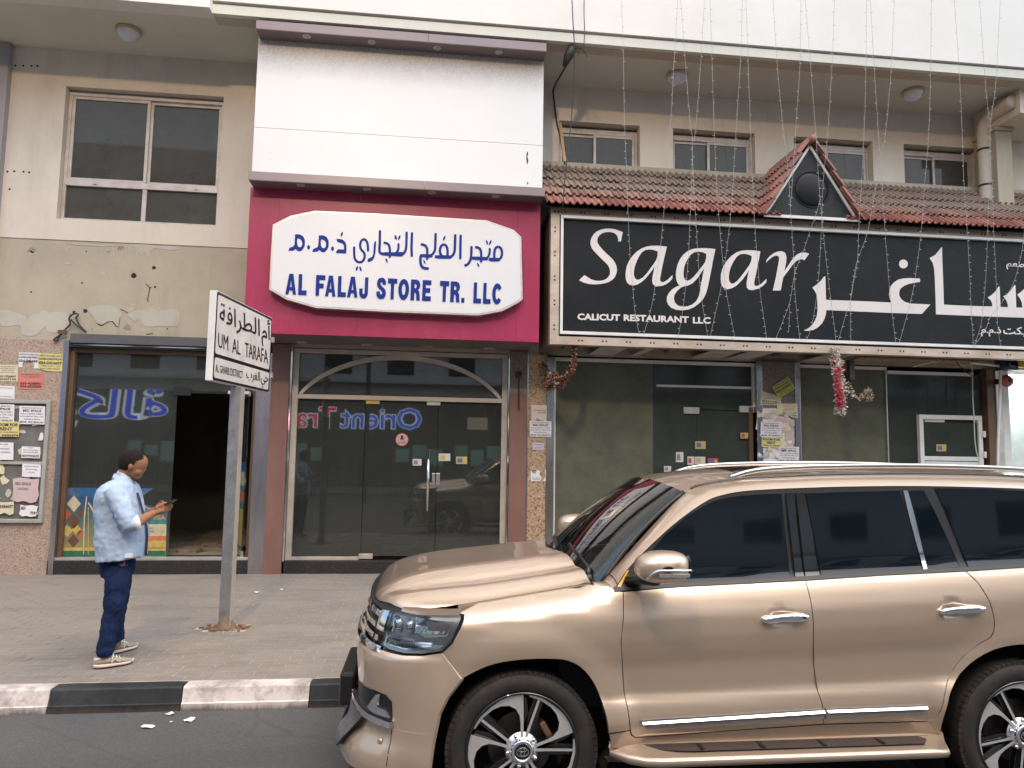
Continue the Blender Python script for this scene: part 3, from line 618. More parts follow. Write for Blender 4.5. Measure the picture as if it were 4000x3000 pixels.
# --- restaurant front
S3 = empty('shopfront', (5.4, 10.95, .36), 'restaurant front with dusty brown and green filmed glass and a white framed door', 'shopfront')
mb = MB(); wt = M['white_metal']; mb.box(1.894, 1.925, 10.85, 10.93, .362, 3.32).box(1.894, 5.076, 10.84, 10.93, 3.32, 3.37).box(5.045, 5.076, 10.85, 10.93, 2.68, 3.32).box(5.794, 7.29, 10.84, 10.93, 3.33, 3.375).box(7.31, 8.80, 10.84, 10.93, 3.27, 3.32).box(3.50, 5.044, 10.86, 10.90, 2.965, 3.00); mb.build('frame', wt, S3, bevel=.003)
box('filmed_panel', M['film_glass'], 1.926, 3.452, 10.90, 10.91, .365, 3.319, parent=S3); box('filmed_panel', M['film_dark'], 3.456, 4.14, 10.90, 10.91, .365, 3.319, parent=S3); box('filmed_panel', M['film_dark'], 4.145, 5.04, 10.90, 10.91, .365, 2.62, parent=S3); box('filmed_panel', M['film_dark'], 4.145, 5.04, 10.905, 10.915, 2.63, 3.319, parent=S3)
box('filmed_panel', M['film_glass'], 5.794, 7.285, 10.90, 10.91, .365, 3.329, parent=S3); box('filmed_panel', M['film_dark'], 7.31, 8.02, 10.90, 10.91, .365, 3.27, parent=S3); box('filmed_panel', M['film_dark'], 8.025, 8.985, 10.90, 10.91, 2.47, 3.27, parent=S3)
box('glass_joint', M['alu'], 7.288, 7.306, 10.87, 10.95, .362, 3.33, parent=S3); box('glass_joint', M['brown_frame'], 4.98, 5.044, 10.86, 10.899, .362, 2.68, parent=S3)
for x0_, x1_, z_ in ((3.93, 4.18, 2.56), (4.83, 5.07, 2.60), (7.93, 8.28, 2.50)): box('patch_fitting', M['alu'], x0_, x1_, 10.865, 10.898, z_, z_+.10, parent=S3, bevel=.004)
MB().tube(cr([(4.10, 10.9, 1.2), (4.10, 10.84, 1.25), (4.10, 10.83, 1.5), (4.10, 10.84, 1.72), (4.10, 10.9, 1.77)], 4), .017, 10).build('handle', M['steel'], S3, smooth=True)
D = empty('door', (8.5, 10.88, .37), parent=S3)
fx = lambda x, y=1800: at(x, y, 10.86).x; fz = lambda y, x=3700: at(x, y, 10.86).z
d0, d1 = fx(3592), fx(3838); e0, e1 = fx(3616), fx(3818)
mb = MB(); frame_rect(mb, d0, d1, .37, fz(1622), 10.83, 10.90, .07); mb.box(d0+.07, d1-.07, 10.835, 10.90, fz(1800), fz(1783)); mb.build('door_frame', M['white_paint'], D, bevel=.004)
mb = MB(); frame_rect(mb, d0+.075, d1-.075, .45, fz(1803), 10.825, 10.88, .08); mb.build('lower_sash', M['white_paint'], D, bevel=.004)
box('pane', M['film_dark'], d0+.07, d1-.07, 10.86, 10.866, fz(1783), fz(1650), parent=D); box('pane', M['film_dark'], d0+.15, d1-.15, 10.855, 10.861, .53, fz(1818), parent=D)
for z_ in (2.28, 1.95): box('hinge', M['white_metal'], d1-.01, d1+.03, 10.80, 10.829, z_, z_+.10, parent=D)
# ================================================================== SIGNS
def downlight(x, y, z, parent, r=.055):
    f = MB().lathe([(r*.7, .004), (r*.72, -.004), (r, -.006), (r*1.02, 0)], (x, y, z), (0, 0, 1), 20).build('downlight', M['alu_cream'], parent, smooth=True)
    MB().lathe([(0, -.001), (r*.68, -.001)], (x, y, z), (0, 0, 1), 16).build('lens', pmc, f)
pmc = pm('lamp_lens', (.42, .42, .38), .2)
A = empty('signboard', (-.46, 10.2, 5.6), 'large blank white panel board with taupe lighting canopy, stained brown along its top', 'signboard')
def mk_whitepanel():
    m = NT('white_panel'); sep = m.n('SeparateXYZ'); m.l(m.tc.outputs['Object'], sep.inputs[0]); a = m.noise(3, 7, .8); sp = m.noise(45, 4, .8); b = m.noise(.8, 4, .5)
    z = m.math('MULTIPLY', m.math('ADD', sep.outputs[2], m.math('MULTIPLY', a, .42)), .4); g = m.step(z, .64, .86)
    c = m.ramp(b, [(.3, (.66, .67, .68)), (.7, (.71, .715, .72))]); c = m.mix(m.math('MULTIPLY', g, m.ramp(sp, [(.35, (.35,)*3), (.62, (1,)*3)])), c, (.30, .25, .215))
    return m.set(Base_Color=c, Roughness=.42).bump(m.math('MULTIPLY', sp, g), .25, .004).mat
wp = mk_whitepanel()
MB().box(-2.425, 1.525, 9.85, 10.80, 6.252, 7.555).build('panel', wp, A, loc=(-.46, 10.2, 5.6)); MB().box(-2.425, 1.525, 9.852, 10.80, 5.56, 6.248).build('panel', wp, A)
for pts in ([(2060,590),(2063,600),(2060,612),(2064,628),(2059,645),(2056,620),(2057,600)], [(2062,708),(2064,716),(2057,722),(2059,714)], [(1050,619),(1055,620),(1055,622),(1051,621)]):
    MB().poly([[at(a, b, 9.8495) for a, b in pts]]).build('tear', M['dark_void'], A)
for (za, zb, lights) in ((7.505, 7.625, ((1198,142),(1451,164),(1706,187),(1948,204))), (5.425, 5.542, ((1175,723),(1433,739),(1688,753),(1937,767)))):
    xj = -.12; yb = 9.849 if za > 7 else 9.9
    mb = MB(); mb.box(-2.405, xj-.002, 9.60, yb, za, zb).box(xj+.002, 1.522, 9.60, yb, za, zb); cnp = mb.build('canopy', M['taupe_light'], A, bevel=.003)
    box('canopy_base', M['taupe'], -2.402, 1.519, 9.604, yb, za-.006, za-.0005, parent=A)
    for lx, ly in lights: p = gz(lx, ly, za-.006); downlight(p.x, min(max(p.y, 9.68), 9.80), za-.006, A)
G = empty('signboard', (-.46, 10.2, 3.45), 'magenta shop sign with white many sided board reading AL FALAJ STORE TR. LLC', 'signboard')
mb = MB(); xs = [-2.44, -2.05, -.98, .42, 1.18, 1.507]
for i in range(5): MB().box(xs[i]+.0008, xs[i+1]-.0008, 9.88, 9.92, 3.445, 5.42).build('panel', M['magenta'], G)
MB().box(-2.438, 1.505, 9.921, 10.79, 3.46, 5.42).build('box', M['magenta'], G)
xs = [-2.43, -1.30, -.33, .62, 1.50]
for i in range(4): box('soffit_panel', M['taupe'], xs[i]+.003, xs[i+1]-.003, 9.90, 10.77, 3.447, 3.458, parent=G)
for lx, ly in ((1179,1337),(1430,1346),(1671,1353),(1909,1361)): p = gz(lx, ly, 3.447); downlight(p.x, p.y, 3.447, G, .07)
BD = empty('board', (-.46, 9.75, 3.75), parent=G)
def c5(x, y): return (950+x/1.7696, 650+y/1.7696)
ol = [(205,402),(330,340),(495,307),(900,325),(1680,372),(1870,438),(1922,488),(1933,915),(1905,940),(1790,1000),(1625,1030),(1000,1005),(500,977),(300,920),(180,850),(192,600)]
P = [at(*c5(a, b), 9.745) for a, b in ol]; cc = sum(P, Vector())/len(P)
MB().poly([P], (0, .134, 0)).build('rim', M['alu'], BD, bevel=.003)
Q = [cc+Vector(((p.x-cc.x)*.984, 0, (p.z-cc.z)*.968)) for p in P]; Q = [Vector((q.x, 9.741, q.z)) for q in Q]
MB().poly([Q], (0, .003, 0)).build('face', pm('sign_face', (.70, .70, .71), .22, var=.02, spec=.6), BD)
LT = MB(); LY = 9.7385
def e_(x, y): return at(1100+x/4.74, 880+y/4.74, LY)
def f_(x, y): return at(1500+x/4.424, 880+y/4.424, LY)
_k = [0]
def dd_(): _k[0] += 1; return _k[0]*.00008
def pl(fn, pts, *holes, sm=0):
    d = dd_(); L = [[fn(*p)+Vector((0, -d, 0)) for p in (cr(l, 3, True) if sm else l)] for l in (pts, *holes)]; LT.poly(L)
def st(fn, w, *pts, n=4): stroke(LT, list(pts), w, fn, dd_(), n)
mo = [(248,168),(300,165),(350,172),(400,205),(428,260),(434,320),(428,380),(405,430),(370,470),(330,484),(290,470),(260,438),(235,460),(200,472),(125,474),(140,430),(170,405),(210,395),(238,360),(245,260)]
mh = [(292,245),(330,248),(365,275),(382,315),(382,360),(365,395),(335,408),(310,395),(290,355),(286,300)]
for dx, dy in ((0, 0), (440, 19)): pl(e_, [(a+dx, b+dy) for a, b in mo], [(a+dx, b+dy) for a, b in mh])
for cx, cy in ((500, 407), (943, 432)): pl(e_, [(cx+27*math.cos(k*PI/6), cy+42*math.sin(k*PI/6)) for k in range(12)])
pl(e_, [(1018,250),(1080,252),(1140,270),(1180,310),(1200,370),(1202,430),(1197,524),(1006,515),(1020,470),(1050,443),(1153,448),(1155,400),(1145,360),(1120,335),(1080,325),(1040,310),(1022,285)])
pl(e_, [(1138,118),(1136,165),(1115,205),(1092,212),(1095,165),(1112,130)])
st(e_, 44, (1600,485),(1598,400),(1588,330),(1560,278),(1522,260),(1480,285),(1457,340),(1458,405),(1480,455),(1520,500),(1538,550),(1532,610),(1500,665),(1445,685),(1390,665),(1355,610),(1345,540),(1343,390))
pl(e_, [(1420,752),(1415,800),(1395,840),(1374,846),(1372,800),(1390,765)]); pl(e_, [(1440,755),(1470,775),(1484,820),(1480,852),(1455,835),(1442,800)])
pl(e_, [(1750,290),(1745,420),(1735,520),(1715,600),(1680,655),(1630,676),(1585,670),(1600,620),(1640,602),(1680,580),(1697,530),(1705,400),(1712,320),(1735,295)])
st(e_, 46, (1822,92),(1820,200),(1818,330),(1812,470),(1835,520),(1880,530)); st(e_, 64, (1850,528),(2000,530),(2150,528),(2260,520), n=2)
st(f_, 42, (485,120),(480,250),(476,400),(482,545)); st(f_, 42, (392,110),(388,250),(382,390),(360,460),(320,505)); st(f_, 62, (330,508),(240,508),(150,500),(-20,497), n=2)
st(f_, 38, (250,310),(250,390),(232,450),(190,495)); st(f_, 40, (-8,300),(50,312),(88,350),(102,430),(100,565))
for l in ([(185,165),(215,185),(225,230),(222,252),(190,240),(180,195)], [(288,172),(280,225),(250,256),(243,240),(250,195),(270,175)], [(28,562),(60,590),(67,650),(45,640),(27,600)], [(1062,180),(1060,225),(1035,262),(1020,268),(1022,220),(1045,185)], [(680,588),(712,620),(717,672),(690,650),(680,610)], [(1762,248),(1795,280),(1800,338),(1775,325),(1763,290)], [(1862,255),(1855,300),(1830,338),(1815,340),(1820,290),(1840,262)], [(1610,640),(1645,680),(1645,728),(1620,705),(1610,665)]): pl(f_, l)
st(f_, 42, (1325,162),(1322,300),(1320,450),(1318,588)); st(f_, 44, (1232,153),(1228,300),(1220,440),(1195,510),(1150,548)); st(f_, 62, (1165,548),(1040,548),(880,542), n=2)
st(f_, 42, (1035,325),(988,360),(966,430),(980,500),(1020,545)); st(f_, 42, (1035,325),(1078,360),(1098,430),(1098,540))
st(f_, 42, (892,135),(888,300),(880,420),(855,480),(810,520)); st(f_, 60, (840,528),(740,528),(655,524), n=2); st(f_, 42, (635,330),(690,337),(728,370),(748,430),(745,598))
st(f_, 46, (660,505),(634,540),(630,620),(645,695),(690,738),(776,748))
st(f_, 42, (1975,364),(1930,395),(1908,460),(1906,580)); st(f_, 42, (1975,364),(2020,400),(2040,470),(2028,545),(1990,592)); st(f_, 62, (2005,592),(1900,594),(1812,588), n=2)
st(f_, 38, (1828,395),(1825,470),(1805,535),(1770,575)); st(f_, 60, (1800,576),(1680,574),(1515,566), n=2); st(f_, 42, (1575,378),(1630,387),(1665,420),(1680,490),(1678,642))
st(f_, 42, (1512,358),(1510,470),(1500,570),(1468,650),(1430,685),(1388,692))
def c_al(x, y): return at(x, y, LY)
def arc(cx, cy, rx, ry, a0, a1, n=14): return [(cx+rx*math.cos(math.radians(a0+(a1-a0)*k/n)), cy+ry*math.sin(math.radians(a0+(a1-a0)*k/n))) for k in range(n+1)]
GL = {
 'A': [[(0,0),(.31,1),(.69,1),(1,0),(.70,0),(.64,.2),(.36,.2),(.30,0)], [(.42,.36),(.58,.36),(.5,.70)]],
 'L': [[(0,0),(0,1),(.42,1),(.42,.23),(1,.23),(1,0)]],
 'F': [[(0,0),(0,1),(1,1),(1,.77),(.38,.77),(.38,.60),(.85,.60),(.85,.37),(.38,.37),(.38,0)]],
 'E': [[(0,0),(0,1),(1,1),(1,.77),(.38,.77),(.38,.62),(.9,.62),(.9,.40),(.38,.40),(.38,.23),(1,.23),(1,0)]],
 'T': [[(.33,0),(.33,.76),(0,.76),(0,1),(1,1),(1,.76),(.68,.76),(.68,0)]],
 'J': [[(0,.45)]+arc(.5,.24,.5,.27,180,360)+[(1,1),(.62,1)]+arc(.5,.28,.12,.10,360,180)+[(.38,.45)]],
 'O': [arc(.5,.5,.5,.51,0,350,27), arc(.5,.5,.17,.27,0,345,23)],
 'C': [arc(.5,.5,.5,.51,35,325,22)[:]+[(.62,.33)]+arc(.5,.5,.16,.27,310,50,14)+[(.66,.66)]],
 'R': [[(0,0),(0,1),(.6,1),(.86,.94),(.97,.80),(.97,.68),(.88,.56),(.74,.51),(.88,.43),(.94,.30),(.95,.10),(1,0),(.62,0),(.58,.28),(.50,.37),(.38,.38),(.38,0)], [(.38,.59),(.38,.79),(.50,.79),(.60,.74),(.60,.64),(.50,.59)]],
 'S': [[(.98,.68),(.94,.88),(.75,1.0),(.48,1.02),(.2,.97),(.05,.84),(.03,.68),(.12,.55),(.35,.45),(.55,.37),(.62,.28),(.55,.21),(.44,.21),(.37,.28),(.36,.36),(0,.34),(.03,.14),(.2,.02),(.48,-.02),(.8,.02),(.97,.15),(1,.32),(.92,.45),(.7,.55),(.45,.65),(.40,.73),(.46,.80),(.55,.80),(.62,.75),(.63,.68)]],
 '.': [[(0,0),(0,.23),(1,.23),(1,0)]]}
for ch, xa, xb in (('A',1116,1158),('L',1166,1199),('F',1234,1270),('A',1271,1312),('L',1320,1352),('A',1357,1398),('J',1404,1438),('S',1471,1508),('T',1514.7,1551),('O',1556,1598),('R',1604.6,1642),('E',1650,1684),('T',1718,1753.6),('R',1759.5,1797),('.',1803,1815),('L',1850,1880),('L',1887.6,1917),('C',1922.7,1961.6)):
    def gp(u, v): x = xa+(xb-xa)*u; return at(x-1.0*(v-.5)*-3, 1150.5+(x-1137)*.0472-81*v, LY)+Vector((0, -.0042, 0))
    LT.poly([[gp(*p) for p in l] for l in GL[ch]])
LT.build('lettering', M['blue_ink'], BD)
# --- restaurant sign
R_ = empty('signboard', (5, 10, 3.42), 'long black restaurant sign reading Sagar in white with a perforated metal frame', 'signboard')
SX0, SX1, SZ0, SZ1 = 1.645, 12.5, 3.412, 5.345
mb = MB(); mb.box(SX0, SX1, 9.80, 9.94, SZ0, SZ0+.115).box(SX0, SX1, 9.80, 9.94, SZ1-.10, SZ1).box(SX0, SX0+.125, 9.80, 9.94, SZ0+.115, SZ1-.10); mb.build('angle_frame', M['rusty_angle'] if 'rusty_angle' in M else M['galv'], R_, bevel=.003)
ra = pm('rust_angle', (.50, .42, .35), .5, metal=.3, var=.2, scale=3, dirt=((.30, .17, .09), .5, 7), stretch=(.4, 1, 1)); R_.children[0].data.materials[0] = ra
mb = MB()
hp = []
x = 2.05
while x < 10: hp += [(x, 3.475), (x+.05, 3.475), (x+.02, 5.285), (x+.07, 5.285)]; x += .34
z = 3.62
while z < 5.2: hp += [(1.705, z), (1.705, z+.055)]; z += .345
hp += [(1.70, 5.285), (1.75, 5.285), (1.80, 5.285), (1.85, 5.285)]
for x, z in hp: mb.lathe([(0, -.0015), (.0125, -.0015), (.0135, 0)], (x, 9.7995, z), (0, 1, 0), 10)
mb.build('bolt_holes', M['black_matt'], R_, kind='stuff')
box('panel', pm('sign_black', (.008, .010, .012), .5, var=.25, scale=1.5, dirt=((.022, .022, .022), .4, 4), spec=.22), SX0+.10, SX1, 9.835, 9.86, SZ0+.10, SZ1-.08, parent=R_)
mb = MB(); wa, wb, wz0, wz1 = 1.785, 12.3, 3.558, 5.238
mb.box(wa, wb, 9.785, 9.834, wz0, wz0+.042).box(wa, wb, 9.785, 9.834, wz1-.04, wz1).box(wa, wa+.036, 9.785, 9.834, wz0+.042, wz1-.04); mb.build('white_trim', M['white_metal'], R_, bevel=.002)
box('side_sheet', pm('rust_sheet', (.16, .12, .09), .6, metal=.2, var=.4, scale=3), SX0+.002, SX0+.02, 9.94, 10.80, SZ0+.02, SZ1-.02, parent=R_); box('back_sheet', M['black_matt'], SX0+.03, SX1, 9.95, 9.97, SZ0+.3, SZ1-.02, parent=R_)
LT = MB(); LY = 9.8335
def A_(x, y): return at(2200+x/3.318, 850+y/3.318, LY)
def B_(x, y): return at(2600+x/3.318, 850+y/3.318, LY)
def C_(x, y): return at(3100+x/3.318, 900+y/3.318, LY)
def D_(x, y): return at(3550+x/3.318, 900+y/3.318, LY)
_k[0] = 0
pl(A_, [(772,188),(748,308),(713,308),(712,280),(705,250),(690,222),(665,202),(630,190),(590,186),(545,190),(505,203),(470,228),(450,258),(441,290),(444,320),(458,350),(485,385),(520,425),(560,465),(605,505),(645,545),(675,590),(692,635),(697,680),(690,725),(670,770),(635,808),(590,835),(535,852),(470,862),(400,866),(330,860),(265,842),(205,812),(275,745),(320,775),(365,800),(410,815),(455,820),(505,816),(550,800),(585,770),(604,735),(607,690),(598,650),(578,615),(545,580),(500,538),(455,492),(405,440),(370,395),(354,350),(354,305),(366,262),(395,215),(435,180),(490,155),(550,143),(610,142),(665,150),(720,168)])
pl(A_, [(1344,378),(1328,440),(1310,520),(1290,610),(1270,710),(1257,780),(1256,815),(1268,832),(1290,836),(1320,828),(1360,800),(1395,765),(1418,742),(1414,790),(1380,830),(1330,865),(1280,884),(1220,890),(1180,880),(1158,850),(1153,815),(1160,760),(1175,680),(1187,625),(1165,665),(1120,725),(1070,785),(1015,835),(960,868),(910,880),(865,872),(830,845),(812,800),(808,750),(812,690),(825,625),(855,560),(900,495),(955,440),(1015,400),(1080,375),(1150,365),(1230,364),(1290,370)], [(1226,440),(1222,500),(1205,550),(1180,590),(1140,645),(1090,715),(1035,775),(985,803),(955,806),(930,785),(916,745),(917,690),(930,625),(955,560),(985,500),(1020,450),(1060,422),(1110,412),(1165,418),(1200,428)])
pl(B_, [(647,408),(630,480),(610,580),(590,690),(568,800),(545,910),(525,980),(490,1050),(435,1110),(370,1160),(300,1190),(220,1202),(140,1195),(75,1170),(35,1130),(15,1080),(17,1030),(40,980),(85,930),(130,900),(180,880),(155,850),(138,800),(132,740),(138,680),(155,610),(185,540),(230,480),(285,435),(345,408),(410,397),(500,395),(580,400)], [(528,470),(525,530),(510,580),(475,630),(420,700),(365,765),(320,805),(280,820),(250,805),(235,770),(232,720),(240,650),(258,590),(290,530),(325,480),(370,450),(420,440),(480,448)], [(498,655),(480,760),(460,860),(445,950),(430,1020),(395,1085),(340,1130),(280,1150),(215,1155),(160,1140),(120,1100),(107,1050),(115,1000),(150,950),(200,905),(245,890),(290,880),(350,850),(410,790),(460,715)])
pl(B_, [(1229,438),(1210,540),(1190,640),(1165,760),(1148,840),(1150,875),(1170,887),(1205,880),(1250,850),(1285,815),(1308,795),(1305,840),(1260,885),(1200,920),(1130,941),(1080,935),(1052,905),(1050,850),(1060,780),(1080,680),(1050,730),(990,810),(920,880),(860,915),(800,930),(750,910),(722,865),(714,800),(718,730),(735,665),(765,600),(810,540),(860,490),(920,450),(980,430),(1050,422),(1140,425)], [(1117,497),(1110,560),(1085,615),(1040,680),(980,760),(930,820),(880,855),(850,855),(825,825),(818,770),(825,710),(845,640),(880,570),(920,510),(960,478),(1010,468),(1070,478)])
pl(B_, [(1303,585),(1310,545),(1350,500),(1400,462),(1450,440),(1500,435),(1540,448),(1560,480),(1568,520),(1560,590),(1540,695),(1570,650),(1610,590),(1650,530),(1700,480),(1750,455),(1810,452),(1861,468),(1800,553),(1770,540),(1740,540),(1690,565),(1640,620),(1590,690),(1550,740),(1525,775),(1510,850),(1492,945),(1390,945),(1405,880),(1430,770),(1450,660),(1470,550),(1470,515),(1455,495),(1425,492),(1385,510),(1340,545)])
pl(C_, [(410,590),(413,650),(420,900),(700,910),(1000,922),(1265,935),(1245,880),(1238,820),(1242,770),(1260,720),(1300,675),(1350,640),(1420,622),(1500,618),(1638,625),(1639,667),(1560,680),(1490,695),(1430,720),(1385,755),(1368,800),(1370,850),(1400,895),(1450,930),(1510,947),(1773,960),(1663,1083),(1270,1070),(1000,1058),(700,1045),(425,1033),(418,1090),(400,1150),(365,1210),(310,1260),(255,1290),(190,1302),(130,1297),(190,1270),(240,1225),(275,1170),(300,1110),(310,1040),(308,950),(305,880),(295,830),(275,785),(243,742),(300,700),(350,655),(390,605)])
pl(C_, [(1423+57*math.cos(k*PI/10), 435+57*math.sin(k*PI/10)) for k in range(20)])
pl(D_, [(430,212),(435,400),(445,650),(455,962),(700,975),(1000,985),(1082,985),(1080,950),(1065,910),(1022,868),(1070,840),(1120,790),(1165,725),(1178,730),(1183,850),(1188,992),(1285,995),(1280,950),(1260,900),(1225,855),(1270,830),(1320,780),(1370,705),(1382,712),(1387,850),(1393,1000),(1470,1000),(1465,940),(1445,890),(1405,832),(1450,800),(1493,760),(1560,700),(1600,640),(1610,1005),(2100,1020),(2100,1150),(1493,1132),(1000,1115),(352,1088),(345,850),(335,600),(328,500),(310,420),(268,358),(340,320),(380,270)])
def t3(s, x0, x1, yb0, yb1, h, off=.02):   # baseline from (x0,yb0) to (x1,yb1), cap height h
    dd = Vector((0, -.004, 0))
    text_on(LT, s, lambda u, v: at(x0+(x1-x0)*u, yb0+(yb1-yb0)*u-h*v, LY)+dd, 0, 0, 1, 1, off)
t3('CALICUT', 2255,2422,1250,1254,26,.04); t3('RESTAURANT', 2436,2690,1254,1262,26,.04); t3('LLC', 2706,2775,1264,1265,26,.04)
t3(arab('مطعم'), 3930,4024,1052,1058,34,.02); t3(arab('كاليكت'), 3918,4060,1312,1318,38,.02); t3(arab('ذ.م.م'), 3831,3910,1314,1316,38,.02)
LT.build('lettering', M['letter_white'], R_)
# boards and rails under the sign
sb = pm('soffit_board', (.50, .50, .46), .5, dirt=((.2, .17, .13), .5, 3))
for a_, b_ in ((2.42,2.80),(3.08,3.20),(4.05,4.50),(4.62,4.98),(5.85,6.25)): box('soffit_board', sb, a_, b_, 9.96, 10.83, 3.425, 3.44, parent=R_)
box('soffit_board', M['granite_tan'], 6.6, 9.0, 10.45, 10.80, 3.45, 3.47, parent=R_)
for a_ in (2.0, 3.6, 5.35, 6.55, 8.2): box('cross_rail', M['galv'], a_, a_+.05, 9.95, 10.82, 3.48, 3.53, parent=R_)
box('void_lid', M['dark_void'], SX0+.05, SX1, 9.96, 10.83, 3.95, 3.97, parent=R_)
for a_, b_ in ((2.62,10.3),(4.28,10.3)): downlight(a_, b_, 3.425, R_, .09)
# ------------------------------------------------------------------ tiled canopy
T = empty('tiled_canopy', (5, 10.3, 5.3), 'weathered red clay tile canopy with a pointed gable above the black restaurant sign', 'roof')
ya, za_, yb_, zb_ = 9.68, 5.335, 10.84, 6.375
sv = Vector((0, yb_-ya, zb_-za_)); SL = sv.length; sv.normalize(); nv_ = Vector((0, -sv.z, sv.y))
NCR = 5; TW = .20; TLn = SL/NCR
def tile_mesh(xv, sv, nv, wd=TW, ln=TLn*1.12):
    mb = MB(); rows = []; N = 14
    for e in (0, 1):
        up, dn = [], []
        for i in range(N+1):
            t = i/N; ph = (t*2) % 1; h = .034*max(0, math.sin(PI*min(1, ph/.55))) if ph < .55 else .0
            p = xv*(t*wd) + sv*(e*ln) + nv*(h+(.042 if e == 0 else .006)); up.append(p); dn.append(p-nv*.016)
        rows.append(up+dn[::-1])
    mb.grid(rows, True); mb.face([rows[0][i] for i in range(len(rows[0]))][::-1]); return mb
tp = tile_mesh(Vector((1, 0, 0)), sv, nv_).build('tile', M['tile'], T, loc=(0, 0, 0)); first = True; tr = random.Random(4)
GX, GA, GZ0, GZ1 = 5.425, .70, 5.345, 6.50       # gable centre, half width, base and apex heights
for k in range(NCR):
    x1 = 10.9-.16*k
    x = 1.56+(k % 2)*.0
    while x < x1:
        p = Vector((x, ya, za_))+sv*(TLn*k); zc = p.z+.1; hw = GA*(GZ1-zc)/(GZ1-GZ0)
        if not (abs(x+TW/2-GX) < hw-.10):
            o = tp if first else tp.copy()
            if not first: COL.objects.link(o)
            first = False; o.location = p+nv_*tr.uniform(-.003, .004)-WL['tiled_canopy']; o.rotation_euler = (tr.uniform(-.02, .02), tr.uniform(-.01, .01), tr.uniform(-.022, .022))
        x += TW
dl_ = math.hypot(GA, GZ1-GZ0)
for sg in (-1, 1):
    s2 = Vector((-sg*GA, 0, GZ1-GZ0)).normalized(); n2 = Vector((sg*(GZ1-GZ0), 0, GA)).normalized(); t0 = tile_mesh(Vector((0, 1, 0)), s2, n2, TW, dl_/5*1.1).build('tile', M['tile_red'], T, loc=(0, 0, 0)); f0 = True
    for k in range(5):
        for j in range(6):
            p = Vector((GX+sg*(GA+.03), 9.60+TW*j, GZ0-.01))+s2*(dl_/5*k)
            zm = za_+(p.y+TW-ya)*(zb_-za_)/(yb_-ya)
            if p.z+.26 < zm-.05: continue
            o = t0 if f0 else t0.copy()
            if not f0: COL.objects.link(o)
            f0 = False; o.location = p-WL['tiled_canopy']
rg = MB(); rg.tube([(GX, 9.57, GZ1+.005), (GX, 10.84, GZ1+.005)], .055, 10); rg.build('ridge_cap', M['tile_red'], T, smooth=True)
MB().box(1.60, 11, 10.74, YW-.001, 6.32, 6.40).build('mortar_edge', M['wall_raw'], T)
MB().face([(1.56,ya+.02,za_-.03),(11,ya+.02,za_-.03),(11,yb_,zb_-.03),(1.56,yb_,zb_-.03)]).build('underlay', M['black_matt'], T)
MB().poly([[(GX-GA+.02, 9.70, GZ0+.03), (GX+GA-.02, 9.70, GZ0+.03), (GX, 9.70, GZ1-.05)]], (0, .05, 0)).build('gable_panel', pm('gable_black', (.018, .02, .022), .5, dirt=((.05,.05,.05), .4, 5), spec=.25), T)
mb = MB()
for a_, b_ in (((GX-GA+.0, GZ0+.01), (GX, GZ1-.07)), ((GX+GA-.0, GZ0+.01), (GX, GZ1-.07))):
    v = Vector((b_[0]-a_[0], 0, b_[1]-a_[1])); m_ = Vector((a_[0], 9.69, a_[1]))+v/2; mb.obox(m_, v/2, Vector((-v.z, 0, v.x)).normalized()*.017, Vector((0, .012, 0)))
mb.box(GX-GA-.02, GX+GA+.02, 9.675, 9.70, GZ0-.012, GZ0+.03); mb.build('white_trim', M['white_metal'], T)
MB().lathe([(0, -.03), (.2, -.028), (.25, -.01), (.255, 0)], (GX+.02, 9.699, 5.78), (0, 1, 0), 32).lathe([(.255, 0), (.27, -.012), (.285, 0)], (GX+.02, 9.699, 5.78), (0, 1, 0), 32).build('round_plaque', pm('plaque_black', (.006, .007, .009), .45, spec=.25), T, smooth=True)
# ------------------------------------------------------------------ dome lamps on the soffit
first = None
for (lx, ly), lb in zip(((503,118),(2644,293),(3566,357)), ('white dome lamp on the soffit left of the blank white board', 'white dome lamp on the soffit just right of the hanging black cable', 'white dome lamp on the soffit near the column and down pipe')):
    p = gz(lx, ly, 7.66)
    if first is None:
        t = empty('ceiling_lamp', (p.x, p.y, 7.67), lb, 'ceiling lamp', 'dome lamps on the soffit')
        MB().lathe([(.0, 0), (.155, 0), (.165, -.02), (.16, -.045), (.13, -.055)], (p.x, p.y, 7.67), (0, 0, 1), 28).build('base_ring', pm('lamp_ring', (.45, .36, .22), .5), t, smooth=True)
        MB().lathe([(.145, -.045), (.14, -.08), (.11, -.125), (.06, -.155), (.02, -.17), (0, -.172)], (p.x, p.y, 7.67), (0, 0, 1), 28).build('dome', pm('opal', (.62, .66, .72), .25), t, smooth=True); first = t
    else:
        r = first.copy(); COL.objects.link(r); r.location = (p.x, p.y, 7.67); r['label'] = lb
        for ch in list(first.children): c = ch.copy(); COL.objects.link(c); c.parent = r
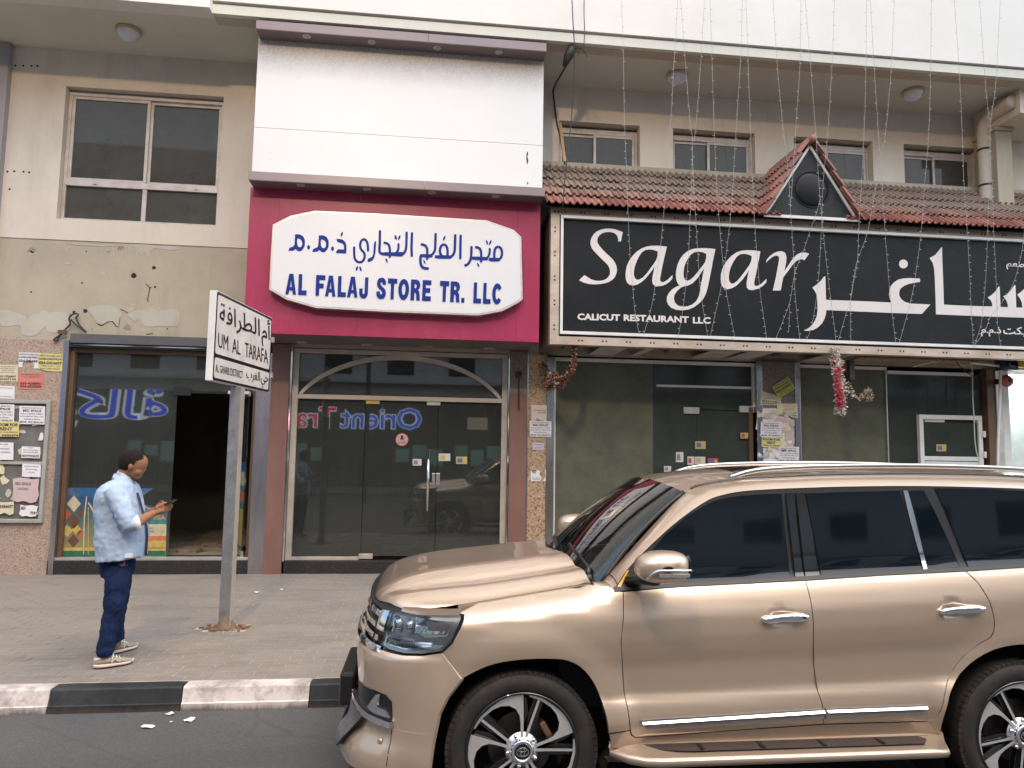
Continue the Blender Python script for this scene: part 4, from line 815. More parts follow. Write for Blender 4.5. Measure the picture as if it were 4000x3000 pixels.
# ------------------------------------------------------------------ hanging light strings
STR = [
 [(2425.8,-30),(2434,195),(2440,488),(2448,678),(2454.5,862),(2462,1016),(2471,1115),(2480,1212),(2497,1306)],
 [(2650,-30),(2634.6,206),(2624,407),(2605,678),(2590,862),(2580,961.5),(2558.6,1118),(2545,1196),(2515,1306)],
 [(2657,-30),(2675,217),(2697,488),(2705,542),(2702.5,678),(2694.5,870),(2687,1031),(2669,1196),(2649.7,1311)],
 [(2753,-30),(2738.8,222),(2716,515),(2705,564),(2710.6,732),(2718,860),(2726.6,994.7),(2735.6,1130),(2764,1312)],
 [(2772,-30),(2781,228),(2789,488),(2800,732),(2809,860),(2823,1018),(2835,1130),(2869.7,1315)],
 [(2901,-30),(2892,239),(2873,542),(2862.4,732),(2851.7,860),(2832,1030),(2817,1121),(2774.8,1312)],
 [(2913,-30),(2922,239),(2933,542),(2941,732),(2947,860),(2958.6,1018),(2970.7,1151),(2994.8,1320)],
 [(3018,-30),(3034,230),(3056,470),(3078,660),(3091,870),(3101.8,1031),(3106,1151),(3124,1324)],
 [(3128,-30),(3124.8,249),(3111,461),(3097.7,678),(3087,800)],
 [(3205,770),(3190,830),(3166.6,895),(3139.5,976),(3112,1046),(3100,1091),(3082,1190),(3031,1321)],
 [(3143,-30),(3165.5,249),(3187,521),(3198,705),(3214,890),(3232.6,1068),(3247.7,1186),(3265.8,1331)],
 [(3261,-30),(3249.6,260),(3233,521),(3216,705),(3208,900),(3196.4,1096),(3181,1219),(3166,1288),(3151,1326)],
 [(3385,-30),(3382.5,271),(3374,542),(3366,705),(3354.5,895),(3350,1011),(3341,1068),(3323,1171),(3323.6,1331)],
 [(3398,-30),(3415,271),(3431,521),(3445,705),(3457,900),(3470.7,1081),(3481,1189),(3499,1340)],
 [(3495,-30),(3480,282),(3458.5,521),(3426,705),(3391,897),(3365,975),(3344,1035),(3323,1171),(3308,1216),(3274.8,1331)],
 [(3638,-30),(3634.8,293),(3626.7,542),(3613,705),(3598,905),(3573,1096),(3555,1186),(3543,1231),(3513,1340)],
 [(3726,-30),(3748.8,309),(3759.6,542),(3765,705),(3778.5,910),(3788,1080),(3795.6,1246),(3803,1349)],
 [(3824,-30),(3849,320),(3862.7,466),(3866,624),(3858,905),(3851,1080),(3840.8,1195),(3830,1276),(3806,1349)],
 [(3909,-30),(3889.8,325),(3873.6,445),(3868,542),(3874.7,705),(3882,905),(3890.6,1080),(3896.6,1261),(3908.7,1352)],
 [(4004,860),(3997.6,939),(3984,1020),(3956.9,1111),(3914.7,1180),(3869.5,1237),(3848,1291),(3806,1349)],
 [(3082,1190),(3085,1226),(3082,1262),(3080.7,1296)]]
SLAB = ['leftmost string of lights hanging down across the S of the black sign','string of lights hanging over the first a of Sagar','string of lights hanging through the bowl of the g of Sagar','string of lights hanging through the stem of the g','string of lights crossing the gap between g and second a','string of lights crossing the second a to bottom near LLC','string of lights hanging through the stem of the second a','string of lights hanging past the left edge of the gable to the letter r','short string of lights ending on the left side of the gable','slanting string of lights running from gable base down across the letter r','string of lights over the gable apex down right of the r','string of lights over the right gable edge down to the Arabic tail','string of lights hanging vertically over the long Arabic stroke','string of lights right of the gable down past the Arabic dot, left side','string of lights slanting left from top to bottom across the Arabic stroke','string of lights hanging just right of the Arabic dot','string of lights between the tall Arabic stroke and the toothed letter','string of lights hanging just left of the toothed Arabic letter','string of lights hanging past the down pipe over the toothed letter','rightmost string of lights slanting left at the end of the sign','short loose tail of lights dangling below the letter r']
sm_ = M['string'] = pm('string_cord', (.40, .39, .37), .6); sr = random.Random(9); M['string_bulb'] = pm('string_bulb', (.50, .49, .47), .3)
for s_, lb in zip(STR, SLAB):
    pts = []
    for a_, b_ in cr(s_, 6):
        Y = 9.42 if b_ < 0 else 9.42+.14*min(1, b_/800) if b_ < 800 else 9.56+.21*min(1, (b_-800)/550)
        pts.append(at(a_, b_, Y))
    t = empty('light_string', pts[-1], lb, 'string lights', 'strings of lights hanging over the restaurant sign')
    MB().tube(pts, .0024, 5).build('cord', sm_, t); mb = MB(); acc = 0
    for p, q in zip(pts, pts[1:]):
        acc += (q-p).length
        if acc > .085:
            acc = sr.uniform(-.02, .02); sd = sr.choice((-1, 1)); d = Vector((sd, sr.uniform(-.5, .2), sr.uniform(-.3, .3))).normalized(); mb.tube([q, q+d*.014, q+d*.028], [.003, .0045, .0025], 5)
    mb.build('bulbs', M['string_bulb'], t, kind='stuff')
# cables near the blank board
def cable(name, pts, r, mat, lb, Y, cat='cable'):
    P = [at(a_, b_, y_) for (a_, b_), y_ in zip(cr(pts, 5), [Y]*999)] if not isinstance(Y, list) else [at(a_, b_, y_) for a_, b_, y_ in cr([(p[0], p[1], y) for p, y in zip(pts, Y)], 5)]
    return MB().tube(P, r, 6).build(name, mat, None, smooth=True, label=lb, category=cat)
cc3 = lambda l: [(2000+a_/1.8436, b_/1.8436) for a_, b_ in l]
cable('cable', cc3([(430,-40),(438,150),(448,330),(443,650),(418,950),(395,1150),(372,1400),(360,1530)]), .007, M['wire'], 'black cable hanging from above down over the canopy beside the white board', [9.45,9.45,9.5,9.6,9.65,9.6,9.6,9.7])
cable('cable', cc3([(520,-40),(518,100),(522,220),(517,330)]), .006, M['wire'], 'thin dark twisted cable lying on the fascia right of the longer cable', [9.52,9.52,9.52,9.55])
cable('pipe', cc3([(455,375),(400,460),(340,560),(300,640),(300,700),(322,880),(350,1000),(380,1180)]), .014, M['wire'], 'dark conduit bent along soffit and wall beside the white board', [9.75,10.0,10.4,10.78,10.80,10.82,10.82,10.5], 'conduit')
t = empty('cable_clump', at(2000+425/1.84, 360/1.84, 9.65), 'clump of black tape and loose cable ends at the soffit edge', 'cable clump')
mb = MB(); q_ = at(2000+432/1.84, 335/1.84, 9.66); mb.tube([q_, q_+Vector((-.05, .05, -.12)), q_+Vector((-.08, .15, -.22))], [.05, .06, .03], 8); mb.build('tape', M['wire'], t, smooth=True)
mb = MB()
for l in ([(430,345),(500,352),(545,412)], [(430,320),(420,310),(400,430)], [(450,350),(480,380),(470,400)], [(455,345),(430,350),(410,335)]): mb.tube([at(2000+a_/1.84, b_/1.84, 9.66) for a_, b_ in cr(l, 4)], .006, 5)
mb.build('loose_end', M['wire'], t)
MB().obox(at(2000+362/1.84, 1020/1.84, 10.55), (at(2000+380/1.84, 1158/1.84, 10.45)-at(2000+345/1.84, 880/1.84, 10.65))/2, Vector((.022, 0, 0)), Vector((0, .012, 0))).build('wooden_stick', pm('stick', (.42, .27, .13), .7), None, label='slanting wooden stick propped in front of the first small window', category='stick')
cable('wire_bundle', [(a_/2.37, 850+b_/2.37) for a_, b_ in [(795,1055),(740,1000),(705,930),(725,900),(700,888),(660,905),(640,940),(650,985),(600,1040),(560,1085),(530,1135),(505,1140),(500,1130),(530,1105),(570,1080)]], .012, M['wire'], 'bent black wires sticking out of the wall above the left shop window', 10.78, 'wire')
cable('wire_bundle', [(a_/2.37, 850+b_/2.37) for a_, b_ in [(655,945),(700,990),(750,1030),(795,1062)]], .012, M['wire'], 'straight black wire end between the bent wires and the window frame', 10.77, 'wire')
q_ = at(580/2.37, 850+1062/2.37, 10.78); MB().box(q_.x-.05, q_.x+.05, 10.75, 10.80, q_.z-.03, q_.z+.03).box(q_.x-.06, q_.x-.05, 10.76, 10.79, q_.z-.02, q_.z+.02).build('junction_box', M['brown_frame'], None, label='small brown junction box hanging on the wires above the granite pier', category='junction box', bevel=.004)
t = empty('wall_hook', at(1620/1.659+1050, 1300+270/1.659, 10.76), 'dark round bracket with a rod hanging on the pier right of the glass door', 'bracket')
q_ = at(1050+1620/1.659, 1300+270/1.659, 10.74); q2 = at(1050+1620/1.659, 1300+500/1.659, 10.74)
MB().lathe([(0, -.03), (.03, -.03), (.045, -.015), (.05, .03)], q_, (0, 1, 0), 16).build('disc', M['wire'], t, smooth=True); MB().tube([q_, q2], .013, 8).build('rod', M['wire'], t)
# white pipe, alarm bell, yellow sign at the right edge
k3 = lambda a_, b_: (3700+a_/3.016, 1350+b_/3.016)
cable('pipe', [k3(280,200), k3(420,215), k3(600,238), k3(625,262), k3(628,300), k3(615,700), k3(600,1100), k3(596,1480), k3(592,2200)], .022, M['white_paint'], 'white plastic pipe running under the sign and down beside the lit passage', [10.3,10.35,10.4,10.42,10.42,10.42,10.42,10.42,10.42], 'pipe')
cable('cable', [k3(110,170), k3(180,240), k3(270,210), k3(295,330), k3(300,600), k3(315,850), k3(325,1100), k3(345,1250), k3(370,1350), k3(365,1480)], .009, M['wire_white'], 'pale loose cable hanging in front of the white framed door', 10.6)
cable('cable', [k3(100,180), k3(200,290), k3(270,340), k3(340,360), k3(400,330), k3(410,300)], .008, M['wire'], 'dark looped cable under the sign above the white framed door', 10.5)
cable('cable', [k3(-400,250), k3(-200,200), k3(0,175), k3(150,180), k3(240,160)], .012, M['white_paint'], 'white cable sagging along the top of the restaurant window', 10.6)
q_ = at(*k3(697, 415), 10.6); t = empty('alarm_bell', q_, 'round red fire alarm bell on the wall beside the lit passage', 'alarm bell')
MB().lathe([(.02, -.075), (.05, -.072), (.082, -.055), (.10, -.02), (.102, .0), (.09, .005)], q_, (0, 1, 0), 24).build('gong', pm('bell_red', (.38, .10, .085), .35), t, smooth=True); MB().lathe([(0, -.08), (.028, -.08), (.032, -.07)], q_, (0, 1, 0), 14).build('hub', M['black_matt'], t, smooth=True); MB().box(q_.x-.04, q_.x+.04, q_.y, q_.y+.2, q_.z-.04, q_.z+.04).build('bracket', M['wire'], t)
q_ = at(*k3(800, 175), 10.3); q2 = at(*k3(800, 250), 10.3); MB().box(q_.x, q_.x+1.4, 10.3, 10.4, q2.z, q_.z).build('sign_box', pm('yellow_sign', (.62, .42, .04), .4), None, label='yellow sign box above the lit passage at the right edge', category='sign', bevel=.004)
q_ = at(*k3(720, 220), 10.35); MB().box(q_.x-.12, q_.x+.13, 10.3, 10.5, q_.z-.09, q_.z+.12).lathe([(0, 0), (.05, 0), (.06, -.04), (.04, -.06)], (q_.x-.02, 10.29, q_.z), (0, 1, 0), 12).build('floodlight', M['blue_box'] if 'blue_box' in M else pm('navy_box', (.03, .05, .09), .4), None, label='small navy floodlight housing between white pipe and yellow sign', category='floodlight', bevel=.006)
t = empty('tube_lamp', (10.6, 11.3, 3.3), 'lit fluorescent tube lamp inside the bright passage at the right edge', 'lamp')
box('tube', emat('tube_glow', (.85, 1.0, .98), 60), 9.9, 11.1, 11.4, 11.44, 3.33, 3.37, parent=t); box('housing', M['white_paint'], 9.85, 11.15, 11.37, 11.47, 3.38, 3.44, parent=t)
# ------------------------------------------------------------------ garlands
def garland(path, n, r, cols, name, lb, seed, flat=.5):
    rg_ = random.Random(seed); mb = MB(); P = cr(path, 8); N = len(P)
    for i in range(n):
        u = i/n*(N-1); j = int(u); p = Vector(P[j]).lerp(Vector(P[min(j+1, N-1)]), u-j); rr_ = r(i/n) if callable(r) else r
        d = Vector((rg_.gauss(0, 1), rg_.gauss(0, 1), rg_.gauss(0, .6))).normalized(); c = p+d*rr_*rg_.uniform(.3, 1); mb.m = rg_.randrange(len(cols)) if not callable(cols[0]) else 0
        a = Vector((rg_.gauss(0, 1), rg_.gauss(0, 1), rg_.gauss(0, 1))).normalized(); b = d.cross(a).normalized(); s = rg_.uniform(.012, .026); e = d*.6+a*.5
        mb.face([c-b*s*flat, c+e*s*.8, c+b*s*flat, c-e*s*.5]); mb.face([c, c+b*s*flat+e*s, c+e*s*1.7, c-b*s*flat+e*s])
    return mb
gm = [pm('petal_'+str(i), c, .8) for i, c in enumerate([(.18,.07,.025),(.10,.035,.02),(.30,.13,.05),(.16,.02,.03),(.42,.30,.20),(.06,.025,.02)])]
k4 = lambda a_, b_, Y=9.9: at(2000+a_/1.659, 1300+b_/1.659, Y)
t = empty('garland', k4(330, 200), 'dried brown leaf garland looped from the sign corner to the steel trim', 'garland', 'festive garlands under the sign')
garland([k4(405,75), k4(400,130), k4(395,200), k4(370,260), k4(330,300), k4(310,335)], 900, lambda u: .03+.05*u, gm, '', '', 2).build('leaves', gm, t); garland([k4(310,335), k4(270,270), k4(250,330,10.2), k4(240,360,10.3), k4(215,300,10.4), k4(195,200,10.6)], 700, .07, gm, '', '', 5).build('leaves', gm, t)
MB().tube(cr([k4(405,60), k4(400,130), k4(390,200), k4(330,310), k4(260,270), k4(195,190,10.6)], 5), .012, 6).build('stem', M['wire'], t)
gw = [pm('flower_'+str(i), c, .7) for i, c in enumerate([(.62,.55,.50),(.55,.46,.40),(.70,.66,.62),(.48,.36,.26)])]; gp = [pm('pink_'+str(i), c, .7) for i, c in enumerate([(.60,.05,.11),(.48,.04,.09),(.68,.16,.22)])]
k5 = lambda a_, b_, Y=9.75: at(2850+a_/1.9235, 1300+b_/1.9235, Y)
t = empty('garland', k5(820, 600), 'long white and pink flower garland hanging from the bottom frame of the sign', 'garland', 'festive garlands under the sign')
garland([k5(790,115), k5(800,200), k5(805,300)], 420, .045, gw, '', '', 6).build('white_flowers', gw, t); garland([k5(800,200), k5(820,350), k5(835,480), k5(830,600)], 1100, .085, gw, '', '', 7).build('white_flowers', gw, t); garland([k5(805,270,9.68), k5(815,400,9.66), k5(830,500,9.66), k5(830,545,9.68)], 700, .042, gp, '', '', 8).build('pink_flowers', gp, t); garland([k5(778,215), k5(780,230)], 50, .03, gp, '', '', 9).build('pink_flowers', gp, t)
MB().tube([k5(785,95), k5(810,300), k5(830,610)], .01, 5).build('string', M['string'], t)
t = empty('garland', k5(980, 480), 'small beige flower garland sagging right of the pink garland', 'garland', 'festive garlands under the sign')
garland([k5(880,380,10.0), k5(930,470,10.1), k5(985,490,10.15), k5(1040,430,10.2), k5(1060,470,10.2), k5(1045,510,10.2)], 420, .035, gw[1:]+gm[:1], '', '', 10).build('flowers', gw[1:]+gm[:1], t)
t = empty('speaker', k5(905, 270, 10.0), 'small dark box hung behind the pink garland under the sign', 'box'); q_ = k5(908, 275, 10.1); MB().box(q_.x-.04, q_.x+.04, 10.05, 10.2, q_.z-.16, q_.z+.14).build('case', M['wire'], t, bevel=.005); MB().ell(q_+Vector((-.1, 0, .05)), (.05, .03, .10)).build('brown_bag', gm[0], t, smooth=True)
# ------------------------------------------------------------------ posters and stickers
def bil(P, u, v): return (P[0]*(1-u)+P[1]*u)*(1-v)+(P[3]*(1-u)+P[2]*u)*v
def poster(q, Y, mat, lines, lb, cat='poster', group=None, torn=None, extra=None):   # q: photo corners bl br tr tl
    P = [at(a_, b_, Y) for a_, b_ in q]; t = empty('poster' if cat == 'poster' else 'sticker', (P[0]+P[1])/2, lb, cat, group)
    out = torn or [(0,0),(.25,-.01),(.5,0),(.75,-.006),(1,0),(1.005,.5),(1,1),(.5,1.005),(0,1),(-.005,.5)]
    MB().poly([[bil(P, u, v)+Vector((0, -.0025-.002*math.sin(u*5+v*3), 0)) for u, v in out]], (0, .002, 0)).build('sheet', mat, t)
    if lines:
        m1 = MB(); m2 = MB()
        for ln in lines:
            s, v0, h, u0, u1 = ln[:5]; mb_ = m2 if len(ln) > 5 else m1
            text_on(mb_, s, lambda u, v: bil(P, u, v)+Vector((0, -.006, 0)), u0, v0, u1, v0+h, .03 if h > .1 else .015)
        if m1.v: m1.build('lettering', M['ink'], t)
        if m2.v: m2.build('lettering', M['ink_grey'], t)
    return t, P
BED = [('AVAILABLE MONTHLY',.86,.08,.08,.92,1),('BED SPACE',.68,.13,.14,.86),('ROLLA BANK STREET',.53,.08,.06,.94,1),('INCLUDING WIFI, GAS',.38,.08,.04,.96,1),('WATER & SEWA',.23,.08,.18,.82,1),('MOB: 055 8636101',.06,.10,.04,.96)]
NUM = [('ROOM FOR RENT',.87,.06,.3,.92,1),('DAILY BED SPACE',.75,.06,.25,.9,1),('ONLY INDIAN',.63,.06,.35,.85,1),('MONTHLY BED',.51,.06,.3,.9,1),('0552175007',.24,.12,.06,.94),('0543427134',.07,.12,.06,.94)]
LAD = [('PARTITION & BED SPACE',.82,.12,.05,.97,1),('LADIES & BACHELOR',.63,.13,.03,.97),('054-5454697',.36,.19,.03,.97),('PER DAY - 25',.22,.10,.15,.9,1),('DAILY BED SPACE',.06,.10,.1,.9,1)]
j = lambda a_, b_: (a_/2.2111, 1350+b_/2.2111)
def R4(f, x0, y0, x1, y1, dx=0, dy=0): return [f(x0, y1), f(x1, y1+dy), f(x1+dx, y0+dy), f(x0+dx, y0)]
PG = 10.812
poster(R4(j,160,58,345,190,4,6), PG, M['paper_white'], LAD[:3], 'torn white bed space poster at the top of the granite pier', torn=[(0,0),(.2,.05),(.18,.3),(.35,.5),(.6,.45),(.75,.2),(.7,-.02),(1,0),(1,1),(0,1)])
poster(R4(j,328,68,538,212,6,8), PG-.004, M['paper_yellow'], LAD, 'yellow bed space poster beside the steel trim, top right of the pier', torn=[(0,.1),(.2,.02),(.4,-.03),(.7,-.05),(1,-.02),(1,1),(.5,1.01),(0,1)])
poster(R4(j,158,235,375,375,4,4), PG, M['paper_red'], [('ROOM FOR RENT',.86,.09,.1,.92,1),('DAILY BED SPACE',.72,.08,.2,.8,1),('055-4248901',.28,.15,.08,.92),('054-4233204',.1,.15,.08,.92)], 'red room for rent poster on the granite pier')
poster(R4(j,-60,165,152,308,3,2), PG, M['paper_cream'], NUM, 'cream rental poster cut by the left picture edge, left of the red one')
poster(R4(j,-60,345,125,455,3,6), PG, M['paper_white'], [('BED SPACE AVAILABLE',.8,.09,.1,.9,1),('MONTHLY AND DAILY',.12,.1,.1,.9,1)], 'pale lilac notice above the notice board at the left edge')
# notice board
NB = empty('notice_board', at(90, 2040, 10.8), 'grey metal framed notice board covered with torn rental notices on the granite pier', 'notice board')
b0 = at(*j(-160, 1530), 10.79); b1 = at(*j(375, 1530), 10.79); b2 = at(*j(440, 475), 10.79); bx1 = (b1.x+b2.x)/2; bz0 = b1.z; bz1 = b2.z
mb = MB(); frame_rect(mb, bx1-1.0, bx1, bz0, bz1, 10.755, 10.812, .05); mb.box(bx1-.95, bx1-.05, 10.765, 10.812, (bz0+bz1)/2-.05, (bz0+bz1)/2-.01); mb.build('frame', pm('board_frame', (.40, .41, .37), .5, metal=.2, dirt=((.2,.18,.15), .5, 5)), NB, bevel=.006)
box('back_panel', pm('board_back', (.15, .145, .13), .8, var=.3, scale=4), bx1-.95, bx1-.05, 10.795, 10.812, bz0+.05, bz1-.05, parent=NB)
scm = [M['paper_white'], pm('scrap_pink', (.55, .42, .42), .8), pm('scrap_grey', (.48, .45, .42), .8), M['paper_cream']]
def scraps(n, x0, x1, z0, z1, Y, parent, seed, name='torn_scrap'):
    rs = random.Random(seed)
    for i in range(n):
        cx = rs.uniform(x0, x1); cz = rs.uniform(z0, z1); w_ = rs.uniform(.03, .10); h_ = rs.uniform(.025, .08); k = rs.randrange(7, 11)
        pts = [Vector((min(max(cx+w_*math.cos(2*PI*q/k)*rs.uniform(.55, 1.15), x0), x1), Y-.0004*i, min(max(cz+h_*math.sin(2*PI*q/k)*rs.uniform(.55, 1.15), z0), z1))) for q in range(k)]
        MB().poly([pts]).build(name, rs.choice(scm), parent)
scraps(46, bx1-.93, bx1-.07, bz0+.24, bz1-.08, 10.793, NB, 3)
PB = 10.766
poster(R4(j,165,520,385,675,6,6), PB, M['paper_white'], BED, 'white bed space notice at the top right of the notice board')
poster(R4(j,-120,505,120,660,6,4), PB-.003, M['paper_white'], BED, 'white bed space notice cut by the left edge, top of the notice board')
poster(R4(j,-60,655,162,785,4,3), PB-.005, M['paper_yellow'], [('ROOM FOR',.68,.22,.1,.97),('RENT',.42,.2,.25,.75),('FAMILY & SHARING',.26,.1,.05,.95,1),('052 5602474',.03,.14,.02,.98)], 'yellow room for rent notice on the notice board')
poster(R4(j,185,870,345,968,4,6), PB, M['paper_white'], [('TODAY',.85,.1,.35,.65,1),('BED AVAILABLE',.65,.09,.1,.9,1),('FOR BACHELORS',.45,.09,.1,.9,1),('0547376573',.08,.2,.05,.95)], 'small white notice above the cross bar of the notice board')
poster(R4(j,-50,835,115,985,3,3), PB, M['paper_white'], [('ROOM',.85,.08,.3,.7,1),('AVAILABLE',.6,.08,.2,.8,1),('OR SHARING',.4,.08,.15,.85,1)], 'pale lilac notice below the yellow notice on the board')
poster(R4(j,190,1020,350,1130,5,8), PB, M['paper_white'], [('BED SPACE AVAILABLE',.78,.09,.1,.9,1),('ROLLA AREA',.55,.09,.2,.8,1),('CALL NOW',.3,.09,.3,.7,1)], 'white notice just below the cross bar of the notice board')
poster(R4(j,105,1140,335,1345,6,10), PB, scm[1], [('BED SPACE',.7,.12,.1,.7,1),('LADIES',.5,.1,.2,.6,1)], 'faded pink and yellow torn notice low on the board', torn=[(0,.05),(.2,-.02),(.45,.04),(.7,-.05),(.9,.03),(1,.3),(.96,.6),(1,1),(.6,.96),(.3,1.02),(0,.95),(.03,.5)])
poster(R4(j,-60,1345,118,1460,3,2), PB, M['paper_cream'], [('054-5454697',.5,.25,.0,.97)], 'cream torn notice with a phone number at the bottom left of the board', torn=[(0,.1),(.3,0),(.55,.15),(.8,-.03),(1,.1),(1,1),(.5,.93),(0,1)])
poster(R4(j,165,1375,325,1475,4,4), PB, M['paper_white'], [('BED',.6,.25,.1,.35),('7391',.2,.25,.6,.95)], 'torn white notice at the bottom of the notice board', torn=[(0,.2),(.15,0),(.4,.08),(.6,-.02),(.9,.05),(1,.25),(.95,.6),(1,.9),(.7,1),(.3,.93),(.05,1),(.06,.6)])
# pier right of the glass door
k6 = lambda a_, b_: (2050+a_/3.687, 1500+b_/3.687)
poster(R4(k6,95,300,318,540,-2,4), 10.786, M['paper_cream'] if 0 else pm('paper_pink', (.66, .56, .50), .7, var=.08, scale=8), [('A-1 BED SPACE AVAILABLE',.64,.07,.05,.95,1),('ROOM FOR RENT',.5,.07,.4,.95)], 'torn pink rental poster with a roof drawing on the tan granite pier', torn=[(0,0),(.3,.06),(.35,.2),(.6,.1),(.9,.02),(1,0),(1,1),(0,1)])
poster(R4(k6,70,535,380,755,2,4), 10.776, M['paper_white'], BED, 'white bed space poster wrapping the edge of the tan granite pier')
poster(R4(k6,112,848,272,945,0,0), 10.786, pm('paper_lilac', (.60, .52, .60), .7), [('ROOM AVAILABLE',.66,.14,.1,.9,1),('CALL 0501234',.2,.14,.1,.9,1)], 'small lilac notice in the middle of the tan granite pier')
poster(R4(k6,85,1225,310,1400,0,0), 10.786, M['paper_white'], [('BED SPACE',.22,.08,.1,.6,1),('AVAILABLE',.1,.08,.15,.55,1)], 'torn remains of a white poster low on the tan granite pier', torn=[(0,0),(.6,0),(.7,.3),(.55,.55),(.62,.85),(.4,.95),(.3,.6),(.12,.65),(0,1)])
poster([k6(255,1400),k6(310,1400),k6(312,1228),k6(282,1240)], 10.786, M['paper_white'], [], 'thin torn strip of white paper beside the torn poster remains', torn=[(0,0),(1,0),(1,1),(0,1),(.6,.7),(.8,.4)])
# pier between the restaurant windows
k7 = lambda a_, b_: (2930+a_/4.145, 1450+b_/4.145)
PP = 10.775
poster([k7(170,545),k7(498,552),k7(500,420),k7(172,312)], PP+.005, M['paper_cream'], NUM, 'cream rental poster with phone numbers, left under the lime poster')
poster([k7(465,440),k7(735,278),k7(612,88),k7(350,250)], PP-.004, M['paper_lime'], LAD, 'tilted lime green and yellow bed space poster at the top of its pier')
poster([k7(445,740),k7(772,748),k7(758,525),k7(436,528)], PP, M['paper_cream'], NUM, 'cream rental poster with phone numbers, right of the torn papers', torn=[(0,.3),(.2,.0),(.45,.25),(.7,0),(1,-.05),(1,1),(0,1)])
SP = empty('torn_papers', at(*k7(400, 1580), PP), 'layer of torn white and pink paper scraps below the posters on the restaurant pier', 'torn papers')
s0 = at(*k7(110, 1680), PP); s1 = at(*k7(730, 640), PP); scraps(60, s0.x+.02, s1.x-.02, 1.9, s1.z, PP+.012, SP, 8)
MB().poly([[at(*k7(a_, b_), PP+.013) for a_, b_ in [(130,735),(210,600),(430,600),(470,640),(480,740),(560,700),(690,800),(700,960),(705,1230),(720,1500),(730,1700),(140,1700),(120,1380),(130,1100),(165,960),(90,940),(110,790)]]]).build('backing_paper', M['paper_white'], SP)
poster(R4(k7,168,815,500,1062,4,6), PP-.004, M['paper_white'], BED, 'white bed space poster above the yellow room for rent poster')
poster(R4(k7,185,1070,498,1225,2,14), PP-.006, M['paper_yellow'], [('ROOM FOR',.68,.26,.06,.94),('RENT',.36,.26,.28,.72),('FAMILY & SHARING',.12,.14,.06,.94,1)], 'yellow room for rent poster on the restaurant pier')
poster(R4(k7,460,1222,790,1470,2,3), PP-.006, M['paper_white'], BED, 'white bed space poster at lower right of the restaurant pier')
poster([k7(570,1225),k7(705,1225),k7(705,955),k7(575,960)], PP+.002, scm[1], [], 'pink paper with sideways printing on the restaurant pier')
# stickers on glass
def sticker(x0, y0, x1, y1, Y, cols, lb, f=lambda a_, b_: (a_, b_)):
    q = R4(f, x0, y0, x1, y1); t, P = poster(q, Y, cols[0], [], lb, 'sticker')
    if len(cols) > 1: MB().poly([[bil(P, u, v)+Vector((0, -.007, 0)) for u, v in ((.12,.2),(.6,.2),(.55,.8),(.12,.8))]]).build('print', cols[1], t)
    if len(cols) > 2: MB().poly([[bil(P, u, v)+Vector((0, -.007, 0)) for u, v in ((.65,.2),(.92,.2),(.92,.8),(.65,.8))]]).build('print', cols[2], t)
sc_ = {k: pm('sticker_'+k, c, .4) for k, c in dict(white=(.62,.60,.58), blue=(.10,.16,.34), red=(.5,.07,.07), gold=(.55,.42,.14), grey=(.25,.22,.22)).items()}
g6 = lambda a_, b_: (1050+a_/1.659, 1300+b_/1.659)
t = empty('sticker', at(*g6(863, 692), 10.892), 'round red rimmed no entry sticker on the glass door', 'sticker'); q_ = at(*g6(863, 692), 10.892)
MB().lathe([(0, 0), (.095, 0)], q_, (0, -1, 0), 28).build('rim', sc_['red'], t); q_ = q_-Vector((0, .002, 0)); MB().lathe([(0, 0), (.086, 0)], q_, (0, -1, 0), 28).build('face', pm('sticker_pink', (.55, .38, .34), .5), t)
mb = MB(); q_ = q_-Vector((0, .002, 0)); mb.lathe([(0, 0), (.022, 0)], q_+Vector((0, 0, .04)), (0, -1, 0), 12).poly([[q_+Vector(v) for v in ((-.035,0,0),(.035,0,0),(.02,0,.02),(-.02,0,.02))]]); text_on(mb, 'NO FACE MASK', lambda u, v: q_+Vector((u, 0, v)), -.06, -.03, .06, -.014); text_on(mb, 'NO ENTRY', lambda u, v: q_+Vector((u, 0, v)), -.055, -.06, .055, -.04, .03); mb.build('print', M['ink'], t)
sticker(932,818,990,860,10.889, [sc_['white'], sc_['grey']], 'white sticker left of the long door handle', g6); sticker(1101,783,1176,830,10.889, [sc_['white'], sc_['gold']], 'white and gold card sticker right of the long door handle', g6); sticker(1213,803,1285,850,10.889, [sc_['gold'], sc_['blue']], 'yellow and blue sticker on the fixed glass panel', g6)
g3 = lambda a_, b_: (2000+a_/1.659, 1300+b_/1.659); GYS = 10.893
sticker(1187,703,1254,752,GYS, [sc_['gold'], sc_['blue']], 'gold and blue sticker, upper one on the restaurant door', g3); sticker(1062,773,1110,838,GYS, [sc_['white'], sc_['grey']], 'tall white sticker left of the restaurant door edge', g3); sticker(1137,802,1180,855,GYS, [sc_['white'], sc_['red']], 'torn white sticker with printed price on the restaurant door', g3)
sticker(1184,803,1252,850,GYS, [sc_['white'], sc_['gold']], 'white card sticker in the middle of the restaurant door', g3); sticker(1268,812,1334,866,GYS, [sc_['red'], sc_['blue'], sc_['gold']], 'red and blue sticker on the restaurant door', g3); sticker(985,864,1030,900,GYS, [sc_['white'], sc_['grey']], 'small white sticker low beside the restaurant door', g3); sticker(1480,648,1530,684,10.855, [sc_['gold'], sc_['red']], 'small gold sticker on the brown door jamb', g3)
sticker(1553,838,1627,890,10.85, [sc_['gold'], sc_['blue']], 'gold and blue sticker on the pane of the white framed door', lambda a_, b_: (2850+a_/1.9235, 1300+b_/1.9235))
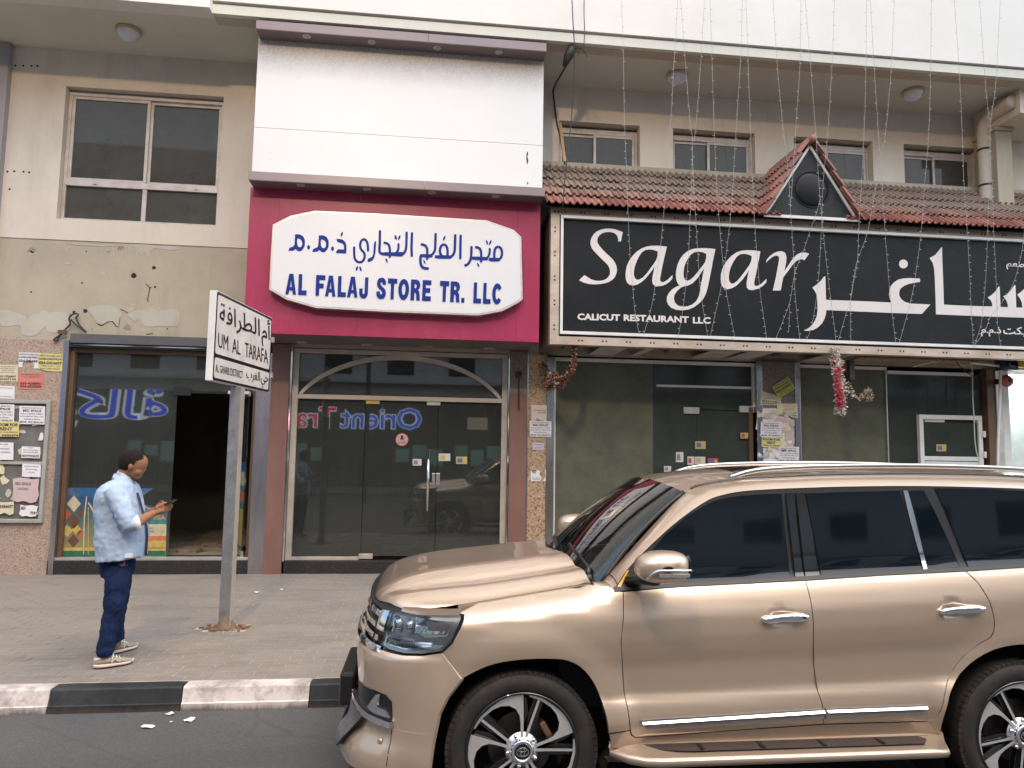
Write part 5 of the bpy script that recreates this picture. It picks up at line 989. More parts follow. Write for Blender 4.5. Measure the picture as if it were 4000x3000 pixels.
# ------------------------------------------------------------------ street name sign on its post
SG = empty('street_sign', (-1.93, 7.60, GRN), 'white street name sign reading UM AL TARAFA on a grey metal post', 'street sign')
pb = gz(880, 2455, GRN); px0, py0 = pb.x, pb.y
dirv = Vector((.155, .988, 0)).normalized(); fr = Vector((dirv.y, -dirv.x, 0)); L0 = Vector((-1.995, 7.03, 0)); hz = 2.545
cpt = Vector((px0, py0, 0))
MB().obox(cpt+Vector((0, 0, (GRN-.05+hz)/2)), fr*.054, dirv*.045, Vector((0, 0, (hz-GRN+.05)/2))).build('post', M['galv'], SG, bevel=.004)
MB().obox(cpt+fr*.058+Vector((0, 0, (GRN+hz)/2)), dirv*.043, fr*.003, Vector((0, 0, (hz-GRN)/2-.01))).build('lit_side_strip', M['alu_cream'], SG)  # cream plate: warm light on the post's right face, put into the colour
def sg(x, y, d=0.0):
    r = _ray(820+x/4.046, 1130+y/4.046); o = Vector((0, 0, CAMH)); t = (L0-o).dot(fr)/r.dot(fr); return o+r*t+fr*d
z1 = sg(105, 40).z; z0 = sg(50, 1440).z; z1b = sg(990, 450).z; z0b = sg(925, 1620).z; zt, zb = (z1+z1b)/2, (z0+z0b)/2
uL = (sg(80, 700)-L0).dot(dirv); uR = (sg(960, 1000)-L0).dot(dirv)
def sf(u, z, d): p = L0+dirv*u+fr*d; return Vector((p.x, p.y, z))
c_ = L0+dirv*((uL+uR)/2)-fr*.036
MB().obox((c_.x, c_.y, (zt+zb)/2), dirv*((uR-uL)/2+.004), fr*.034, Vector((0, 0, (zt-zb)/2+.006))).build('sign_case', M['white_paint'], SG, bevel=.004)
def rrect(u0, u1, a, b, r, d, n=5):
    out = []
    for cu, cz, s0 in ((u1-r, b-r, 0), (u0+r, b-r, 1), (u0+r, a+r, 2), (u1-r, a+r, 3)):
        for q in range(n+1): t = (s0+q/n)*PI/2; out.append(sf(cu+r*math.cos(t), cz+r*math.sin(t), d))
    return out
MB().poly([rrect(uL, uR, zb, zt, .03, .001)], -fr*.002).build('black_border', M['black_plastic'], SG)
zm1, zm0 = sg(75, 1010).z, sg(70, 1068).z
wh = pm('sign_white', (.72, .66, .60), .4, dirt=((.5, .44, .38), .3, 4))
MB().poly([rrect(uL+.018, uR-.028, zm1, zt-.028, .03, .0025)]).build('white_face', wh, SG); MB().poly([rrect(uL+.018, uR-.028, zb+.024, zm0, .03, .0025)]).build('white_face', wh, SG)
mb = MB()
def ts(s, x0, x1, t0, t1, b0, b1, off=.02):
    for k in (-1, 0, 1):
        text_on(mb, s, lambda u, v: sg(x0+(x1-x0)*u+k*off*70, (b0+(b1-b0)*u)*(1-v)+(t0+(t1-t0)*u)*v, .004+.0003*k), 0, 0, 1, 1, 0)
        if off > .03: text_on(mb, s, lambda u, v: sg(x0+(x1-x0)*u, (b0+(b1-b0)*u)*(1-v)+(t0+(t1-t0)*u)*v+k*off*90, .0052+.0003*k), 0, 0, 1, 1, 0)
ts('UM', 125, 283, 688, 740, 920, 978); ts('AL', 348, 476, 775, 815, 998, 1038); ts('TARAFA', 550, 912, 838, 960, 1062, 1178); ts('AL GHARB DISTRICT', 82, 512, 1180, 1295, 1305, 1412, .01)
ts(arab('الطرافة'), 148, 782, 205, 470, 600, 820, .035); ts(arab('أم'), 812, 946, 455, 490, 890, 940, .035); ts(arab('الغرب'), 570, 786, 1245, 1310, 1440, 1500, .02); ts(arab('حي'), 800, 914, 1362, 1395, 1545, 1590, .02)
mb.build('lettering', M['black_plastic'], SG)
mb = MB()
for zz in (2.75, 3.15): q = L0+dirv*(uR+.01); mb.obox((q.x, q.y, zz), dirv*.02, fr*.03, Vector((0, 0, .03)))
mb.build('clamp', M['alu'], SG)
# broken paving and soil round the post
HO = tag(MB().poly([[(px0+.17*math.cos(t)*(1+.25*math.sin(3*t)), py0+.12*math.sin(t)*(1+.2*math.cos(4*t)), GRN-.004) for t in [k*PI/9 for k in range(18)]]]).build('soil', pm('red_soil', (.12, .055, .028), .95, var=.5, scale=25, bump=.6), None), kind='stuff')
mb = MB(); rs = random.Random(12)
for i in range(60):
    t = rs.uniform(0, 2*PI); r = rs.uniform(.05, .2); s = rs.uniform(.008, .028); mb.obox((px0+r*math.cos(t)*1.2, py0+r*.8*math.sin(t), GRN+s*.2), Vector((rs.uniform(.5, 1)*s, rs.uniform(-.5, .5)*s, 0)), Vector((rs.uniform(-.5, .5)*s, rs.uniform(.5, 1)*s, 0)), Vector((0, rs.uniform(-.3, .3)*s, s*.6)))
mb.build('rubble', pm('rubble', (.20, .12, .075), .9, var=.4, scale=20), None, kind='stuff', bevel=.002)
mb = MB(); rows = []
for z_, r in ((GRN-.01, .088), (GRN+.03, .080), (GRN+.07, .066), (GRN+.11, .054)): rows.append([(px0+r*1.05*math.cos(t)*(1+.12*math.sin(5*t+z_*40)), py0+r*math.sin(t), z_+.02*math.sin(3*t)) for t in [k*PI/8 for k in range(16)]])
mb.grid(rows, True).build('mortar_collar', pm('mortar', (.20, .13, .085), .9, var=.2, scale=20), SG, smooth=True)
# litter
LIT = [((1003,2315),.05,'white paper scrap on the paving right of the sign post'),((1100,2303),.035,'small white paper scrap further right of the sign post, near the shop plinth'),((865,2255),.02,'tiny white scrap by the plinth behind the sign post'),((98,2243),.025,'white scrap against the granite pier at the left'),((665,2790),.04,'crumpled white paper on the road by the kerb'),((738,2815),.045,'white paper scrap lying on the road, right of the crumpled one'),((578,2842),.05,'torn white tissue lying on the road, nearest the camera'),((840,2603),.014,'tiny white crumb on the paving in front of the post'),((669,2820),.015,'tiny grey scrap between the papers on the road'),((1285,2238),.02,'white crumb on the plinth edge below the glass door')]
for i, ((a_, b_), r, lb) in enumerate(LIT):
    z_ = .002 if b_ > 2760 else GRN+.003; p = gz(a_, b_, z_); rs = random.Random(i); n = 8; rows = []
    pts = [(p.x+r*math.cos(t)*rs.uniform(.6, 1.1), p.y+r*.8*math.sin(t)*rs.uniform(.6, 1.1), z_+rs.uniform(0, r*.35)) for t in [k*2*PI/n for k in range(n)]]
    mb = MB()
    for k in range(n): mb.face([(p.x, p.y, z_+r*.3), pts[k], pts[(k+1) % n]])
    mb.build('paper_scrap', M['paper_white'], None, label=lb, category='litter', group='paper scraps on the ground')
# ================================================================== ACROSS THE ROAD (seen in reflections, lights the street)
OY = -14.3
OB = empty('opposite_building', (0, OY-3, 0), 'pale apartment block with dark windows across the road, mirrored in the car and shop windows', 'building')
ow = pm('opposite_wall', (.80, .80, .80), .8); og = pm('opposite_glass', (.03, .04, .05), .2)
box('wall', ow, -34, 34, OY-8, OY, 4.6, 16.5, parent=OB)
box('ground_floor', pm('opposite_shop', (.12, .12, .12), .5), -34, 34, OY-8, OY-.3, 0, 4.6, parent=OB)
wd = None
for fz_ in range(4):
    for i in range(22):
        x = -32+i*3.0; z = 5.6+fz_*2.75
        if wd is None: wd = MB().box(0, 1.3, OY, OY+.03, 0, 1.4).build('window', og, OB, loc=(0, OY, 0)); o = wd
        else: o = wd.copy(); COL.objects.link(o)
        o.location = Vector((x, OY, z))-WL['opposite_building']
    box('balcony_slab', ow, -34, 34, OY, OY+.5, 5.15+fz_*2.75, 5.3+fz_*2.75, parent=OB)
shopg = emat('lit_shop_glow', (.35, .65, .55), .3)
for i, (a_, b_) in enumerate(((-6.5,-4.6),(-1.5,1.0),(1.4,3.8),(5.5,8.5),(-14,-11),(10,14))):
    n_ = max(2, int((b_-a_)/.7))
    for q in range(n_): box('shop_window', shopg, a_+(b_-a_)*q/n_, a_+(b_-a_)*(q+.8)/n_, OY-.3, OY-.26, 1.2+.15*((q*7+i) % 3), 2.2-.2*((q*5+i) % 2), parent=OB)
for i, (a_, b_, z_) in enumerate(((2.0,3.0,3.0),(3.9,4.9,3.05))): box('lit_panel', emat('panel_glow'+str(i), (.9, .8, .6), .5), a_, b_, OY-.28, OY-.2, z_, z_+.6, parent=OB)
def facing(u, v, x, y): return Vector((x-u, y, v))
t = empty('lit_sign', (-3, OY, 3.2), 'glowing red and blue sign reading Orient Travel, mirrored in the glass door', 'sign')
for s, x0, w_, c, z0, h in (('O', -.27, 1.2, (.05,.18,1), 2.95, 1.02), ('rient', -1.55, 2.6, (.05,.18,1), 2.95, .95), ('Travel', -4.4, 3.3, (1,.06,.06), 2.95, .98)):
    for nm, off, col, k, dy in (('halo', .045, (.75,.85,1), 1.6, 0), ('letters', .005, c, 1.5, .03)):
        mb = MB(); text_on(mb, s, lambda u, v: facing(u, v, x0, OY+.05+dy), -off, z0-off, w_+off, z0+h+off, off); mb.build(nm, emat('glow_'+nm+s[0], col, k), t)
t = empty('lit_sign', (-15, OY, 3.6), 'glowing blue Arabic agency sign, mirrored in the left shop glass', 'sign')
for nm, off, col, k, dy in (('halo', .05, (.8,.9,1), 1.6, 0), ('letters', .005, (.03,.10,1), 1.5, .03)):
    mb = MB(); text_on(mb, arab('وكالة'), lambda u, v: facing(u, v, -12.2, OY+.05+dy), -off, 2.75, 5.2, 4.6, off); mb.build(nm, emat('glow_ar'+nm, col, k), t)
# fence on the far kerb
FN = empty('railing', (0, -9.2, .15), 'spiked dark railing along the far kerb, mirrored in the shop glass', 'fence')
mb = MB(); mb.box(-20, 20, -9.22, -9.19, .45, .49).box(-20, 20, -9.22, -9.19, 1.15, 1.19)
x = -20
while x < 20: mb.box(x, x+.025, -9.22, -9.19, .15, 1.3).obox((x+.0125, -9.2, 1.34), Vector((.03, 0, 0)), Vector((0, .01, 0)), Vector((0, 0, .05))); x += .25
mb.build('bars', M['black_matt'], FN)
# lit street lamp on the near edge of the far lane
SLP = empty('street_lamp', (-2.2, -5.4, 0), 'tall street lamp with lit warm head across the road, mirrored on the white signboard', 'street lamp')
MB().tube([(-2.2, -5.6, 0), (-2.2, -5.6, 7), (-2.2, -5.5, 10.6), (-2.2, -4.6, 11.1), (-2.2, -2.4, 11.2)], [.10, .08, .06, .05, .045], 10).build('pole', M['galv'], SLP, smooth=True)
MB().obox((-2.2, -1.9, 11.22), Vector((.16, 0, 0)), Vector((0, .42, 0)), Vector((0, 0, .06))).build('head', M['galv'], SLP, bevel=.02)
MB().obox((-2.2, -1.85, 11.14), Vector((.12, 0, 0)), Vector((0, .3, 0)), Vector((0, 0, .015))).build('lens', emat('lamp_warm', (1, .62, .28), 40), SLP)
MB().obox((-1.76, -5.1, 9.72), Vector((.13, 0, 0)), Vector((0, .35, 0)), Vector((0, 0, .05))).build('lower_head', M['galv'], SLP, bevel=.02); MB().obox((-1.76, -5.05, 9.65), Vector((.10, 0, 0)), Vector((0, .26, 0)), Vector((0, 0, .02))).build('lens', emat('lamp_warm_low', (1, .60, .22), 90), SLP); MB().tube([(-2.2, -5.55, 9.5), (-1.9, -5.4, 9.72), (-1.76, -5.2, 9.74)], .03, 6).build('arm', M['galv'], SLP)
ll = bpy.data.lights.new('street_lamp_light', 'AREA'); ll.shape = 'RECTANGLE'; ll.size = .35; ll.size_y = .8; ll.energy = 650; ll.color = (1, .70, .42)
lo = bpy.data.objects.new('street_lamp_light', ll); COL.objects.link(lo); lo.parent = SLP; lo.location = Vector((-2.2, -1.85, 11.08))-Vector((-2.2, -5.4, 0)); lo.rotation_euler = (math.radians(35), 0, 0)
# ================================================================== THE PARKED CAR
def lerp(t, x):
    if x <= t[0][0]: return t[0][1]
    for (a, b), (c, d) in zip(t, t[1:]):
        if x <= c: return b+(d-b)*(x-a)/(c-a)
    return t[-1][1]
def cub(t, x):
    n = len(t)
    if x <= t[0][0]: return t[0][1]
    if x >= t[-1][0]: return t[-1][1]
    i = 0
    while x > t[i+1][0]: i += 1
    def sl(j):
        if j <= 0 or j >= n-1: a, b = t[max(j-1, 0)], t[min(j+1, n-1)]; return (b[1]-a[1])/(b[0]-a[0])
        a = (t[j][1]-t[j-1][1])/(t[j][0]-t[j-1][0]); b = (t[j+1][1]-t[j][1])/(t[j+1][0]-t[j][0])
        return 0 if a*b <= 0 else 2*a*b/(a+b)
    h = t[i+1][0]-t[i][0]; s = (x-t[i][0])/h; m0, m1 = sl(i)*h, sl(i+1)*h
    return (2*s**3-3*s*s+1)*t[i][1]+(s**3-2*s*s+s)*m0+(-2*s**3+3*s*s)*t[i+1][1]+(s**3-s*s)*m1
PROF = [(.30,3.90),(.40,3.885),(.47,3.862),(.54,3.848),(.60,3.860),(.68,3.890),(.78,3.889),(.88,3.871),(.96,3.861),(1.03,3.867),(1.10,3.890),(1.17,3.922),(1.22,3.952),(1.26,3.968),(1.80,4.12)]
CORN = [(-.39,.97),(-.38,.70),(-.345,.44),(-.28,.24),(-.20,.13),(-.10,.06),(0,.022),(.1,.006),(.25,0)]
HTOP = [(-.3,1.10),(.007,1.113),(.303,1.125),(.541,1.155),(.783,1.19),(.90,1.215)]
CUPS = [(1.945,1.052),(2.955,1.088)]
def SS(X, Z):
    zp = Z-(X-1)*(.02+.03*(Z-.45)/.8) if X > 1 else Z
    y = cub(PROF, zp)
    if X < .25: y += cub(CORN, X)
    if X > 4.1: y += (min(1, (X-4.1)/.42))**3*.25
    for cx in (.54, 3.40):
        r = math.hypot(X-cx, Z-.40)
        if r < .66: y -= .022*(1 if r < .50 else .5+.5*math.cos((r-.50)/.16*PI))
    if X < 1.0:
        d = cub(HTOP, X)-Z; w = max(0, min(1, (1.0-X)/.15))
        if d < .10 and w > 0: y += w*.10*(1-max(d, 0)/.10)**2.2
    for cx, cz in CUPS:
        r = ((X-cx)/.085)**2+((Z-cz)/.058)**2
        if r < 1: y += .020*(1-r)**1.3
    return y
CY = 4.845                                     # car centre line
CARL = Vector((2.0, CY, 0))
K = empty('parked_car', CARL, 'champagne gold large four wheel drive car parked at the kerb with tinted windows', 'car')
def clip(poly, ax, v, sgn):
    out = []; n = len(poly)
    for i in range(n):
        p, q = poly[i], poly[(i+1) % n]; a = (p[ax]-v)*sgn; b = (q[ax]-v)*sgn
        if a >= 0: out.append(p)
        if a*b < 0:
            t = a/(a-b); r = [p[0]+(q[0]-p[0])*t, p[1]+(q[1]-p[1])*t]; r[ax] = v; out.append(tuple(r))
    return out
def inset(poly, d):
    n = len(poly); A = sum(poly[i][0]*poly[(i+1) % n][1]-poly[(i+1) % n][0]*poly[i][1] for i in range(n)); s = 1 if A > 0 else -1; out = []
    for i in range(n):
        p0, p, p1 = poly[i-1], poly[i], poly[(i+1) % n]
        def nr(a, b): dx, dy = b[0]-a[0], b[1]-a[1]; q = math.hypot(dx, dy) or 1; return (-dy/q*s, dx/q*s)
        n0, n1 = nr(p0, p), nr(p, p1); mx, my = n0[0]+n1[0], n0[1]+n1[1]; q = mx*mx+my*my
        k = 2*d/q if q > .3 else d; out.append((p[0]+mx*k, p[1]+my*k))
    return out
def skin(name, poly, fn, mat, parent, cell=.045, lip=.02, out=Vector((0,-1,0)), mirror=True, gap=.0022, label=None):
    if gap: poly = inset(poly, gap)
    x0 = min(p[0] for p in poly); x1 = max(p[0] for p in poly); nx = max(1, math.ceil((x1-x0)/cell)); vs = {}; V = []; Fc = []
    def vid(p):
        k = (round(p[0], 5), round(p[1], 5))
        if k not in vs: vs[k] = len(V); V.append(p)
        return vs[k]
    for i in range(nx):
        a, b = x0+(x1-x0)*i/nx, x0+(x1-x0)*(i+1)/nx; c = clip(clip(poly, 0, a, 1), 0, b, -1)
        if len(c) < 3: continue
        y0 = min(p[1] for p in c); y1 = max(p[1] for p in c); j0 = math.floor(y0/cell); j1 = math.ceil(y1/cell)
        for j in range(j0, j1):
            d = clip(clip(c, 1, j*cell, 1), 1, (j+1)*cell, -1)
            if len(d) < 3: continue
            f = []
            for p in d:
                k = vid(p)
                if not f or (f[-1] != k): f.append(k)
            if len(f) > 1 and f[0] == f[-1]: f.pop()
            if len(f) >= 3 and len(set(f)) == len(f): Fc.append(f)
    P = [Vector(fn(*p)) for p in V]; N = []
    for p in V:
        e = .004; du = Vector(fn(p[0]+e, p[1]))-Vector(fn(p[0]-e, p[1])); dv = Vector(fn(p[0], p[1]+e))-Vector(fn(p[0], p[1]-e)); n = du.cross(dv)
        n = n.normalized() if n.length > 1e-12 else out.copy()
        if n.dot(out) < 0: n = -n
        N.append(n)
    ff = []
    for f in Fc:
        a, b, c = P[f[0]], P[f[1]], P[f[2]]; n = Vector((0,0,0))
        for q in range(len(f)): n += P[f[q]].cross(P[f[(q+1) % len(f)]])
        ff.append(f if n.dot(out) > 0 else f[::-1])
    if lip:
        m = len(poly); B0 = [Vector(fn(*p)) for p in poly]; B1 = [q-out*lip for q in B0]; c0 = sum(B0, Vector())/m
        for i in range(m):
            j = (i+1) % m; k = len(P); quad = [B0[i], B0[j], B1[j], B1[i]]; n = (quad[1]-quad[0]).cross(quad[3]-quad[0])
            n = n.normalized() if n.length > 0 else out; P += quad; N += [n]*4; ff.append([k, k+1, k+2, k+3])
    objs = []
    for mir in ((False, True) if mirror else (False,)):
        QQ = [Vector((p.x, 2*CY-p.y, p.z)) if mir else p for p in P]; NN = [(n.x, -n.y, n.z) if mir else tuple(n) for n in N]; FF = [f[::-1] for f in ff] if mir else ff
        me = bpy.data.meshes.new(name); L = WL[parent.name]; me.from_pydata([q-L for q in QQ], [], FF); me.materials.append(mat)
        me.polygons.foreach_set('use_smooth', [True]*len(FF)); me.update(); me.normals_split_custom_set_from_vertices(NN)
        o = bpy.data.objects.new(name, me); COL.objects.link(o); o.parent = parent; WL[o.name] = L
        if label: o['label'] = label
        objs.append(o)
    return objs
fS = lambda d=0.0: (lambda x, z: (x, SS(x, z)+d, z))
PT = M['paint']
archF = [(.056,.327),(.069,.451),(.097,.60),(.135,.674),(.212,.766),(.306,.814),(.402,.845),(.544,.862),(.687,.861),(.763,.849),(.835,.810),(.895,.742),(.936,.657),(.960,.571),(.974,.486)]
archR = [(2.853,.40),(2.854,.508),(2.887,.625),(2.949,.704),(3.051,.796),(3.17,.858),(3.28,.885),(3.40,.893),(3.52,.885),(3.63,.858),(3.75,.796),(3.85,.704),(3.91,.625),(3.94,.508),(3.945,.42)]
doorF = [(1.076,1.187),(1.060,1.048),(1.046,.944),(1.062,.796),(1.068,.685),(1.080,.591),(1.092,.491),(1.12,.456)]
Bl = [(2.118,1.244),(2.12,1.145),(2.120,.965),(2.134,.776),(2.142,.663),(2.153,.616),(2.164,.494)]
Rl = [(3.081,1.294),(3.136,1.229),(3.178,1.126),(3.197,1.027),(3.194,.974),(3.17,.933),(3.095,.892),(3.012,.831),(2.951,.765),(2.902,.70),(2.866,.64),(2.84,.57),(2.815,.51),(2.78,.494)]
belt = [(1.027,1.191),(1.228,1.203),(1.416,1.214),(2.118,1.244),(2.564,1.269),(3.072,1.291),(3.444,1.311),(4.0,1.33),(4.28,1.338)]
apl = [(1.028,1.198),(1.109,1.294),(1.254,1.423),(1.428,1.558),(1.602,1.666),(1.70,1.700),(1.82,1.723),(1.987,1.736),(2.164,1.745),(2.508,1.758),(2.998,1.765),(3.591,1.756),(3.95,1.735),(4.12,1.70),(4.2,1.6),(4.28,1.34)]
sm = lambda l: cr(l, 3)
# inner dark liner that shows in the shut lines
skin('inner_liner', [(.10,.90)]+archF[3:]+[(1.0,.45)]+[(2.80,.45)]+archR[1:-1]+[(4.4,.5),(4.4,1.30),(3.1,1.27),(1.05,1.17),(.25,1.09)], fS(.024), M['black_matt'], K, .09, 0, gap=0)
skin('front_fender', [(.104,.90),(.147,.937),(.190,1.023),(.206,1.063),(.191,1.085),(.30,1.123),(.42,1.138),(.541,1.155),(.66,1.172),(.783,1.19),(.90,1.213),(1.0,1.214),(1.027,1.196),(1.076,1.187)]+doorF[1:6]+[(1.088,.50),(.974,.486)]+sm(archF[4:])[::-1], fS(), PT, K, .04)
fd = empty('door', (1.6, 3.9, .46), parent=K); rd = empty('door', (2.6, 3.9, .49), parent=K)
skin('panel', sm(doorF)+[(1.624,.473)]+Bl[::-1]+[(1.416,1.214)], fS(), PT, fd, .03, mirror=False)
skin('panel', Bl+Rl[::-1]+[(2.564,1.269)], fS(), PT, rd, .03, mirror=False)
fd2 = empty('door', (1.6, 5.8, .46), parent=K); rd2 = empty('door', (2.6, 5.8, .49), parent=K)
def fM(x, z): return (x, 2*CY-SS(x, z), z)
skin('panel', sm(doorF)+[(1.624,.473)]+Bl[::-1]+[(1.416,1.214)], fM, PT, fd2, .06, out=Vector((0,1,0)), mirror=False); skin('panel', Bl+Rl[::-1]+[(2.564,1.269)], fM, PT, rd2, .06, out=Vector((0,1,0)), mirror=False)
skin('rear_quarter', sm(Rl)+sm(archR)+[(4.40,.46),(4.50,.70),(4.50,.95),(4.45,1.34),(4.0,1.332),(3.444,1.311)], fS(), PT, K, .05)
skin('sill', [(.976,.484),(1.088,.498),(1.10,.47),(1.122,.454),(1.624,.471),(2.164,.490),(2.77,.490),(2.85,.56),(2.852,.50),(2.852,.40),(1.0,.40)], fS(.003), PT, K, .06)
# running board
for sd in (1, -1):
    yy = lambda y: y if sd == 1 else 2*CY-y
    rows = []
    for i in range(25):
        t = i/24; x = .99+1.885*t; e = min(1, t/.10, (1-t)/.045); e = e**.5 if e > 0 else 0; o_ = 3.875-.155*e
        rows.append([(x, yy(3.90), .425), (x, yy(3.885), .417), (x, yy(o_+.03), .395), (x, yy(o_+.008), .392), (x, yy(o_), .378), (x, yy(o_+.012), .352), (x, yy(3.90), .32), (x, yy(4.0), .31)])
    rb = MB().grid(rows if sd == 1 else rows[::-1]).build('running_board', PT, K, smooth=True)
    tr_ = []
    for i in range(21):
        t = i/20; x = 1.17+1.60*t; e = min(1, t/.12, (1-t)/.04); e = math.sqrt(max(0, e)); tr_.append([(x, yy(3.868), .4165), (x, yy(3.868-.09*e), .4095-.0)])
    tm = M['tread'] = M.get('tread') or pm('step_tread', (.045, .032, .026), .6, var=.3, scale=8, bump=.4, bscale=60, stretch=(1, 8, 1)); MB().grid(tr_ if sd == 1 else tr_[::-1]).build('step_tread', tm, rb)
    for x in (1.45, 1.78, 2.12, 2.45): MB().box(x, x+.02, *sorted((yy(3.785), yy(3.862))), .412, .418).build('step_rib', M['black_plastic'], rb)
# ---- front end, a loft round the nose
PLAN = [(.25,3.862),(.1,3.866),(0,3.882),(-.1,3.920),(-.2,3.992),(-.28,4.10),(-.345,4.30),(-.38,4.55),(-.392,4.845)]
PLS = cr(PLAN, 8); _al = [0]
for p, q in zip(PLS, PLS[1:]): _al.append(_al[-1]+math.hypot(q[0]-p[0], q[1]-p[1]))
DPR = [(.28,.04),(.32,.045),(.38,.04),(.46,.012),(.56,.004),(.70,.010),(.80,.012),(.855,.006),(.885,-.022),(.92,-.035),(1.0,-.045),(1.10,-.085)]
def FR(a, z, d=0.0):
    a = max(0, min(_al[-1]*2, a)); m = a > _al[-1]; b = 2*_al[-1]-a if m else a
    i = 0
    while i < len(_al)-2 and b > _al[i+1]: i += 1
    t = (b-_al[i])/(_al[i+1]-_al[i]); p, q = PLS[i], PLS[i+1]; x = p[0]+(q[0]-p[0])*t; y = p[1]+(q[1]-p[1])*t
    def nrm(k):
        A, B_2 = PLS[max(k-1, 0)], PLS[min(k+1, len(PLS)-1)]; dx, dy = B_2[0]-A[0], B_2[1]-A[1]; q_ = math.hypot(dx, dy); return (-dy/q_, dx/q_)
    n0, n1 = nrm(i), nrm(i+1); nx, ny = -(n0[0]+(n1[0]-n0[0])*t), -(n0[1]+(n1[1]-n0[1])*t)
    if ny > 0 and nx > 0: nx, ny = -nx, -ny
    s_ = 1 if (nx*-1 >= 0 and ny <= .01) else -1
    nx, ny = nx*s_, ny*s_
    w = min(1, max(0, (b-.1)/.35)); dd = cub(DPR, z)*w + d
    lipw = min(1, max(0, (b-.35)/.3)); 
    if z < .45: dd += lipw*(.45-z)/.15*.035
    x += nx*dd; y += ny*dd
    if z < 1 and b < .16:
        y += (cub(PROF, z)-3.862)*max(0, 1-b/.16)
    r = math.hypot(x-.54, z-.40)
    if r < .66 and b < .4: y -= .022*(1 if r < .50 else .5+.5*math.cos((r-.50)/.16*PI))
    return (x, 2*CY-y if m else y, z)
AM = _al[-1]
fF = lambda d=0.0: (lambda a, z: FR(a, z, d))
oN = Vector((-.75, -.65, .1)).normalized()
bump_ = [(.146,.898),(.039,.766),(.115,.674),(.153,.60),(.181,.451),(.194,.335),(.30,.31),(.45,.285),(.62,.275),(.8,.27),(AM,.27),(AM,.47),(.80,.47),(.74,.55),(.76,.66),(.80,.74),(.84,.80),(.82,.86),(.70,.865),(.60,.87),(.50,.878),(.36,.874),(.25,.880)]
def ridged(a, z, d=0): return FR(a, z, d)
skin('front_bumper', bump_, fF(), PT, K, .03, .02, out=oN)
skin('fog_recess', [(.40,.545),(.74,.55),(.76,.66),(.52,.675),(.44,.668),(.405,.64)], fF(.004), M['black_plastic'], K, .04, .01, out=oN, gap=0)
skin('fog_surround', [(.41,.56),(.52,.56),(.58,.575),(.50,.66),(.47,.668),(.495,.60),(.44,.595)], fF(.014), M['chrome'], K, .03, .01, out=oN, gap=0)
skin('bumper_blade', [(.395,.515),(.40,.545),(.60,.560),(.86,.585),(.86,.55),(.60,.528)], fF(.028), M['chrome'], K, .04, .028, out=oN, gap=0)
skin('intake_trim', [(.60,.525),(.86,.545),(.98,.30),(.86,.29),(.80,.33)], fF(.03), pm('dark_trim', (.10, .10, .11), .4), K, .04, .03, out=oN, gap=0)
skin('lower_seam', [(.205,.5075),(.40,.5055),(.40,.5030),(.205,.5050)], fF(.002), pm('seam_light', (.6, .52, .42), .3), K, .05, 0, out=oN, gap=0)
skin('corner_line', [(.398,.30),(.402,.30),(.402,.50),(.398,.50)], fF(.001), M['black_matt'], K, .05, 0, out=oN, gap=0)
p_ = FR(.46, .435, .001); MB().lathe([(0, .006), (.014, .005), (.017, 0)], p_, (-.7, -.7, 0), 14).build('parking_sensor', PT, K, smooth=True)
skin('lower_intake', [(.80,.47),(AM,.47),(AM,.86),(.82,.86),(.84,.80),(.76,.66)], fF(-.05), M['black_plastic'], K, .08, 0, out=oN, gap=0)
box('plate_guard', M['black_plastic'], -.475, -.38, CY-.30, CY+.30, .42, .61, parent=K, bevel=.02)
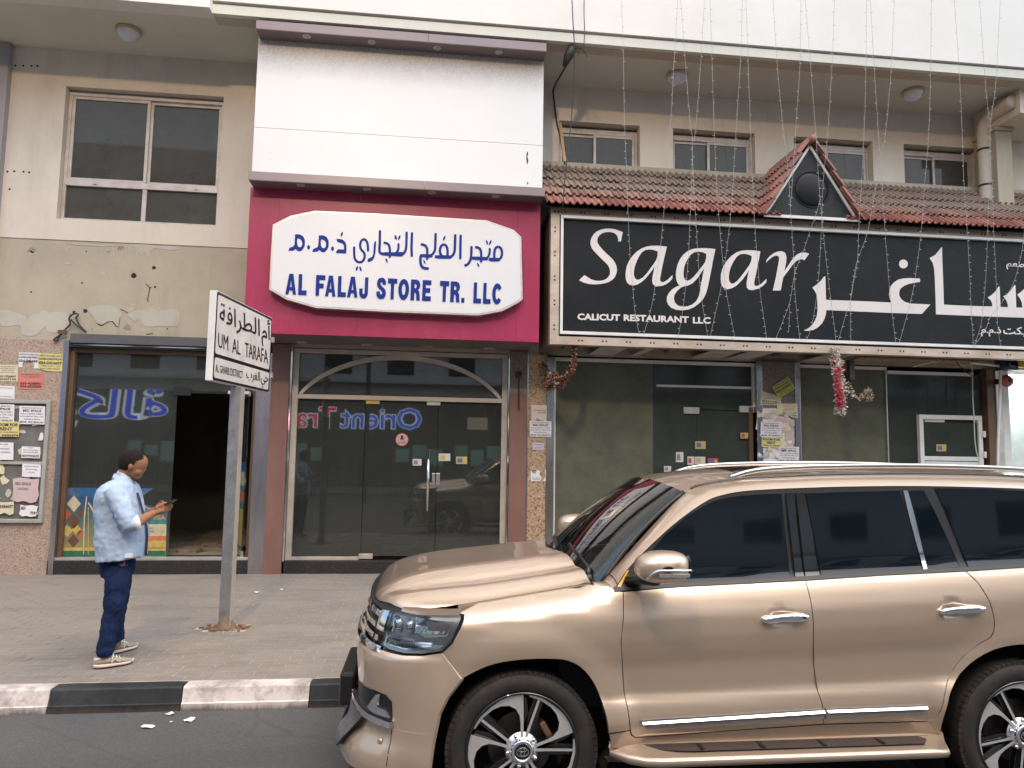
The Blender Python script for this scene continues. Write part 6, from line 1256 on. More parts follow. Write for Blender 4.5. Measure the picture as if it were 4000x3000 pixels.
# headlight: dark bowl, reflectors, clear lens
hp_ = [(.044,1.066),(.060,1.026),(.095,.95),(.146,.903),(.25,.886),(.36,.880),(.47,.884),(.53,.895),(.525,.955),(.515,1.072),(.35,1.078),(.20,1.084),(.059,1.086)]
hm = pm('lamp_housing', (.85, .86, .86), .3, metal=.0)
for sd in (False, True):
    H = empty('headlight', (-.1, 3.95 if not sd else 2*CY-3.95, .89), parent=K); mir = (lambda f: f) if not sd else (lambda f: (lambda a, z: (f(a, z)[0], 2*CY-f(a, z)[1], f(a, z)[2])))
    on = oN if not sd else Vector((oN.x, -oN.y, oN.z))
    sk = lambda nm, pl, d, mt, c=.04, lp=.012, g=0: skin(nm, pl, mir(fF(d)), mt, H, c, lp, out=on, mirror=False, gap=g)
    sk('housing', hp_, -.016, hm, .04, 0)
    tl = lambda nm, pl, z0_, d0, k: skin(nm, pl, mir(lambda a, z: FR(a, z, d0-(z-z0_)*k)), M['chrome'], H, .03, .006, out=on, mirror=False, gap=0)
    tl('upper_reflector', [(.10,1.055),(.14,.99),(.30,.985),(.30,1.065)], .985, -.003, .22); tl('upper_reflector', [(.455,1.062),(.455,.975),(.51,.97),(.508,1.062)], .97, -.003, .2); tl('lower_reflector', [(.20,.925),(.36,.905),(.50,.912),(.505,.945),(.36,.942),(.19,.958)], .905, .0, .45)
    sk('reflector', [(.09,1.05),(.12,.975),(.24,.965),(.30,1.0),(.30,1.062)], -.011, M['chrome']); sk('side_marker', [(.10,1.045),(.125,.985),(.215,.985),(.235,1.045)], -.007, pm('marker', (.75, .66, .64), .25, coat=1), .05)
    sk('drl_strip', [(.13,.935),(.16,.915),(.36,.897),(.50,.905),(.50,.935),(.36,.930)], -.010, M['chrome']); sk('drl_strip', [(.30,.942),(.515,.952),(.515,.962),(.30,.955)], -.009, M['chrome'])
    for a_ in (.345, .43):
        p = Vector(mir(fF(-.012))(a_, 1.015)); ax = Vector((-.85, -.5 if not sd else .5, 0)); MB().lathe([(0, .012), (.02, .010), (.034, .0), (.036, -.012), (.044, -.004), (.046, .004)], p, ax, 20).build('projector', M['chrome'], H, smooth=True)
    sk('reflector', [(.465,1.06),(.465,.97),(.505,.965),(.505,1.062)], -.010, M['chrome'])
    sk('lens', hp_, .004, M['lens'], .04, .0, .004)
    sk('lens_edge', [(.040,1.092),(.040,1.066),(.058,1.02),(.092,.945),(.146,.897),(.152,.903),(.102,.950),(.068,1.025),(.052,1.066),(.052,1.086),(.06,1.094)], .002, M['black_plastic'], .04, .01)
skin('hood_edge', [(.05,1.088),(.30,1.076),(.42,1.078),(.42,1.100),(.30,1.112),(.05,1.120)], fF(-.004), PT, K, .03, 0, out=oN, gap=0)
# grille
skin('grille_mesh', [(.53,.88),(AM,.88),(AM,1.07),(.52,1.07)], fF(-.035), M['black_plastic'], K, .08, 0, out=oN, gap=0)
skin('grille_surround', [(.518,.965),(.60,.972),(.60,1.068),(.512,1.072)], fF(.008), M['chrome'], K, .04, .02, out=oN, gap=0)
for z_ in (.905, .965, 1.025): skin('grille_bar', [(.60,z_),(AM,z_),(AM,z_+.028),(.60,z_+.028)], fF(-.008), M['chrome'], K, .06, .02, out=oN, gap=0)
skin('grille_surround', [(.52,.868),(AM,.868),(AM,.892),(.60,.895),(.52,.892)], fF(.004), M['chrome'], K, .05, .02, out=oN, gap=0)
# hood
HF = [(.19,3.985),(.10,3.984),(.01,3.990),(-.08,4.022),(-.165,4.10),(-.245,4.28),(-.282,4.52),(-.293,4.845)]
HFs = cr(HF, 6); HR = [(.93,4.075),(.925,4.12),(.915,4.2),(.90,4.3),(.87,4.45),(.83,4.65),(.80,4.845)]; HRs = cr(HR, 6)
def along(P, t):
    L = [0]
    for p, q in zip(P, P[1:]): L.append(L[-1]+math.hypot(q[0]-p[0], q[1]-p[1]))
    s = t*L[-1]; i = 0
    while i < len(L)-2 and s > L[i+1]: i += 1
    k = (s-L[i])/(L[i+1]-L[i]); return tuple(a+(b-a)*k for a, b in zip(P[i], P[i+1]))
ZC = [(-.30,1.082),(-.28,1.098),(-.24,1.128),(-.156,1.170),(-.05,1.202),(.13,1.234),(.36,1.262),(.55,1.283),(.74,1.306),(.95,1.32)]
GT = [(0,0),(.05,.10),(.12,.34),(.17,.47),(.24,.50),(.32,.50),(.40,.74),(.50,.97),(.60,1.02),(1,1)]
def hood_pt(s, t):
    tt = 1-abs(t-1) ; a = along(HFs, tt); b = along(HRs, tt); k = s; X = a[0]+(b[0]-a[0])*k; Y = a[1]+(b[1]-a[1])*k
    ye = lerp([(-.4,3.985),(.2,3.985),(.5,4.01),(.93,4.075)], X); lat = max(0, min(1, (Y-ye)/(CY-ye))); ze = cub(HTOP, X)-.004
    z = ze+(cub(ZC, X)-ze)*cub(GT, lat)-.028*math.exp(-s/.018)*min(1, tt/.25)
    return (X, Y if t <= 1 else 2*CY-Y, z)
skin('hood', [(0,0),(1,0),(1,2),(0,2)], hood_pt, PT, K, .025, .05, out=Vector((0,0,1)), mirror=False, gap=0)
def nose(t, k): a_ = .20+(t-.2)/1.6*(2*AM-.40); A_3 = Vector(FR(a_, 1.068)); B_3 = Vector(hood_pt(0, t))-Vector((0, 0, .006)); p = A_3.lerp(B_3, k); return (p.x, p.y, p.z)
MB().grid([[nose(.2+1.6*i/40, k) for k in (0, .25, .5, .75, 1)] for i in range(41)]).build('nose_panel', M['black_plastic'], K, smooth=True)
# cowl, windscreen, wipers
WB = [(1.005,4.105,1.195),(.94,4.2,1.225),(.88,4.4,1.262),(.85,4.62,1.280),(.84,4.845,1.288)]; WT = [(1.545,4.262,1.702),(1.51,4.34,1.728),(1.475,4.5,1.753),(1.455,4.68,1.766),(1.45,4.845,1.770)]
def ws_pt(s, t, d=0):
    tt = 1-abs(t-1); a = along(cr(WB, 5), tt); b = along(cr(WT, 5), tt); k = s; bul = .03*math.sin(PI*s); p = [u+(v-u)*k for u, v in zip(a, b)]
    p[0] -= bul*.7+d*.7; p[2] += bul*.7+d*.7; return (p[0], p[1] if t <= 1 else 2*CY-p[1], p[2])
WS = empty('windscreen', (1.2, CY, 1.25), parent=K)
skin('glass', [(0,0),(1,0),(1,2),(0,2)], ws_pt, M['screen_glass'], WS, .08, 0, out=Vector((-.7,0,.7)), mirror=False, gap=0)
skin('black_edge', [(0,0),(1,0),(1,2),(0,2),(0,0.0001),(.04,.03),(.04,1.97),(.97,1.97),(.97,.03),(.04,.03)], lambda s, t: ws_pt(s, t, -.003), M['black_gloss'], WS, .08, 0, out=Vector((-.7,0,.7)), mirror=False, gap=0)
skin('sun_band', [(.86,.03),(.97,.03),(.97,1.97),(.86,1.97)], lambda s, t: ws_pt(s, t, -.003), M['black_gloss'], WS, .08, 0, out=Vector((-.7,0,.7)), mirror=False, gap=0)
for t0, t1, s_ in ((0, .012, 'a'), (1.988, 2, 'b')):
    MB().tube([ws_pt(s, t1 if s_ == 'a' else t0, .004) for s in [k/12 for k in range(13)]], .012, 6).build('edge_moulding', M['black_plastic'], WS, smooth=True)
def cowl_pt(s, t):
    tt = 1-abs(t-1); a = Vector(hood_pt(1.0, tt)); b = Vector(ws_pt(.02, tt)); p = a.lerp(b, s); p.z -= .02*math.sin(PI*min(1, s*1.1))+.008; return (p.x, p.y if t <= 1 else 2*CY-p.y, p.z)
skin('cowl', [(-.06,0.02),(1.02,0.02),(1.02,1.98),(-.06,1.98)], cowl_pt, M['black_plastic'], K, .06, 0, out=Vector((0,0,1)), mirror=False, gap=0)
for t0, t1, sp in ((.12, .80, .03), (.85, 1.5, .03)):
    WP = empty('wiper', ws_pt(0, t0, .02), parent=K)
    a = Vector(cowl_pt(.5, t0))+Vector((0, 0, .02)); b = Vector(ws_pt(.10, t0+.28, .035)); MB().tube([a, a+Vector((.01, .05, .04)), b], [.018, .012, .008], 6).lathe([(0, .03), (.02, .028), (.024, 0)], a-Vector((0, 0, .02)), (0, 0, 1), 12).build('arm', M['black_plastic'], WP, smooth=True)
    MB().tube([ws_pt(.05+.08*k/8, t0+.02+.55*k/8, .012) for k in range(9)], .009, 6).build('blade', M['black_matt'], WP)
# roof
RE = [(1.545,1.702),(1.66,1.747),(1.90,1.785),(2.3,1.815),(2.8,1.830),(3.6,1.826),(4.2,1.79)]; RC = [(1.45,1.770),(1.63,1.802),(1.9,1.836),(2.3,1.860),(2.8,1.872),(3.6,1.870),(4.25,1.83)]
def roof_pt(s, t):
    tt = 1-abs(t-1); a = along(cr(WT, 5), tt); X = a[0]+(4.25-a[0])*s; Y = lerp([(0,4.262),(.12,4.34),(1,4.845)], tt) if 0 else a[1]
    lat = (Y-4.262)/(CY-4.262); ze, zc = cub(RE, X), cub(RC, X); z = ze+(zc-ze)*(1-(1-lat)**2.2); return (X, Y if t <= 1 else 2*CY-Y, z)
skin('roof', [(0,0),(1,0),(1,2),(0,2)], roof_pt, PT, K, .05, 0, out=Vector((0,0,1)), mirror=False, gap=0)
def sr_pt(x, y): lat = (min(y, 2*CY-y)-4.262)/(CY-4.262); ze, zc = cub(RE, x), cub(RC, x); return (x, y, ze+(zc-ze)*(1-(1-lat)**2.2)+.003)
skin('sunroof', [(1.95,4.47),(2.0,4.44),(2.66,4.44),(2.70,4.47),(2.70,5.22),(2.66,5.25),(2.0,5.25),(1.95,5.22)], sr_pt, M['black_gloss'], K, .06, 0, out=Vector((0,0,1)), mirror=False, gap=0)
# pillars and cant rails
LO = [(.93,1.212),(1.0,1.205)]+apl; UP = [(.93,4.078,1.214),(1.0,4.098,1.215),(1.02,4.11,1.225),(1.115,4.14,1.315),(1.24,4.175,1.435),(1.365,4.205,1.552),(1.48,4.235,1.652),(1.57,4.262,1.712),(1.66,4.266,1.747),(1.90,4.268,1.785),(2.10,4.268,1.80),(2.45,4.268,1.818),(2.95,4.268,1.829),(3.6,4.268,1.826),(4.0,4.27,1.80),(4.2,4.28,1.76),(4.32,4.30,1.62),(4.42,4.22,1.36)]
LOs = cr([(a, SS(a, b), b) for a, b in LO], 4); UPs = cr(UP, 4)
def cant(s, t):
    a = Vector(along2(LOs, LA, s)); b = Vector(along2(UPs, UA, s)); p = a.lerp(b, t); n = Vector((0, -.85, .5)); return tuple(p+n*(.018*math.sin(PI*min(1, t*1.0))))
def alen(P):
    # match the two curves by index so that both pass the same stations
    return [i/(len(P)-1) for i in range(len(P))]
def along2(P, L, t):
    k = t*(len(P)-1); i = min(int(k), len(P)-2); f = k-i; return tuple(a+(b-a)*f for a, b in zip(P[i], P[i+1]))
LA = UA = None
skin('body_side_frame', [(0,0),(1,0),(1,1),(0,1)], cant, PT, K, .02, 0, out=Vector((-.2,-.8,.5)), gap=0)
a = [cant(2.35/17, t) for t in (0, .2, .4, .6, .8, 1)]
for m in (0, 1): MB().tube([(p[0]-.003, (p[1] if not m else 2*CY-p[1])-(.0015 if not m else -.0015), p[2]+.001) for p in a], .0028, 5).build('shut_line', M['black_matt'], K)
MBr = [along2(UPs, None, k/40) for k in range(17, 37)]
for m in (0, 1): MB().tube([(p[0], p[1]+.012 if not m else 2*CY-p[1]-.012, p[2]+.006) for p in MBr], .008, 6).build('drip_moulding', M['black_plastic'], K)
for m in (0, 1):
    yy = (lambda y: y) if not m else (lambda y: 2*CY-y)
    rp = cr([(1.86,4.335,1.795),(1.98,4.335,1.832),(2.15,4.335,1.855),(2.5,4.335,1.873),(3.1,4.335,1.884),(3.7,4.335,1.876),(4.05,4.335,1.855),(4.18,4.335,1.815)], 5)
    MB().tube([(a, yy(b), c-.004) for a, b, c in rp], .013, 10, sy=1.3).build('roof_rail', pm('rail_silver', (.50, .49, .48), .25, metal=.9), K, smooth=True)
# side glass
skin('window_surround', belt+cr(apl[1:], 3)[::-1]+[(1.028,1.2)], fS(.004), M['black_plastic'], K, .05, .0, gap=0)
def offs(l, d): return l
wF = [(1.23,1.222),(1.238,1.36),(1.255,1.392),(1.351,1.486),(1.49,1.588),(1.60,1.645),(1.665,1.672),(1.74,1.688),(1.821,1.699),(1.977,1.709),(2.06,1.711),(2.05,1.5),(2.035,1.255)]
wR = [(2.206,1.715),(2.448,1.725),(2.795,1.736),(2.816,1.60),(2.826,1.45),(2.833,1.297),(2.218,1.268),(2.218,1.496)]
wQ = [(2.845,1.736),(2.945,1.739),(2.985,1.63),(3.03,1.472),(3.06,1.312),(2.862,1.299),(2.862,1.45),(2.855,1.60)]
wL = [(3.02,1.752),(3.35,1.752),(3.75,1.735),(4.0,1.70),(4.10,1.6),(4.17,1.35),(3.6,1.33),(3.115,1.313),(3.09,1.457),(3.055,1.63)]
for nm, pl_, par in (('window_glass', wF, fd), ('window_glass', wR, rd), ('quarter_glass', wQ, rd)): skin(nm, pl_, fS(-.001), M['tint_glass'], par, .06, .004, mirror=False, gap=0)
for nm, pl_, par in (('window_glass', wF, fd2), ('window_glass', wR, rd2), ('quarter_glass', wQ, rd2)): skin(nm, pl_, lambda x, z: (x, 2*CY-SS(x, z)+.001, z), M['tint_glass'], par, .1, .004, out=Vector((0,1,0)), mirror=False, gap=0)
skin('rear_side_glass', wL, fS(-.001), M['tint_glass'], K, .06, .004, gap=0)
skin('belt_moulding', belt+[(a, b+.020) for a, b in belt[::-1]], fS(-.008), M['black_plastic'], K, .05, .012, gap=0)
skin('pillar_trim', [(2.064,1.262),(2.115,1.262),(2.135,1.715),(2.085,1.713)], fS(-.006), M['black_gloss'], fd, .1, .006, mirror=False, gap=0); skin('pillar_trim', [(2.122,1.262),(2.208,1.27),(2.21,1.5),(2.198,1.718),(2.145,1.716)], fS(-.006), M['black_gloss'], rd, .1, .006, mirror=False, gap=0)
skin('glass_channel', [(2.815,1.738),(2.842,1.738),(2.855,1.6),(2.86,1.45),(2.858,1.302),(2.836,1.30),(2.83,1.45),(2.82,1.6)], fS(-.004), M['chrome'], rd, .1, .003, mirror=False, gap=0)
skin('window_sticker', [(1.93,1.28),(1.96,1.281),(1.96,1.30),(1.93,1.299)], fS(-.002), pm('decal', (.12, .10, .04), .5), fd, .1, 0, mirror=False, gap=0)
skin('amber_reflector', [(1.046,1.212),(1.062,1.208),(1.120,1.296),(1.108,1.292)], fS(-.0075), pm('amber', (.65, .33, .02), .15, coat=1), fd, .1, .002, mirror=False, gap=0)
skin('corner_trim', [(1.030,1.205),(1.105,1.205),(1.225,1.21),(1.232,1.385),(1.13,1.305)], fS(-.006), M['black_plastic'], fd, .06, .006, mirror=False, gap=0)
# mirrors
for m in (0, 1):
    yy = (lambda y: y) if not m else (lambda y: 2*CY-y); MR = empty('mirror', (1.2, yy(3.8), 1.27), parent=K)
    rows = []; cx_, cz_ = 1.222, 1.352
    for i in range(11):
        t = i/10; v = -1+2*t; y_ = 3.725+.105*math.sin(v*PI/2)*1.0; sc2 = max(.02, (1-abs(math.sin(v*PI/2))**2.6))**.42; ring = []
        for k in range(24):
            th = 2*PI*k/24; c, s = math.cos(th), math.sin(th); e = .62; x = .140*math.copysign(abs(c)**e, c); z = .082*math.copysign(abs(s)**e, s)
            if x < 0: z *= (1-.35*(-x/.14)**2) if z > 0 else (1-.15*(-x/.14)**2)
            ring.append((cx_+x*sc2, yy(y_), cz_+z*sc2))
        rows.append(ring)
    MB().grid(rows if not m else rows[::-1], True).build('housing', PT, MR, smooth=True)
    MB().tube([(a, yy(b), c) for a, b, c in cr([(1.125,3.655,1.300),(1.142,3.628,1.328),(1.175,3.614,1.346),(1.23,3.610,1.348),(1.30,3.615,1.348),(1.352,3.64,1.346)], 4)], .006, 8).build('chrome_strip', M['chrome'], MR, smooth=True)
    MB().obox((1.255, yy(3.619), 1.322), (.080, 0, 0), (0, .006, 0), (0, 0, .010)).build('indicator', M['lens_solid'] if 'lens_solid' in M else pm('indicator_lens', (.55, .55, .56), .1, metal=.8), MR, bevel=.004)
    MB().tube([(1.13, yy(3.955), 1.245), (1.16, yy(3.88), 1.262), (1.21, yy(3.78), 1.275)], [.05, .04, .045], 10, sy=.7).build('stem', M['black_plastic'], MR, smooth=True)
    MB().lathe([(0, 0), (.062, 0)], (1.360, yy(3.725), 1.352), (1, 0, 0), 20).build('mirror_glass', M['chrome'], MR)
# handles
def handle(par, x0, x1, z0, z1, keyhole):
    H = empty('handle', (x0, 3.84, z0), parent=par); P = []; n = 9
    rows = []
    for i in range(n):
        t = i/(n-1); x = x0+(x1-x0)*t; z = z0+(z1-z0)*t; y = SS(x, z)-.030+.012*(2*t-1)**4; hh = .023*(1-.25*(2*t-1)**6)
        if i in (0, n-1): hh *= .6
        rows.append([(x, y-.007, z-hh*.6), (x, y-.011, z), (x, y-.007, z+hh*.7), (x, y+.002, z+hh), (x, y+.010, z+hh*.6), (x, y+.010, z-hh*.6), (x, y+.002, z-hh)])
    mb = MB().grid(rows, True); mb.face(rows[0][::-1]); mb.face(rows[-1]); mb.build('grip', M['chrome'], H, smooth=True)
    for x in (x0+.012, x1-.035): MB().obox((x, SS(x, z0)-.012, z0+(z1-z0)*((x-x0)/(x1-x0))), (.014, 0, 0), (0, .016, 0), (0, 0, .010)).build('mount', M['chrome'], H, bevel=.003)
    if keyhole: MB().lathe([(0, .002), (.008, 0)], (x1-.03, SS(x1-.03, z1)-.042, z1), (0, -1, 0), 12).build('keyhole', M['black_matt'], H)
handle(fd, 1.826, 2.083, 1.046, 1.062, True); handle(rd, 2.862, 3.127, 1.078, 1.098, False)
# side mouldings
gm_ = pm('moulding_grey', (.20, .19, .185), .4)
for par, l, txt in ((fd, [(1.145,.550),(2.158,.583),(2.158,.527),(1.183,.500),(1.172,.508)], 'LAND CRUISER'), (rd, [(2.166,.584),(2.753,.590),(2.742,.566),(2.710,.541),(2.169,.527)], None)):
    MO = empty('side_moulding', (l[0][0], 3.85, .5), parent=par)
    skin('grey_strip', l, fS(-.014), gm_, MO, .06, .014, mirror=False, gap=0)
    top = [l[0], l[1]]; skin('chrome_strip', [l[0], l[1], (l[1][0], l[1][1]-.020), (l[0][0]+.012, l[0][1]-.020)], (lambda x, z: (x, SS(x, z)-.022+.9*(z-(l[0][1]-.02)-(x-l[0][0])*(l[1][1]-l[0][1])/(l[1][0]-l[0][0])), z)), M['chrome'], MO, .06, .008, mirror=False, gap=0)
    if txt: mb = MB(); text_on(mb, txt, lambda u, v: (u, SS(u, v)-.0165, v+(u-1.2)*.033), 1.20, .512, 1.325, .527, .02); mb.build('lettering', M['chrome'], MO)
# wheels
def wheel(cx, m, rot):
    yy = (lambda y: y) if not m else (lambda y: 2*CY-y); sg = -1 if not m else 1; cz = .392; o = (cx, yy(3.885), cz); ax = (0, -sg, 0)
    Wh = empty('wheel', (cx, yy(4.0), cz), parent=K)
    prof = [(.292,.012),(.297,.0),(.312,-.003),(.335,-.010),(.362,-.004),(.380,.008),(.392,.030),(.398,.055),(.398,.215),(.390,.245),(.37,.262),(.30,.26)]
    T_ = MB().lathe([(r, h) for r, h in prof], o, ax, 64).build('tyre', M['rubber'], Wh, smooth=True)
    mb = MB()
    for k in range(72):
        t = 2*PI*k/72; c, s = math.cos(t), math.sin(t); r = .386; ctr = Vector((cx+r*c, yy(3.885+.026), cz+r*s)); mb.obox(ctr, Vector((c, 0, s))*.0125, Vector((-s, 0, c))*.0145, Vector((0, .018, 0)))
    mb.build('tread_blocks', M['rubber'], T_, kind='stuff')
    MB().lathe([(.294,.006),(.290,-.004),(.283,-.002),(.279,.012),(.272,.05),(.265,.12),(.262,.22)], o, ax, 56).build('rim', pm('rim_dark', (.06, .06, .065), .3, metal=.6), Wh, smooth=True)
    MB().lathe([(.2945,.0),(.289,-.0055),(.2845,-.003)], o, ax, 56).build('rim_lip', M['black_gloss'], Wh, smooth=True)
    MB().lathe([(0,.17),(.262,.17)], o, ax, 32).build('hub_backing', M['dark_void'], Wh)
    MB().lathe([(.06,.10),(.17,.10),(.172,.125)], o, ax, 40).build('brake_disc', pm('disc', (.12, .10, .09), .5, metal=.8), Wh)
    ca = PI*.17; MB().obox((cx+.155*math.cos(ca), yy(3.885+.085), cz+.155*math.sin(ca)), Vector((math.cos(ca), 0, math.sin(ca)))*.018, Vector((-math.sin(ca), 0, math.cos(ca)))*.05, Vector((0, .03, 0))).build('brake_caliper', pm('caliper', (.26, .15, .09), .45, metal=.5), Wh, bevel=.01)
    def pol(r, deg): t = math.radians(deg+rot); return (r*.285*math.cos(t), r*.285*math.sin(t))
    for k in range(5):
        b = 90-72*k; S_ = empty('spoke', (cx, yy(3.89), cz), parent=Wh)
        wide = [(.24,b-6),(.5,b-3.2),(.75,b-2.2),(.995,b-1.5),(.995,b+10),(.985,b+22),(.97,b+35),(.985,b+50),(.995,b+64),(.955,b+64),(.935,b+50),(.915,b+36),(.885,b+26),(.83,b+16),(.74,b+8.5),(.62,b+4.0),(.5,b+3.2),(.3,b+5),(.24,b+10)]
        thin = [(.22,b+48),(.45,b+50.5),(.93,b+50.8),(.93,b+53.6),(.45,b+56.5),(.22,b+62)]
        for nm, pts, d, mt, th in (('blade', wide, -.002, M['machined'], .0), ('thin_spoke', thin, -.001, M['machined'], .0)):
            P_ = [Vector((cx+pol(*p)[0], yy(3.885+.012+d), cz+pol(*p)[1])) for p in pts]; P_ = P_ if not m else P_[::-1]
            MB().poly([P_]).build(nm, mt, S_)
            MB().poly([[q+Vector((0, -sg*.0005, 0)) for q in P_]], Vector((0, -sg*.035, 0))).build(nm+'_side', M['black_gloss'], S_)
        dk_ = [(.2,b-10),(.4,b-14),(.60,b-12),(.9,b-6),(.93,b-2),(.6,b-3),(.4,b-4),(.2,b-6)]
        dk2 = [(.2,b+38),(.5,b+41),(.9,b+46),(.93,b+50.5),(.45,b+50),(.2,b+48)]; dk3 = [(.2,b+62),(.35,b+58),(.93,b+54),(.93,b+57),(.6,b+62),(.4,b+68)]
        for q_ in (dk_, dk2, dk3): P_ = [Vector((cx+pol(*p)[0], yy(3.885+.030), cz+pol(*p)[1])) for p in q_]; MB().poly([P_ if not m else P_[::-1]], Vector((0, -sg*.03, 0))).build('dark_rib', M['black_gloss'], S_, bevel=.002)
        t = math.radians(b+rot-36+60); MB().lathe([(0,-.012),(.009,-.012),(.012,0)], (cx+.078*math.cos(t), yy(3.885+.014), cz+.078*math.sin(t)), ax, 8).build('lug_nut', M['chrome'], Wh, smooth=True)
    MB().lathe([(.088,.030),(.072,.012),(.060,.006)], o, ax, 36).build('hub', M['machined'], Wh, smooth=True)
    cp = MB().lathe([(.062,.012),(.060,-.006),(.054,-.012),(.044,-.012),(.040,-.004)], o, ax, 36).build('hub_cap', M['chrome'], Wh, smooth=True)
    MB().lathe([(.041,-.004),(.030,-.006),(0,-.006)], o, ax, 30).build('cap_disc', M['black_gloss'], cp)
    mb = MB()
    for rx, rz, oz in ((.031, .021, 0), (.0105, .020, .0), (.021, .009, .0105)):
        mb.tube([(cx+rx*math.cos(t), yy(3.885-.008), cz+oz+rz*math.sin(t)) for t in [2*PI*k/24 for k in range(25)]], .0022, 5)
    mb.build('emblem', M['chrome'], cp)
    MB().lathe([(.50,.03),(.50,.42)], (cx+.008, yy(3.885), cz-.005), ax, 40).lathe([(0,.40),(.50,.40)], (cx, yy(3.885), cz), ax, 32).build('wheel_liner', M['dark_void'], K)
M['machined'] = pm('machined_alloy', (.80, .78, .77), .30, metal=.75, var=.06, scale=20, dirt=((.45, .38, .32), .25, 8))
wheel(.532, 0, 1); wheel(3.372, 0, -24); wheel(.532, 1, 20); wheel(3.372, 1, 50)
# wheel liners poke through the sides above the arch: clip them to the inner body
for o in [o for o in K.children if o.name.startswith('wheel_liner')]:
    me = o.data; bm = bmesh.new(); bm.from_mesh(me); L = WL[o.name] if o.name in WL else CARL
    kill = [f for f in bm.faces if (abs(f.calc_center_median().y+CARL.y-CY) > .955 and f.calc_center_median().z > .55)]
    bmesh.ops.delete(bm, geom=kill, context='FACES'); bm.to_mesh(me); bm.free()
# floor, interior
box('underbody', M['black_matt'], .0, 4.35, 4.22, 5.47, .26, .55, parent=K); box('underbody', M['black_matt'], 1.05, 2.85, 3.93, 5.76, .30, .46, parent=K)
box('dashboard', M['black_matt'], .98, 1.25, 4.08, 5.61, .75, 1.215, parent=K, bevel=.03); box('firewall', M['black_matt'], .75, .98, 4.05, 5.64, .55, 1.15, parent=K); box('cabin_floor', M['black_matt'], .98, 4.3, 4.0, 5.69, .50, .56, parent=K)
sm2 = pm('maroon_seat', (.14, .02, .03), .6); 
for y in (4.36, 5.33):
    ST = empty('seat', (1.9, y, .6), parent=K); MB().obox((1.95, y, .80), (.27, 0, 0), (0, .24, 0), (0, 0, .09)).build('cushion', sm2, ST, bevel=.05)
    MB().obox((2.20, y, 1.13), Vector((.075, 0, .02)), Vector((0, .24, 0)), Vector((.08, 0, .30))).build('backrest', sm2, ST, bevel=.05); MB().obox((2.29, y, 1.52), (.045, 0, 0), (0, .12, 0), (0, 0, .08)).build('headrest', sm2, ST, bevel=.03)
MB().tube([(1.42+.08*math.cos(t)*.4, 5.33+.19*math.sin(t), 1.12+.17*math.cos(t)) for t in [2*PI*k/24 for k in range(25)]], .014, 6).build('steering_wheel', M['black_plastic'], K, smooth=True)
box('rear_seat_bench', sm2, 2.95, 3.2, 4.15, 5.54, .7, 1.35, parent=K, bevel=.05)
MB().obox((1.40, CY, 1.66), (.02, 0, .01), (0, .12, 0), (0, 0, .035)).build('inner_mirror', M['black_plastic'], K, bevel=.01)
# tail
TG = empty('tailgate', (4.5, CY, .6), parent=K); rows = []
for z, x in ((.35,4.50),(.50,4.56),(.62,4.56),(.66,4.50),(1.0,4.50),(1.30,4.46),(1.60,4.33),(1.80,4.22),(1.83,4.15)): rows.append([(x-.10*abs(v)**3, CY+v*(.94 if z < 1.3 else .94-.3*(z-1.3)/.5), z) for v in [-1, -.8, -.5, 0, .5, .8, 1]])
MB().grid(rows).build('panel', PT, TG, smooth=True)
MB().face([(4.452,4.15,1.36),(4.452,5.54,1.36),(4.28,5.45,1.74),(4.28,4.24,1.74)]).build('rear_glass', M['tint_glass'], TG)
for y in (4.02, 5.67): box('tail_light', pm('tail_red', (.25, .01, .01), .1, coat=1), 4.42, 4.52, y-.08, y+.08, .95, 1.22, parent=K, bevel=.02)
# ================================================================== THE PERSON
PN = empty('person', (-2.46, 6.5, GRN), 'person in light blue denim shirt, dark jeans and beige trainers, looking down at a phone', 'person')
def blob(mb, name, mat, parent, vox, smooth=6, disp=None, cs=.5):
    o = mb.build(name, mat, parent, smooth=True); r = o.modifiers.new('remesh', 'REMESH'); r.mode = 'VOXEL'; r.voxel_size = vox; r.use_smooth_shade = True
    s = o.modifiers.new('smooth', 'SMOOTH'); s.iterations = smooth; s.factor = cs
    if disp:
        for i, (size, amt) in enumerate(disp):
            tx = bpy.data.textures.new(name+'_folds'+str(i), 'CLOUDS'); tx.noise_scale = size; tx.noise_depth = 2; d = o.modifiers.new('folds', 'DISPLACE'); d.texture = tx; d.strength = amt; d.mid_level = .5; d.texture_coords = 'LOCAL'
    return o
def ring(x0, x1, y0, y1, z, n=20, e=.85, tilt=0):
    cx, cy = (x0+x1)/2, (y0+y1)/2; out = []
    for k in range(n):
        t = 2*PI*k/n; c, s = math.cos(t), math.sin(t); X = cx+(x1-x0)/2*math.copysign(abs(c)**e, c); out.append((X, cy+(y1-y0)/2*math.copysign(abs(s)**e, s), z+tilt*(X-cx)))
    return out
def loft(mb, rings): mb.grid(rings, True); mb.face(rings[0][::-1]); mb.face(rings[-1]); return mb
YB = 6.50
def pp_(x, y, Y=YB): return at(x, y, Y)
def X_(x, y, Y=YB): return at(x, y, Y).x
def Z_(y, x=470, Y=YB): return at(x, y, Y).z
